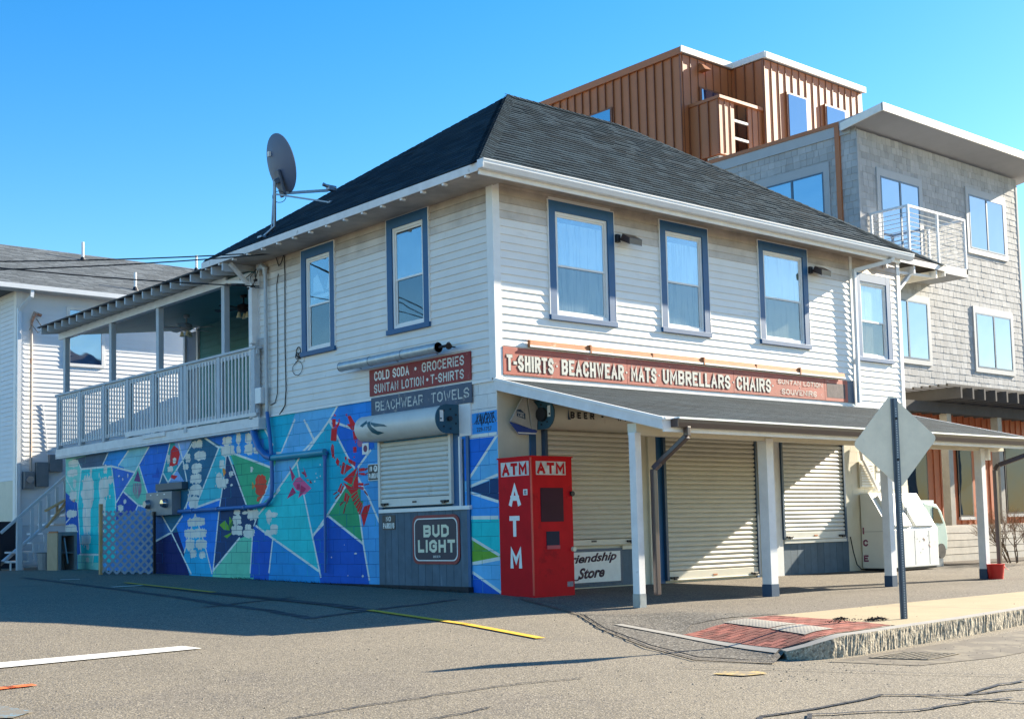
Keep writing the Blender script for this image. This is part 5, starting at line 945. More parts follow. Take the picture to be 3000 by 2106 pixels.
dkp = mat('dark_screen', (.045, .006, .02), .6, var=.2, spec=.2); MB().box((.10, -.747, .98), (.52, -.7402, 1.44)).build('screen', dkp, at, bevel=.003); MB().box((.19, -.747, .66), (.43, -.7402, .85)).build('slot', mat('dark_blue_slot', (.012, .015, .04), .6, spec=.2), at); MB().box((.19, -.755, .61), (.43, -.7402, .66)).build('tray', mat('pinkish_red', (.40, .03, .06), .5), at)
m = MB(); m.tube([(.68, -.74, 1.36), (.68, -.775, 1.36)], .035, 14); m.build('lock_knob', black_metal, at); m = MB(); m.tube([(.68, -.74, .60), (.68, -.78, .60)], .034, 14); m.build('lock_knob', letter_cream, at)
MB().box((-.0618, -.66, 1.345), (-.0602, -.575, 1.425)).build('sticker', letter_white, at); text('XX', 'sticker_print', at, black_metal, (-.0619, -.59, 1.355), YL, ZU, w=.055, h=.055, off=.02); MB().box((.56, -.7418, .09), (.67, -.7402, .16)).build('sticker', mat('grey_sticker', (.25, .22, .25), .6, var=.5, scale=30), at)

# ---------------------------------------------------------------- side deck with covered roof
D = thing('covered_deck', 'weathered white deck with slanted roof over the left end of the mural wall', 'deck', (1.4, 11, 2.8))
MB().box((-.08, 6.58, 2.97), (3.0, 15.45, 3.0)).build('floor', grey_paint, D)
MB().box((-.16, 6.30, 2.80), (-.13, 15.52, 2.975)).build('rim_board', white_worn, D, bevel=.003); MB().box((-.16, 6.30, 2.765), (.02, 15.52, 2.79)).build('rim_trim', white_worn, D)
MB().box((-.13, 6.32, 2.79), (-.0, 15.5, 2.97)).build('rim_joist', white_worn, D)
MB().box((-.178, 9.2, 3.0), (-.165, 11.75, 3.10)).box((-.182, 6.35, 3.0), (-.168, 9.2, 3.06)).box((-.19, 9.9, 2.90), (-.164, 10.9, 2.98)).build('patch_board', white_worn, D)
MB().box((-.19, 6.35, 4.20), (-.05, 15.5, 4.245)).build('handrail', grey_paint, D, bevel=.004)
MB().box((-.15, 6.35, 4.10), (-.11, 15.5, 4.20)).box((-.15, 6.35, 3.05), (-.11, 15.5, 3.13)).build('rail', grey_paint, D)
ny = [15.38, 14.12, 12.85, 11.65, 10.45, 9.22, 7.74, 6.46]
for y in ny: MB().box((-.175, y - .06, 2.98), (-.065, y + .06, 4.199)).build('newel_post', grey_paint, D, bevel=.003)
MB().box((-.176, 9.0, 2.90), (-.06, 9.12, 4.199)).build('newel_post', grey_paint, D)
bm = MB().box((-.165, -.0, 3.08), (-.135, .03, 4.15)); me_b = None
for a, b in zip(ny, ny[1:]):
    n = max(1, round((a - b - .12) / .128)); 
    for k in range(n):
        y = b + .06 + (a - b - .12) * (k + .5) / n
        if me_b is None: o = MB().box((-.170, y - .018, 3.06), (-.151, y + .018, 4.16)).build('baluster', white_worn, D); me_b = (o.data, y)
        else: inst(me_b[0], 'baluster', D, (0, y - me_b[1], 0)).location = (0, y - me_b[1], 0)
for y in (15.0, 12.5, 10.25, 7.55): MB().box((-.17, y - .06, 4.245), (-.06, y + .06, 5.50)).build('roof_post', grey_paint, D, bevel=.003)
MB().box((-.16, 6.50, 2.95), (-.03, 6.62, 5.5)).build('roof_post', white_worn, D, bevel=.003)
MB().box((-.19, 7.4, 5.49), (-.14, 15.3, 5.64)).box((-.14, 6.6, 5.50), (-.04, 15.3, 5.60)).build('roof_beam', white_worn, D, bevel=.003)
MB().beam((-.16, 7.45, 5.56), (-.16, 6.62, 5.42), .05, .13, (1, 0, 0)).build('knee_brace', white_trim, D)
for k in range(22):
    y = 15.2 - k * .405; m = MB(); m.prism([(-.62, y, 5.60), (-.58, y, 5.58), (3.0, y, 6.02), (3.0, y, 6.17), (-.62, y, 5.735)], [(-.62, y + .05, 5.60), (-.58, y + .05, 5.58), (3.0, y + .05, 6.02), (3.0, y + .05, 6.17), (-.62, y + .05, 5.735)]); m.build('rafter', grey_paint, D)
MB().hexa([(-.64, 6.9, 5.735), (3.1, 6.9, 6.19), (3.1, 15.4, 6.19), (-.64, 15.4, 5.735), (-.64, 6.9, 5.765), (3.1, 6.9, 6.22), (3.1, 15.4, 6.22), (-.64, 15.4, 5.765)]).build('roof_sheet', pergola_wood, D)
MB().hexa([(-.13, 6.6, 5.60), (3.0, 6.6, 5.98), (3.0, 15.3, 5.98), (-.13, 15.3, 5.60), (-.13, 6.6, 5.615), (3.0, 6.6, 5.995), (3.0, 15.3, 5.995), (-.13, 15.3, 5.615)]).build('ceiling', teal_paint, D)
iw = MB().box((3.0, 6.57, 3.0), (3.1, 14.6, 5.99)).build('inner_wall', teal_paint, D)
siding(iw, 'L', 6.6, 14.55, 3.02, 5.9, .15, [], lambda z: teal_paint, plane=3.0, joint=False)
MB().box((2.94, 14.58, 3.0), (3.05, 14.66, 5.95)).box((2.95, 15.28, 3.0), (3.05, 15.36, 5.95)).build('door_frame', white_trim, D); MB().box((3.0, 14.66, 3.0), (3.04, 15.28, 5.9)).build('door', mat('grey_blue_door', (.12, .17, .25), .5), D)
MB().box((.04, 6.56, 3.0), (3.0, 6.60, 5.98)).build('end_wall', teal_paint, D)
MB().box((-.25, 6.34, 4.28), (-.17, 6.46, 4.42)).build('camera_box', white_trim, D, bevel=.01)
# ceiling fans
def fan(x, y, zt, m_, lab, a0):
    f = thing('ceiling_fan', lab, 'fan', (x, y, zt - .3), 'ceiling fans in the covered deck')
    m = MB(); m.tube([(x, y, zt), (x, y, zt - .06), (x, y, zt - .061), (x, y, zt - .2)], [.07, .06, .015, .015], 10); m.build('rod', m_, f)
    m = MB(); m.tube([(x, y, zt - .19), (x, y, zt - .22), (x, y, zt - .32), (x, y, zt - .36)], [.06, .13, .13, .07], 16); m.build('motor', m_, f, smooth=True)
    for k in range(5):
        a = a0 + k * 1.2566; c, s = math.cos(a), math.sin(a); m = MB()
        pts = [(.12, -.03), (.30, -.06), (.62, -.07), (.65, 0), (.62, .07), (.30, .06), (.12, .03)]
        m.prism([(x + u * c - v * s, y + u * s + v * c, zt - .30 + v * .15) for u, v in pts], [(x + u * c - v * s, y + u * s + v * c, zt - .29 + v * .15) for u, v in pts]); m.build('blade', m_, f)
    for k in range(3):
        a = a0 + k * 2.09; px, py = x + .1 * math.cos(a), y + .1 * math.sin(a); m = MB(); m.tube([(px, py, zt - .36), (px, py, zt - .39), (px, py, zt - .48)], [.02, .03, .055], 10); m.build('lamp_shade', letter_cream, f, smooth=True)
fan(1.5, 12.3, 5.80, mat('pale_fan', (.4, .42, .42), .5), 'pale ceiling fan in the middle of the covered deck', .3)
fan(1.3, 9.4, 5.78, black_metal, 'black ceiling fan with glass shades nearest the building', .9)

# ---------------------------------------------------------------- satellite dish on the roof
ds = thing('satellite_dish', 'grey satellite dish on a bent mast at the left eave of the roof', 'satellite dish', (-.4, 5.27, 6.05))
m = MB(); m.tube([(-.52, 5.45, 5.98), (-.40, 5.28, 6.14), (-.40, 5.27, 6.95)], .028, 10).tube([(-.30, 5.50, 6.08), (-.43, 5.33, 6.12), (-.40, 5.29, 6.80)], .014, 8); m.build('mast', galv, ds, smooth=True)
MB().box((-.60, 5.38, 5.955), (-.44, 5.52, 5.985)).build('foot', galv, ds)
m = MB(); m.beam((-.40, 5.27, 6.70), (.25, 4.55, 6.50), .025, .025).box((.22, 4.50, 6.40), (.28, 4.60, 6.52)); m.build('strut', galv, ds)
nrm = Vector((.93, -.06, .27)).normalized(); cc = Vector((-.36, 5.26, 7.22)); su = Vector((0, 0, 1)).cross(nrm).normalized(); sv = nrm.cross(su)
m = MB(); NR, NA = 6, 36
for sgn in (0, 1):
    for i in range(NR + 1):
        r_ = i / NR
        for k in range(NA):
            a = 2 * math.pi * k / NA; p = cc + su * (.46 * r_ * math.cos(a)) + sv * (.52 * r_ * math.sin(a)) + nrm * (.085 * r_ * r_ + (.012 if sgn else 0)); m.v.append(tuple(p))
o1 = (NR + 1) * NA
for s in (0, o1):
    for i in range(NR):
        for k in range(NA): m.f.append((s + i * NA + k, s + i * NA + (k + 1) % NA, s + (i + 1) * NA + (k + 1) % NA, s + (i + 1) * NA + k)); m.m.append(0); m.r.append(0)
for k in range(NA): m.f.append((NR * NA + k, NR * NA + (k + 1) % NA, o1 + NR * NA + (k + 1) % NA, o1 + NR * NA + k)); m.m.append(0); m.r.append(0)
m.build('reflector', dish_mat, ds, smooth=True)
b0 = cc - sv * .26 - nrm * .03
m = MB(); m.beam(b0 + sv * .16, b0 - sv * .30, .16, .05, nrm).beam((-.40, 5.27, 6.90), b0, .09, .09); m.build('mount_bracket', mat('dark_bracket', (.09, .11, .15), .5), ds, bevel=.01)
LNB = cc - sv * .46 + Vector((.80, -.16, .10)); a0 = cc - sv * .50 - nrm * .02
m = MB(); m.beam(a0, LNB, .035, .045); m.build('feed_arm', galv, ds)
m = MB(); m.tube([LNB + Vector((-.10, .02, .10)), LNB + Vector((-.04, .01, .08)), LNB + Vector((.14, -.03, .05))], [.035, .03, .04], 10).box(tuple(LNB + Vector((-.02, -.05, .0))), tuple(LNB + Vector((.14, .05, .09)))); m.build('feed_horn', galv, ds, bevel=.008)
m = MB(); m.tube([tuple(Vector((-.40, 5.27, 6.55)) + Vector((.06 + .09 * math.cos(a), -.05 - .07 * math.cos(a), .10 + .10 * math.sin(a)))) for a in [k * .42 for k in range(16)]], .006, 5); m.build('cable_loop', black_rubber, ds)
MB().box(tuple(cc + su * .12 - nrm * .035 + sv * .18), tuple(cc + su * .12 - nrm * .015 + sv * .18 + Vector((.02, .06, .08)))).build('label_plate', letter_white, ds)

# ---------------------------------------------------------------- pipes, meters and cables on the side wall
def pipe(name, lab, cat, pts, r, m_, loc, n=10): return single(MB().tube(pts, r, n), name, lab, cat, m_, loc, smooth=True)
md = thing('electric_mast', 'grey service conduit with weatherhead running down the siding beside the deck', 'conduit', (-.08, 6.14, 1.6))
m = MB(); m.tube([(-.08, 6.16, 5.56), (-.08, 6.14, 3.05)], .032, 10); m.build('conduit', pipe_grey, md, smooth=True)
m = MB(); m.tube([(-.08, 6.18, 5.50), (-.08, 6.16, 5.60), (-.10, 6.24, 5.66), (-.12, 6.34, 5.62)], [.04, .05, .06, .035], 10); m.build('weatherhead', pipe_grey, md, smooth=True)
m = MB(); m.tube([(-.08, 6.14, 3.05), (-.09, 6.03, 2.6), (-.09, 5.98, 2.25), (-.09, 5.97, 1.75), (-.09, 6.0, 1.55), (-.09, 6.15, 1.44), (-.09, 6.6, 1.405), (-.09, 9.5, 1.40)], [.034] * 3 + [.036] * 5, 10); m.build('lower_conduit', pipe_blue, md, smooth=True)
for y in (6.9, 7.9, 8.9): m = MB(); m.tube([(-.09, y, 1.403), (-.09, y + .06, 1.403)], .048, 10); m.build('coupling', pipe_blue, md)
dp = thing('drain_pipe', 'thick blue and teal painted drain pipe crossing the mural above the pink fish', 'pipe', (-.08, 5.2, 2.2))
m = MB(); m.tube([(-.09, 6.62, 2.80), (-.10, 6.52, 2.62), (-.10, 6.38, 2.42), (-.10, 6.15, 2.28), (-.10, 5.95, 2.235)], .062, 12); m.build('curved_pipe', pipe_blue, dp, smooth=True)
m = MB(); m.tube([(-.09, 5.98, 2.235), (-.09, 4.28, 2.235)], .055, 12); m.build('straight_pipe', pipe_teal, dp, smooth=True)
m = MB(); m.tube([(-.06, 4.33, 2.24), (-.06, 4.33, 2.1), (-.06, 4.36, .26)], [.06, .03, .018], 10); m.build('thin_pipe', pipe_blue, dp, smooth=True)
mt_ = thing('electric_meter_bank', 'grey meter box with two round meters and a painted box above on the mural', 'electric meter', (-.1, 10.2, 1.35))
MB().box((-.20, 9.58, 1.34), (-.006, 10.72, 1.80)).build('meter_box', meter_grey, mt_, bevel=.006); MB().box((-.14, 9.28, 1.83), (-.006, 10.42, 1.97)).build('upper_box', mat('petrol_painted_box', (.02, .06, .10), .5), mt_, bevel=.005)
for y in (10.58, 9.82): m = MB(); m.tube([(-.20, y, 1.57), (-.24, y, 1.57), (-.30, y, 1.57)], [.095, .09, .07], 16); m.build('meter_dial', pane_dark if y < 10 else galv, mt_, smooth=True)
for y in (10.5, 10.2, 9.9): MB().box((-.202, y - .03, 1.74), (-.2, y + .03, 1.76)).build('tag_plate', letter_white, mt_)
jb = single(MB().box((-.17, 6.20, 3.21), (-.018, 6.46, 3.49)), 'junction_box', 'pale grey junction box at the bottom of the siding beside the deck railing', 'utility box', gutter_white, (-.09, 6.33, 3.21), bevel=.006)
def wires(name, lab, sets, r=.007):
    t = thing(name, lab, 'cable', tuple(sets[0][0])); 
    for s in sets: m = MB(); m.tube(s, r, 6); m.build('wire', black_rubber, t, smooth=True)
    return t
wires('black_cable', 'black cable hanging down the siding just right of the grey conduit', [[(-.03, 5.80, 5.45), (-.03, 5.86, 5.25), (-.03, 5.84, 4.6), (-.03, 5.85, 3.9), (-.03, 5.87, 3.35), (-.03, 5.95, 3.2), (-.03, 6.1, 3.17)]], .008)
wires('black_cable', 'longer black cable hung from a hook near the eave, nearer the windows', [[(-.03, 5.60, 5.80), (-.03, 5.58, 5.4), (-.03, 5.60, 4.2), (-.03, 5.58, 3.4), (-.03, 5.62, 3.12), (-.03, 5.8, 2.98)], [(-.03, 5.6, 5.78), (-.06, 5.66, 5.60), (-.05, 5.75, 5.58), (-.04, 5.85, 5.75), (-.05, 5.82, 5.9), (-.06, 5.72, 5.93)]], .010)
cz = thing('coiled_cable', 'small coil of black cable with a loop hanging left of the butterfly window', 'cable', (-.03, 5.15, 3.7))
m = MB(); m.tube([(-.03, 5.16 + .07 * math.cos(a), 3.99 + .09 * math.sin(a)) for a in [k * .45 for k in range(15)]], .009, 5).tube([(-.035, 5.20 + .045 * math.cos(a), 3.93 + .055 * math.sin(a)) for a in [k * .45 for k in range(15)]], .008, 5).tube([(-.035, 5.11 + .045 * math.cos(a), 3.93 + .055 * math.sin(a)) for a in [k * .45 for k in range(15)]], .008, 5); m.build('coil', black_rubber, cz)
m = MB(); m.tube([(-.03, 5.20 + .16 * math.cos(a), 3.72 + .12 * math.sin(a)) for a in [1.2 + k * .42 for k in range(14)]] + [(-.03, 5.03, 3.95)], .005, 5); m.build('loop', black_rubber, cz)
def sag(p, q, s, n=14): p, q = Vector(p), Vector(q); return [tuple(p + (q - p) * k / n - Vector((0, 0, s * 4 * (k / n) * (1 - k / n)))) for k in range(n + 1)]
ow = [([-.12, 6.3, 5.30], (-7.5, 8, 5.52), .12, 'overhead wire reaching the weatherhead, lowest at the building'), ([-.10, 5.75, 5.82], (-7.5, 8, 5.20), .10, 'overhead wire to the eave hook, upper of the crossing pair'), ([-.10, 5.62, 5.78], (-7.5, 8, 5.02), .12, 'overhead wire to the eave hook, lower of the crossing pair')]
for p, q, s, lab in ow: single(MB().tube(sag(p, q, s), .011, 6), 'overhead_wire', lab, 'cable', black_rubber, tuple(p), 'overhead wires at the left', smooth=True)
m = MB()
for pts in ([(-.13, 6.36, 5.62), (-.18, 6.50, 5.50), (-.16, 6.52, 5.40), (-.12, 6.45, 5.30), (-.10, 6.34, 5.28)], [(-.12, 6.34, 5.60), (-.15, 6.40, 5.42), (-.14, 6.50, 5.32), (-.16, 6.62, 5.31), (-.14, 6.75, 5.36)], [(-.13, 6.38, 5.62), (-.20, 6.62, 5.50), (-.16, 6.80, 5.38), (-.14, 6.95, 5.52), (-.12, 7.0, 5.62)]): m.tube(pts, .008, 5)
for y, z in ((6.50, 5.33), (6.62, 5.31), (6.38, 5.42)): m.tube([(-.15, y - .03, z), (-.15, y + .03, z)], .025, 7)
single(m, 'service_splice', 'tangle of black service wires hanging under the weatherhead', 'cable', black_rubber, (-.12, 6.4, 5.3))
# ---------------------------------------------------------------- clutter at the far end of the side wall
st = thing('wooden_stairs', 'white wooden outside stairs with slatted handrail at the left end of the building', 'stairs', (-.6, 16.1, .25))
gz0 = .25
for k in range(9):
    x = -1.12 + k * .255; z = gz0 + .21 * (k + 1); MB().box((x, 15.75, z - .04), (x + (.45 if k == 0 else .36), 16.75, z)).build('tread', white_worn, st)
    if k < 4:
        for xx in (.03, .17, .30): MB().box((x + xx, 15.76, z - .21), (x + xx + .03, 15.79, z - .04)).build('riser_slat', white_worn, st)
for y in (15.70, 16.78):
    if y > 16: MB().beam((-1.0, y, gz0 + .10), (1.1, y, gz0 + 1.83), .05, .20, (0, 1, 0)).build('stringer', grey_paint, st); continue
    MB().beam((-1.32, y, 1.10), (.75, y, 2.90), .06, .055, (0, 1, 0)).build('handrail', grey_paint, st)
    MB().beam((-.95, y, .72), (.95, y, 2.30), .05, .08, (0, 1, 0)).build('lower_rail', grey_paint, st)
    MB().box((-.97, y - .05, gz0), (-.86, y + .05, 1.42)).build('newel_post', grey_paint, st)
    for k in range(9): x = -.66 + k * .19; z = .72 + (x + .95) * .83; MB().box((x, y - .02, z), (x + .07, y + .02, z + .70)).build('baluster', grey_paint, st)
sh = thing('wood_brackets', 'raw lumber brackets leaning on the white stair railing', 'lumber', (-.1, 15.6, 1.2))
MB().beam((-.38, 15.55, 1.58), (.12, 15.5, 1.86), .04, .14, (0, 1, 0)).build('arm', lumber, sh); MB().beam((-.36, 15.55, 1.20), (.10, 15.5, 1.80), .04, .08, (0, 1, 0)).build('arm', lumber, sh); MB().beam((-.10, 15.55, 1.48), (-.10, 15.55, 1.72), .04, .05, (0, 1, 0)).build('arm', lumber, sh)
cb = thing('plywood_cabinet', 'open grey cabinet with a plywood side standing in front of the mural by the stairs', 'cabinet', (-.5, 14.2, .23))
boxes('frame_board', meter_grey, cb, [((-.72, 13.9, .22), (-.66, 14.5, 1.08)), ((-.37, 13.9, .22), (-.31, 14.5, 1.08)), ((-.66, 13.9, 1.0), (-.37, 14.5, 1.08)), ((-.66, 14.46, .22), (-.37, 14.5, 1.0)), ((-.66, 13.93, .22), (-.37, 14.46, .26)), ((-.66, 13.93, .62), (-.37, 14.46, .64))])
MB().box((-.74, 13.92, .22), (-.722, 14.5, 1.06)).build('side_panel', plywood, cb); MB().beam((-.60, 13.89, .95), (-.52, 13.89, .40), .03, .02, (0, 1, 0)).build('hanging_strip', galv, cb); MB().box((-.745, 13.92, 1.06), (-.72, 14.4, 1.10)).build('orange_edge', rust, cb)
tr = single(MB().tube([(-.50, 15.2, .24), (-.50, 15.2, .62), (-.50, 15.2, .64)], [.16, .19, .21], 16), 'waste_tub', 'dark grey tub between the stairs and the plywood cabinet', 'tub', meter_grey, (-.50, 15.2, .24))
single(MB().tube([(-1.25, 16.2, .85), (-1.25, 16.2, 1.2), (-1.25, 16.2, 1.28)], [.07, .07, .03], 12).box((-1.29, 16.0, .24), (-1.21, 16.4, .85)), 'gas_bottle', 'small dark cylinder standing left of the stair foot', 'gas bottle', black_metal, (-1.25, 16.2, .24))
lt = thing('lattice_panel', 'pale lattice screen standing upright in front of the mural', 'lattice', (-.6, 10.7, .2))
y0, y1, z0, z1 = 9.98, 12.12, .20, 1.50
def lat(par, name, P0, U, wU, hU, n, m_, sp=.105, w=.034):
    """diagonal slats filling a wU x hU rectangle"""
    for dr in (1, -1):
        k = -int((wU + hU) / sp / 1.414) - 2
        while k < 60:
            c = k * sp * 1.414; k += 1
            pts = []
            lo, hi = 0, hU
            # line u = c + dr*z
            a, b = (c + dr * lo), (c + dr * hi)
            zz = [lo, hi]
            for t in (0, wU):
                zt = (t - c) / dr
                zz.append(zt)
            cand = sorted(z for z in zz if -1e-6 <= z <= hU + 1e-6 and -1e-6 <= c + dr * z <= wU + 1e-6)
            if len(cand) < 2 or cand[-1] - cand[0] < .04: continue
            A_, B_ = cand[0], cand[-1]; N = Vector(U).cross(Vector((0, 0, 1))).normalized(); o_ = N * (.004 if dr > 0 else -.004)
            p = Vector(P0) + Vector(U) * (c + dr * A_) + Vector((0, 0, A_)) + o_; q = Vector(P0) + Vector(U) * (c + dr * B_) + Vector((0, 0, B_)) + o_
            MB().beam(p, q, w, .007, N).build('lattice_slat', m_, par)
LA, LBq = Vector((-.95, 11.15, .22)), Vector((-.25, 10.30, .20)); LU = (LBq - LA).normalized()
lat(lt, 'l', LA, tuple(LU), (LBq - LA).length, 1.24, 20, mat('blue_grey_lattice', (.22, .28, .35), .7, var=.12), sp=.119, w=.044)
lat(lt, 'l', LA, (.45, .89, 0), .62, 1.12, 6, white_worn, sp=.119, w=.04)
MB().box((-.25, 10.27, .2), (-.20, 10.32, 1.42)).build('dark_edge', black_metal, lt)
MB().box((-.98, 11.12, .2), (-.92, 11.19, 1.60)).build('stake', lumber, lt)
# ---------------------------------------------------------------- traffic sign seen from behind
sp = thing('traffic_sign', 'blank grey back of a diamond road sign on a perforated steel post by the kerb', 'sign', (.05, -6.25, wz(.05, -6.25)))
px, py = .05, -6.25; pz = wz(px, py); d1 = Vector((math.cos(math.radians(-27)), math.sin(math.radians(-27)), 0)); n1 = Vector((d1.y, -d1.x, 0))   # n1 towards the camera side
lean = lambda z: Vector((px - .0 * z, py, z))
def ubar(p, q):
    m = MB(); w = .040
    R = [(-w, 0), (-w, .004), (-.018, .004), (-.014, .030), (.014, .030), (.018, .004), (w, .004), (w, 0), (.014, 0), (.010, .026), (-.010, .026), (-.014, 0)]
    m.prism([p + d1 * a + n1 * b for a, b in R], [q + d1 * a + n1 * b for a, b in R]); return m
ubar(lean(pz - .05), lean(2.13)).build('post', mat('blue_grey_galvanised', (.14, .17, .21), .4, .6, var=.1), sp)
m = MB()
for k in range(86):
    z = pz + .03 + k * .025; c = lean(z) + n1 * .0305; m.add([c + d1 * a + Vector((0, 0, b)) for a, b in ((-.0045, -.0045), (.0045, -.0045), (.0045, .0045), (-.0045, .0045))], [(0, 1, 2, 3)])
m.build('punched_holes', letter_white, sp, recalc=False)
ti = math.radians(4.2); uA = d1 * math.cos(ti) + Vector((0, 0, 1)) * math.sin(ti); uB = -d1 * math.sin(ti) + Vector((0, 0, 1)) * math.cos(ti); sc_ = Vector((px, py, 1.69)) - n1 * .004
R = []; s = .343
for cx_, cy_, a0 in ((1, 1, 0), (-1, 1, 90), (-1, -1, 180), (1, -1, 270)):
    for k in range(7): a = math.radians(a0 + 15 * k); R.append((cx_ * (s - .05) + .05 * math.cos(a), cy_ * (s - .05) + .05 * math.sin(a)))
R = [((x - y) * .7071, (x + y) * .7071) for x, y in R]
m = MB(); m.prism([sc_ + uA * a + uB * b for a, b in R], [sc_ + uA * a + uB * b - n1 * .004 for a, b in R]); m.build('sign_plate', alu, sp)
for z in (1.92, 1.50): m = MB(); c = Vector((px, py, z)); m.tube([c + n1 * .03, c + n1 * .042], .012, 8); m.build('bolt', black_metal, sp)
# ---------------------------------------------------------------- ice chest, bucket, wall clutter right of the shutters
ic = thing('ice_chest', 'white slant-front outdoor ice chest with two lids and faded red letters on its side', 'ice chest', (9.4, -.3, 0))
IX0, IX1, IY0, IY1 = 8.62, 10.22, -.62, -.03
prof = [(IY1, .04), (IY0, .04), (IY0, .72), (IY1 - .18, 1.40), (IY1, 1.40)]
m = MB(); m.prism([(IX0, y, z) for y, z in prof], [(IX1, y, z) for y, z in prof]); m.build('cabinet', ice_white, ic, bevel=.012)
dn = Vector((0, -(1.40 - .72), -(IY1 - .18 - IY0))).normalized(); sv = Vector((0, IY1 - .18 - IY0, 1.40 - .72)).normalized(); dn = Vector((0, -sv.z, sv.y))
for a, b in ((8.78, 9.33), (9.46, 10.10)):
    m = MB(); p0 = Vector((0, IY0, .72)) + sv * .05; p1 = Vector((0, IY0, .72)) + sv * .72
    m.hexa([(a, *(p0)[1:]), (b, *(p0)[1:]), (b, *(p1)[1:]), (a, *(p1)[1:])] + [(x, *(p + dn * .055)[1:]) for x, p in ((a, p0), (b, p0), (b, p1), (a, p1))]); m.build('lid', letter_white, ic, bevel=.008)
m = MB(); c = Vector((9.39, IY0, .72)) + sv * .38 + dn * .02; m.box(tuple(c + Vector((-.06, -.06, -.02))), tuple(c + Vector((.06, .0, .02)))).box(tuple(c + Vector((-.015, -.07, -.08))), tuple(c + Vector((.015, 0, .08)))); m.build('hasp', galv, ic)
MB().box((IX0 + .03, IY0 + .04, .0), (IX1 - .03, IY1 - .03, .04)).build('base_frame', black_metal, ic)
for k, ch in enumerate('ICE'): stext(ch, 'lettering', ic, mat('faded_plum_letters', (.22, .03, .10), .7, var=.3, scale=10, stain_or_fold=((.7, .7, .66), .58, 9, (1, 1, 1), .9)), (IX0 - .0015, -.06, (.66, .44, .16)[k]), YL, ZU, .10, .12, .25)
m = MB(); 
for (x, z) in ((9.42, .58), (9.50, .55), (9.58, .50), (9.75, .54), (9.86, .60), (9.92, .48), (9.60, .30), (9.68, .36)): m.tube([(x, IY0 - .0005, z), (x, IY0 - .002, z)], .012, 6)
m.build('dents', meter_grey, ic)
for x in (8.95, 9.18, 9.65, 9.93): c = Vector((x, IY0, .72)) + sv * .735 + dn * .02; MB().box(tuple(c - Vector((.03, .02, .015))), tuple(c + Vector((.03, .02, .02)))).build('hinge', galv, ic)
for x in (8.95, 9.42, 9.90): MB().box((x, IY0 - .0025, .08), (x + .006, IY0 - .0005, .70)).build('seam', meter_grey, ic)
MB().box((IX0 - .003, IY0 + .02, .70), (IX0 - .0005, IY1 - .02, .706)).build('seam', meter_grey, ic)
for x, z in ((9.70, .56), (9.88, .44)): MB().beam((x, IY0 - .003, z), (x + .05, IY0 - .003, z - .05), .012, .004, (0, 1, 0)).build('scratch', rust, ic)
single(MB().tube([(8.4, -2.72, wz(8.4, -2.7)), (8.4, -2.72, wz(8.4, -2.7) + .23), (8.4, -2.72, wz(8.4, -2.7) + .25)], [.115, .145, .150], 20).tube([(8.4, -2.87, wz(8.4, -2.7) + .22), (8.48, -2.90, wz(8.4, -2.7) + .15), (8.55, -2.80, wz(8.4, -2.7) + .20)], .004, 5), 'red_bucket', 'bright red bucket catching the foot of the last brown downspout', 'bucket', bucket_red, (8.4, -2.72, wz(8.4, -2.7)), smooth=True)
ac = thing('wall_vent', 'louvred white vent and bracket on the wall above the ice chest', 'vent', (9.0, -.05, 1.45))
MB().box((8.62, -.05, 1.50), (9.10, -.004, 1.98)).build('frame', cream, ac, bevel=.004)
for k in range(9): MB().box((8.66, -.062, 1.53 + k * .048), (9.06, -.05, 1.555 + k * .048)).build('louvre', letter_white, ac)
m = MB(); m.beam((8.65, -.10, 2.05), (9.12, -.10, 1.45), .05, .05, (0, 1, 0)).beam((8.62, -.08, 2.3), (8.66, -.10, 2.0), .05, .06, (0, 1, 0)); m.build('brace', white_worn, ac)
nt = thing('wall_notice', 'pale handwritten notice board on the wall right of the louvred vent', 'notice', (9.5, -.03, 1.5))
MB().box((9.18, -.03, 1.48), (9.80, -.004, 1.78)).build('board', gutter_white, nt); MB().box((9.22, -.034, 1.82), (9.62, -.004, 1.95)).build('card', letter_white, nt); text('dear', 'lettering', nt, mat('grey_handwriting', (.2, .22, .2), .7), (9.26, -.0305, 1.55), XR, ZU, w=.24, h=.10, shear=.3); text('17', 'lettering', nt, MATS['grey_handwriting'], (9.58, -.0305, 1.55), XR, ZU, w=.13, h=.13)
single(MB().tube([(8.24, -.05, .62), (8.30, -.06, .35), (8.38, -.07, .12), (8.5, -.08, .03), (8.7, -.04, .02)], .010, 6), 'black_cable', 'black cable drooping from the shutter corner down behind the ice chest', 'cable', black_rubber, (8.4, -.06, .02), smooth=True)
single(MB().box((10.32, -.12, 1.20), (10.95, -.06, 1.27)).box((10.88, -.12, .9), (10.95, -.06, 1.2)).box((10.32, -.12, 1.12), (10.86, -.10, 1.18)), 'window_air_conditioner', 'white metal air conditioner casing showing above the ice chest, right side', 'air conditioner', gutter_white, (10.6, -.1, .9))
vc = thing('toy_car_ride', 'small pale green rounded car body with triangular window beside the ice chest', 'ride-on car', (10.75, -.1, 0))
m = MB(); ang = [(10.15, .30), (10.95, .30), (10.98, .55), (10.93, .80), (10.80, 1.05), (10.62, 1.20), (10.15, 1.22)]
m.prism([(x, -.38, z) for x, z in ang], [(x, .2, z) for x, z in ang]); m.build('body', green_car, vc, bevel=.04, smooth=True)
m = MB(); wn_ = [(10.45, .84), (10.80, .82), (10.62, 1.10), (10.47, 1.13)]; m.prism([(x, -.395, z) for x, z in wn_], [(x, -.37, z) for x, z in wn_]); m.build('window', pane_low, vc)
m = MB(); m.tube([(10.7, -.40, .3), (10.7, -.28, .3)], .14, 18); m.build('wheel', black_metal, vc); MB().box((10.3, -.3, 0), (10.9, .1, .3)).build('pedestal', meter_grey, vc)
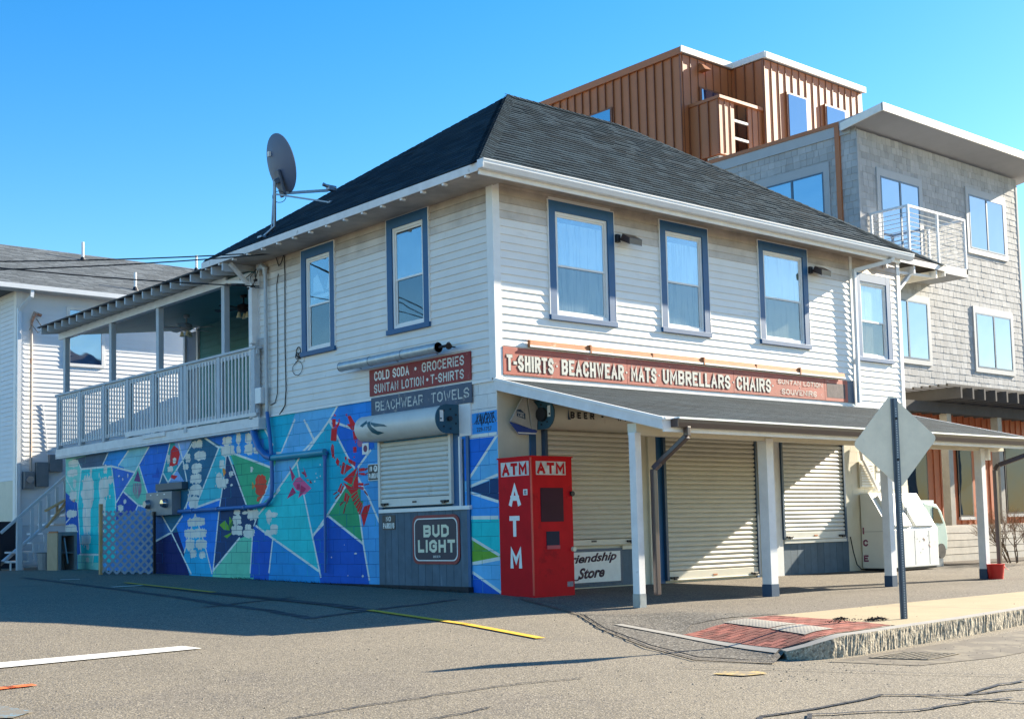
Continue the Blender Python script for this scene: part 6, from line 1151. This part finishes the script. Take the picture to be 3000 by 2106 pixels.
# seaweed / leaf litter on the ramp corner
m = MB(); rr = random.Random(2)
for cx_, cy_, r_, n in ((-.46, -5.84, .10, 90), (-.30, -6.16, .17, 190), (-.6, -6.0, .28, 60)):
    for _ in range(n):
        a = rr.uniform(0, 6.28); q = r_ * rr.random() ** .6; x, y = cx_ + q * math.cos(a), cy_ + q * math.sin(a) * .5; z = wz(x, y) + .018 + rr.random() * .035 * (1 - q / r_); b = rr.uniform(0, 6.28); L = rr.uniform(.012, .035)
        m.add([(x, y, z), (x + L * math.cos(b), y + L * math.sin(b), z + rr.uniform(-.005, .015)), (x + .4 * L * math.cos(b + 1), y + .4 * L * math.sin(b + 1), z + .012)], [(0, 1, 2)])
o = struct(m, 'leaf_litter', seaweed_mat, recalc=False); o['kind'] = 'stuff'; o['label'] = 'small heaps of dry dark leaves by the curb ramp bricks'; o['category'] = 'leaves'
m = MB(); rr = random.Random(5)
for _ in range(700):
    y = rr.uniform(.6, 7.2); x = -.06 - abs(rr.gauss(0, .10)); z = base(x, y); b = rr.uniform(0, 6.28); L = rr.uniform(.012, .05)
    m.add([(x, y, z + .006), (x + L * math.cos(b), y + L * math.sin(b), z + rr.uniform(.01, .06)), (x + .3 * L, y + .3 * L, z + .012)], [(0, 1, 2)])
o = struct(m, 'weed_litter', mat('dull_weeds', (.035, .045, .025), .9, var=.4), recalc=False); o['kind'] = 'stuff'; o['label'] = 'dry weeds and litter along the foot of the mural wall'; o['category'] = 'weeds'
m = MB(); rr = random.Random(11)                                   # loose grit and pebbles on the pavement
for _ in range(600):
    x = rr.uniform(-9, 3); y = rr.uniform(-9.5, -2.0)
    if rr.random() < .5: x = rr.uniform(-3.5, 4); y = rr.uniform(-7.6, -6.9)
    s_ = rr.uniform(.003, .009); z = wz(x, y) + .012 if y > -6.6 and x > -2.4 else base(x, y)
    m.add([(x - s_, y, z), (x, y - s_, z), (x + s_, y, z), (x, y + s_, z), (x, y, z + s_ * 1.2)], [(0, 1, 4), (1, 2, 4), (2, 3, 4), (3, 0, 4)], 0, rr.random())
o = struct(m, 'loose_grit', mat('pale_grit', (.22, .19, .14), .9, objvar=.5), recalc=False); o['kind'] = 'stuff'; o['label'] = 'loose grit scattered over the asphalt'; o['category'] = 'grit'

# ---------------------------------------------------------------- grey shingled building behind
GB = thing('shingled_building', 'grey cedar shingled three storey building with slanted white-edged roof behind the store', 'building', (16, 5, 0))
GY, GX = 2.5, 12.88; GR = 20.02
MB().box((GX + .02, GY + .02, 0), (GR - .02, 12.0, 9.52)).build('wall_core', grey_shingle, GB)
gf_ = MB().box((GX, GY, 3.4), (GR, GY + .03, 9.6)).build('front_cladding', grey_shingle, GB); gl_ = MB().box((GX, GY + .0305, 3.4), (GX + .03, 12.0, 9.85)).build('side_cladding', grey_shingle, GB)
shingle_plane(gf_, [(GX, GY - .002, 3.45), (GR, GY - .002, 3.45), (GR, GY - .002, 9.6), (GX, GY - .002, 9.6)], (1, 0, 0), grey_shingle, 'shingle', .155, .17, 300, thick=.010, lift=.002, seed=12, jitter=.35)
shingle_plane(gl_, [(GX - .002, 12.0, 6.5), (GX - .002, GY, 6.5), (GX - .002, GY, 9.62), (GX - .002, 12.0, 9.62)], (0, -1, 0), grey_shingle, 'shingle', .155, .17, 0, thick=.014, lift=.003, seed=13, jitter=.35, stuffname='side_shingles')
boxes('corner_trim', grey_shingle, GB, [((GX - .03, GY - .02, 3.5), (GX + .05, GY + .0, 9.5)), ((GR - .06, GY - .022, 3.5), (GR + .02, GY, 9.5))])
def bigwin(face, a, b, c, d, plane, cas=.14, mull=1, lab=None, m_=None):
    pt = (lambda u, n, z: (u, plane - n, z)) if face == 'F' else (lambda u, n, z: (plane - n, u, z))
    def bx(mm, u0, u1, n0, n1, z0, z1):
        p, q = pt(u0, n0, z0), pt(u1, n1, z1); return mm.box(tuple(min(p[i], q[i]) for i in range(3)), tuple(max(p[i], q[i]) for i in range(3)))
    m = MB()
    if cas: bx(m, a - cas, a, .0, .045, c - cas, d + cas * 1.3); bx(m, b, b + cas, .0, .045, c - cas, d + cas * 1.3); bx(m, a, b, .0, .045, d, d + cas * 1.3); bx(m, a, b, .0, .045, c - cas, c)
    w = m.build('window', m_ or grey_trim, GB, label=lab) if cas else None
    w = w or MB().box(*[tuple(f(pt(a - .03, 0, c - .03)[i], pt(b + .03, .035, d + .03)[i]) for i in range(3)) for f in (min, max)]).build('window', m_ or black_metal, GB, label=lab)
    m = MB(); f = .035; fr0 = .038 if not cas else .005
    bx(m, a, a + f, fr0 - .02, .05, c, d); bx(m, b - f, b, fr0 - .02, .05, c, d); bx(m, a + f, b - f, fr0 - .02, .05, d - f, d); bx(m, a + f, b - f, fr0 - .02, .05, c, c + f)
    for k in range(mull): u = a + (b - a) * (k + 1) / (mull + 1); bx(m, u - .03, u + .03, fr0 - .02, .052, c + f, d - f)
    m.build('frame', mat('slate_window_frame', (.07, .13, .20), .4), w)
    for k in range(mull + 1):
        u0 = a + (b - a) * k / (mull + 1) + .035; u1 = a + (b - a) * (k + 1) / (mull + 1) - .035; m = MB(); bx(m, u0, u1, .022, .04, c + f, d - f); m.build('pane', pane_dark, w)
    return w
bigwin('F', 17.53, 19.22, 7.55, 8.90, GY, .13, lab='upper double window right of the balcony'); bigwin('F', 17.60, 19.30, 4.60, 5.95, GY, .12, lab='lower double window at the right'); bigwin('F', 13.70, 15.40, 4.60, 5.95, GY, .12, lab='lower double window beside the store eave')
bigwin('F', 13.68, 15.28, 6.70, 8.72, GY, .14, lab='balcony sliding door'); bigwin('L', 3.40, 5.15, 7.3, 8.88, GX, .16, lab='wide side window half hidden by the store roof')
# slanted roof slab with white edge
m = MB(); m.hexa([(GX - .15, 1.72, 9.86), (GR + .65, 1.72, 9.86), (GR + .65, GY + .35, 9.68), (GX - .15, GY + .35, 9.68), (GX - .15, 1.72, 10.0), (GR + .65, 1.72, 10.0), (GR + .65, GY + .35, 9.90), (GX - .15, GY + .35, 9.90)]); m.build('roof_slab', grey_soffit, GB)
m = MB(); m.box((GX - .18, 1.68, 9.84), (GR + .68, 1.72, 10.02)); m.build('roof_edge', letter_white, GB, label='white metal roof edge')
m = MB(); m.hexa([(GX - .18, 1.70, 9.85), (GX - .15, 1.70, 9.85), (GX - .15, GY + .3, 9.66), (GX - .18, GY + .3, 9.66), (GX - .18, 1.70, 10.02), (GX - .15, 1.70, 10.02), (GX - .15, GY + .3, 9.84), (GX - .18, GY + .3, 9.84)]); m.build('roof_edge', letter_white, GB)
MB().box((GX - .06, 2.62, 9.84), (GX + .05, 12.0, 9.93)).build('parapet_trim', copper_panel, GB); MB().box((GX - .04, 2.66, 9.60), (GX, 12.0, 9.84)).build('frieze_board', grey_trim, GB)
MB().box((GX - .07, 2.92, 5.0), (GX - .0, 3.04, 9.84)).build('downspout', copper_panel, GB)
# balcony with rails
MB().box((13.2, 1.5, 6.42), (15.6, GY, 6.62)).build('balcony_floor', grey_trim, GB)
br = MB().box((13.2, 1.50, 7.74), (15.6, 1.55, 7.79)).box((13.2, 1.55, 7.74), (13.25, GY, 7.79)).box((15.55, 1.55, 7.74), (15.6, GY, 7.79)).build('balcony_rail', gutter_white, GB)
for x, y in ((13.2, 1.5), (14.38, 1.5), (15.55, 1.5), (13.2, 2.42), (15.55, 2.42)): MB().box((x, y, 6.5), (x + .05, y + .05, 7.74)).build('rail_post', gutter_white, br)
for k in range(10):
    z = 6.72 + k * .10; m = MB(); m.tube([(13.22, 1.525, z), (15.58, 1.525, z)], .009, 5); m.build('rail_wire', bright_flash, br)
    for xw in (13.225, 15.575): m = MB(); m.tube([(xw, 1.525, z), (xw, GY, z)], .009, 5); m.build('rail_wire', bright_flash, br)
# ---------------------------------------------------------------- copper coloured penthouse
PH = thing('metal_penthouse', 'copper brown standing seam metal penthouse stepping above the shingled building', 'building', (16, 9, 9.6))
Z0, Z1 = 9.6, 13.02
def metal_wall(face, u0, u1, z0, z1, plane, holes=(), sgn=1, pitch=.30, lab=None):
    m = MB()
    m.box((u0, plane, z0), (u1, plane + .04, z1)) if face == 'F' else m.box((plane, u0, z0), (plane + .04, u1, z1))
    w = m.build('wall_panel', copper_panel, PH, label=lab); n = int((u1 - u0) / pitch)
    for k in range(n + 1):
        u = min(u1 - .02, u0 + k * pitch); segs = [(z0, z1)]
        for a, b, c, d in holes:
            if a - .03 < u < b + .03: segs = [(z0, c), (d, z1)]
        for c, d in segs:
            if d - c < .05: continue
            m = MB(); m.box((u, plane - .018, c), (u + .022, plane, d)) if face == 'F' else m.box((plane - .045, u, c), (plane, u + .022, d)); m.build('seam_rib', copper_rib, w)
    return w
P1Y, P2X, P2Y = 7.60, 14.91, 6.53
MB().box((12.94, P1Y + .04, Z0), (18.0, 14.0, Z1 - .05)).box((P2X + .04, P2Y + .04, Z0), (19.3, P1Y + .1, Z1 - .05)).build('core', copper_rib, PH)
metal_wall('L', P1Y, 14.0, Z0, Z1 - .08, 12.9, [(10.05, 10.95, 11.5, 12.2)]); metal_wall('F', 12.94, P2X, Z0, Z1 - .08, P1Y, [(13.55, 14.6, 10.0, 12.2)]); metal_wall('L', P2Y, P1Y - .01, Z0, Z1 - .08, P2X); metal_wall('F', P2X + .0, 19.34, Z0, Z1 - .08, P2Y, [(15.80, 16.64, 10.9, 12.22), (17.5, 18.42, 11.4, 12.22)])
def pwin(face, a, b, c, d, plane):
    m = MB()
    if face == 'F': m.box((a, plane - .06, c), (b, plane, d)); g_ = ((a + .06, plane - .07, c + .05), (b - .06, plane - .06, d - .05))
    else: m.box((plane - .06, a, c), (plane, b, d)); g_ = ((plane - .07, a + .06, c + .05), (plane - .06, b - .06, d - .05))
    w = m.build('window', copper_rib, PH); MB().box(*g_).build('pane', pane_dark, w); return w
pwin('L', 10.05, 10.95, 11.5, 12.2, 12.9); pwin('F', 13.55, 14.6, 10.0, 12.2, P1Y); pwin('F', 15.78, 16.66, 10.7, 12.24, P2Y); pwin('F', 17.48, 18.44, 11.2, 12.26, P2Y)
for a, b in (((12.82, P1Y - .06, Z1 - .10), (12.90, 14.1, Z1 + .08)), ): MB().box(a, b).build('cornice', copper_panel, PH)
MB().box((12.82, P1Y - .10, Z1 - .06), (P2X, P1Y - .045, Z1 + .10)).build('roof_edge', letter_white, PH); MB().box((P2X - .06, P2Y - .09, Z1 - .06), (P2X, P1Y - .10, Z1 + .10)).build('roof_edge', letter_white, PH); MB().box((P2X, P2Y - .10, Z1 - .06), (19.42, P2Y - .045, Z1 + .10)).build('roof_edge', letter_white, PH); MB().box((12.9, P1Y - .04, Z1 - .05), (19.4, 14.1, Z1 + .05)).box((P2X, P2Y - .045, Z1 - .05), (19.4, P1Y, Z1 + .051)).build('roof', grey_trim, PH)
# balcony box
bl = MB().box((13.16, 6.62, 10.15), (13.20, 7.6, 11.58)).box((13.2, 6.62, 10.15), (14.88, 7.6, 10.22)).build('balcony', copper_panel, PH)
for k in range(4): MB().box((13.115, 6.64 + k * .31, 10.15), (13.16, 6.66 + k * .31, 11.56)).build('seam_rib', copper_rib, bl)
MB().box((13.20, 6.62, 10.22), (13.74, 6.66, 11.56)).box((14.30, 6.62, 10.22), (14.88, 6.66, 11.56)).build('front_panel', copper_panel, bl)
for x in (13.36, 13.58, 14.46, 14.70): MB().box((x, 6.605, 10.2), (x + .02, 6.62, 11.54)).build('seam_rib', copper_rib, bl)
MB().box((13.12, 6.56, 11.56), (14.92, 6.68, 11.64)).box((13.12, 6.68, 11.56), (13.22, 7.6, 11.64)).build('cap', copper_panel, bl); boxes('rail', letter_white, bl, [((13.74, 6.62, 10.62), (14.30, 6.66, 10.68)), ((13.74, 6.62, 11.08), (14.30, 6.66, 11.14))])
m = MB(); m.prism([(13.55, P1Y - .25, 12.62), (13.75, P1Y - .30, 12.62), (13.70, P1Y - .10, 12.80), (13.60, P1Y - .10, 12.80)], [(13.55, P1Y - .0, 12.62), (13.75, P1Y - .0, 12.62), (13.70, P1Y, 12.85), (13.60, P1Y, 12.85)]); m.build('wall_lamp', rust, PH)
m = MB(); m.tube([(14.5, 10.2, Z1), (14.5, 10.2, Z1 + .6)], .03, 8); m.build('vent_pipe', letter_white, PH)
ax = thing('air_conditioner', 'white outdoor air conditioning unit under the copper balcony', 'air conditioner', (13.3, 6.9, 9.7))
MB().box((13.22, 6.70, 9.93), (13.75, 7.1, 10.14)).build('casing', letter_white, ax, bevel=.01)
for k in range(6): MB().box((13.212, 6.74, 9.95 + k * .03), (13.22, 7.06, 9.965 + k * .03)).build('grille_bar', black_metal, ax)
# ---------------------------------------------------------------- ground floor front: boards, deck and pergola
GF = thing('orange_board_front', 'orange-brown board and batten ground floor front with dark windows under the pergola', 'facade', (16.5, 2.5, 0))
MB().box((10.5, GY - .02, .0), (20.0, GY - .001, 3.5)).build('wall_panel', orange_board, GF)
for k in range(34):
    x = 10.6 + k * .28
    if any(a < x < b for a, b in ((13.2, 15.1), (16.3, 17.05), (18.6, 19.8))): segs = [(2.85, 3.5), (0, .9)]
    else: segs = [(0, 3.5)]
    for c, d in segs: MB().box((x, GY - .04, c), (x + .035, GY - .02, d)).build('batten', orange_board, GF)
for a, b, c, d in ((13.2, 15.05, 1.0, 2.8), (16.38, 17.02, .95, 2.8), (18.6, 19.8, 1.0, 2.8)):
    w = MB().box((a, GY - .055, c), (b, GY - .021, d)).build('window', black_metal, GF); MB().box((a + .05, GY - .060, c + .05), (b - .05, GY - .055, d - .05)).build('pane', pane_low, w); MB().box((a - .02, GY - .09, c - .07), (b + .02, GY - .03, c)).build('sill', grey_trim, w)
dk = thing('raised_deck', 'low deck faced with bleached horizontal boards right of the ice chest', 'deck', (15, 1.4, 0))
MB().box((11.2, .62, 0), (21.5, GY - .06, .74)).build('deck_frame', black_metal, dk)
for k in range(5):
    z0 = .03 + k * .145
    for a, b in ((11.2, 15.4), (15.405, 21.5)): MB().box((a, .585, z0), (b, .62, z0 + .133)).build('board', deck_board, dk)
for k in range(13): y = .60 + k * .145; MB().box((11.2, y, .742), (21.5, y + .138, .768)).build('board', deck_board, dk)
pg = thing('pergola', 'grey weathered timber pergola with notched rafter ends over the raised deck', 'pergola', (15, .7, .77))
for x in (12.86, 14.95, 17.1, 19.2): MB().box((x, .62, .77), (x + .17, .79, 3.12)).build('post', post_grey, pg)
MB().box((11.3, .60, 3.10), (21.4, .66, 3.32)).box((11.3, .76, 3.101), (21.4, .82, 3.321)).build('beam', pergola_wood, pg)
for k in range(19): x = 12.2 + k * .46; MB().box((x, -.10, 3.33), (x + .06, GY - .02, 3.56)).build('rafter', pergola_wood, pg)
for k in range(13): y = .0 + k * .19; MB().box((11.9, y, 3.565), (21.0, y + .05, 3.62)).build('purlin', pergola_wood, pg)
for k, nth in enumerate(('first', 'second', 'third', 'fourth', 'fifth', 'sixth', 'seventh')): x = 13.6 + k * .9; single(MB().box((x, 1.0, 3.27), (x + .16, 1.1, 3.30)), 'pergola_lamp', nth + ' small white lamp under the pergola rafters counted from the store', 'lamp', letter_white, (x, 1.0, 3.27), 'small lamps under the pergola')
MB().box((18.2, .66, .8), (19.0, .70, 1.55)).build('orange_rail', orange_board, dk)
# planter strip and bare bush
struct(drape(MB(), [(11.3, .58), (22, .58), (22, -.35), (11.3, -.2)], wz, .02, 1), 'mulch_bed', soil, recalc=False)
bu = thing('bare_bush', 'leafless brown bush with orange twigs at the right edge', 'bush', (12.95, -.75, 0)); rr = random.Random(9); m = MB(); m2 = MB()
def branch(p, d, L, r, lv):
    q = p + d * L; mid = p + d * L * .5 + Vector((rr.uniform(-1, 1), rr.uniform(-1, 1), rr.uniform(-1, 1))) * L * .08
    (m if lv > 2 else m2).tube([p, mid, q], [r, r * .8, r * .6], 4 if lv < 4 else 5)
    if lv == 0: return
    for _ in range(rr.choice((2, 3, 3))):
        nd = (d + Vector((rr.uniform(-.8, .8), rr.uniform(-.8, .8), rr.uniform(-.35, .6)))).normalized(); branch(p + d * L * rr.uniform(.5, 1), nd, L * rr.uniform(.6, .85), r * .6, lv - 1)
for k in range(14):
    a = k * .7; branch(Vector((12.95 + .25 * math.cos(a), -.75 + .2 * math.sin(a), .0)), Vector((.45 * math.cos(a), .45 * math.sin(a), 1)).normalized(), .46, .013, 5)
m.build('stems', twig_mat, bu); m2.build('twigs', mat('orange_brown_twig', (.22, .11, .05), .9, var=.3, scale=20), bu, kind='stuff')

# ---------------------------------------------------------------- white house behind, at the left
HB = thing('white_house', 'white vinyl sided house with grey roof behind the deck at the left', 'house', (5, 20, .4))
HX, HY = .2, 19.0
MB().box((HX + .02, HY + .02, 0), (14, 28, 7.3)).build('wall_core', house_siding, HB)
hf = MB().box((HX, HY, .3), (14, HY + .02, 7.3)).build('front_siding', house_siding, HB); hl = MB().box((HX, HY + .0205, 2.42), (HX + .02, 28, 7.3)).build('side_siding', house_siding, HB)
siding(hf, 'F', HX + .1, 8.5, 1.3, 7.25, .118, [(1.55, 2.42, 5.5, 6.9)], lambda z: house_siding, plane=HY, proud=.02, joint=False); siding(hl, 'L', HY + .1, 27, 2.45, 7.25, .118, [], lambda z: house_siding, plane=HX, proud=.02, joint=False)
MB().box((HX - .03, HY - .03, .45), (HX + .12, HY + .14, 7.25)).build('corner_board', white_trim, HB); MB().box((HX - .02, HY + .03, 0), (HX + .1, 27, 2.44)).build('foundation', cream, HB)
m = MB(); m.add([(-.55, HY - .40, 7.35), (14, HY - .40, 7.35), (14, HY + 4.5, 9.42), (-.55, HY + 4.5, 9.42), (-.55, HY - .40, 7.28), (14, HY - .40, 7.28), (14, HY + 9.4, 7.28), (-.55, HY + 9.4, 7.28), (14, HY + 9.4, 7.35), (-.55, HY + 9.4, 7.35)], [(0, 1, 2, 3), (7, 6, 5, 4), (4, 5, 1, 0), (3, 2, 8, 9), (0, 3, 9, 7, 4), (1, 5, 6, 8, 2)])
hr_ = m.build('roof', house_roof, HB)
shingle_plane(hr_, [(-.55, HY - .42, 7.345), (12, HY - .42, 7.345), (12, HY + 4.5, 9.43), (-.55, HY + 4.5, 9.43)], (1, 0, 0), house_roof, 'shingle', .16, .32, 0, seed=21, jitter=.15)
MB().box((-.55, HY - .52, 7.24), (14, HY - .41, 7.36)).build('gutter', gutter_white, HB); MB().box((-.55, HY - .40, 7.24), (14, HY - .02, 7.275)).build('soffit', grey_trim, HB)
for x, y, z, h in ((3.46, 22.74, 9.10, .55), (3.56, 19.4, 7.69, .5), (7.4, 23.3, 9.34, .5)):
    m = MB(); m.tube([(x, y, z - .1), (x, y, z + h)], .04, 10); v_ = m.build('vent_pipe', white_trim, HB); m = MB(); m.tube([(x, y, z - .1), (x, y, z + .10)], [.13, .05], 10); m.build('collar', black_metal, v_)
bw = MB().box((1.48, HY - .05, 5.42), (1.56, HY, 6.98)).box((2.42, HY - .05, 5.42), (2.50, HY, 6.98)).box((1.56, HY - .05, 6.9), (2.42, HY, 6.98)).box((1.56, HY - .05, 5.42), (2.42, HY, 5.50)).build('window', white_trim, HB); MB().box((1.56, HY - .02, 5.50), (2.42, HY - .005, 6.9)).build('pane', pane_dark, bw)
m = MB(); m.beam((.42, HY - .46, 7.28), (.40, HY - .46, 7.05), .08, .07, (0, 1, 0)).beam((.40, HY - .46, 7.08), (.22, HY - .10, 6.75), .08, .07, (0, 1, 0)).beam((.22, HY - .10, 6.8), (.22, HY - .08, .5), .09, .07, (0, 1, 0)); m.build('downspout', gutter_white, HB)
m = MB(); m.tube([(.54, HY - .08, 6.50), (.54, HY - .08, 2.66)], .035, 8).tube([(.54, HY - .08, 6.5), (.62, HY - .10, 6.72), (.78, HY - .12, 6.66)], [.05, .06, .04], 8); m.build('rusty_conduit', mat('rust_streaked_pipe', (.45, .38, .33), .6, var=.2, scale=6, stain_or_fold=((.36, .13, .05), .54, 3, (1, 1, .6), .9)), HB, smooth=True)
m = MB(); m.tube([(.62, HY - .2, 6.55), (.78, HY - .25, 6.3), (.66, HY - .2, 6.2), (.5, HY - .2, 6.4), (.45, HY - .2, 6.25)], .012, 5); m.build('wire_loop', black_rubber, HB)
for nm, a, b, mm in (('meter_box', (.34, HY - .16, 2.22), (.60, HY - .02, 2.66), galv), ('panel_box', (.66, HY - .14, 2.28), (.98, HY - .02, 2.9), meter_grey), ('panel_box', (1.0, HY - .14, 2.66), (1.34, HY - .02, 3.1), meter_grey)): MB().box(a, b).build(nm, mm, HB, bevel=.01)
m = MB(); m.tube([(.47, HY - .16, 2.45), (.47, HY - .24, 2.45)], .09, 14); m.build('meter_dial', pane_dark, HB)
m = MB(); m.tube([(.85, HY - .03, 4.4), (.95, HY - .03, 3.6), (1.0, HY - .03, 2.9)], .01, 5); m.build('cable', gutter_white, HB)
MB().box((-3.0, HY + 2.0, .0), (-.9, HY + 2.1, 4.9)).build('fence_wall', house_siding, HB) if False else None
dk2 = single(MB().box((-3.2, 18.5, .2), (.10, 18.6, 1.40)), 'dark_fence', 'dark low wall left of the stairs', 'fence', mat('dark_stained_fence', (.015, .018, .03), .8), (-1.5, 18.55, .2))
wp = single(MB().box((-2.5, 17.5, .25), (-1.78, 17.62, 4.9)), 'white_end_post', 'pale blue-white board wall end at the far left edge', 'wall', house_siding, (-2.1, 17.5, .25))
for o in bpy.data.objects:
    if '_o' in o.keys(): del o['_o']
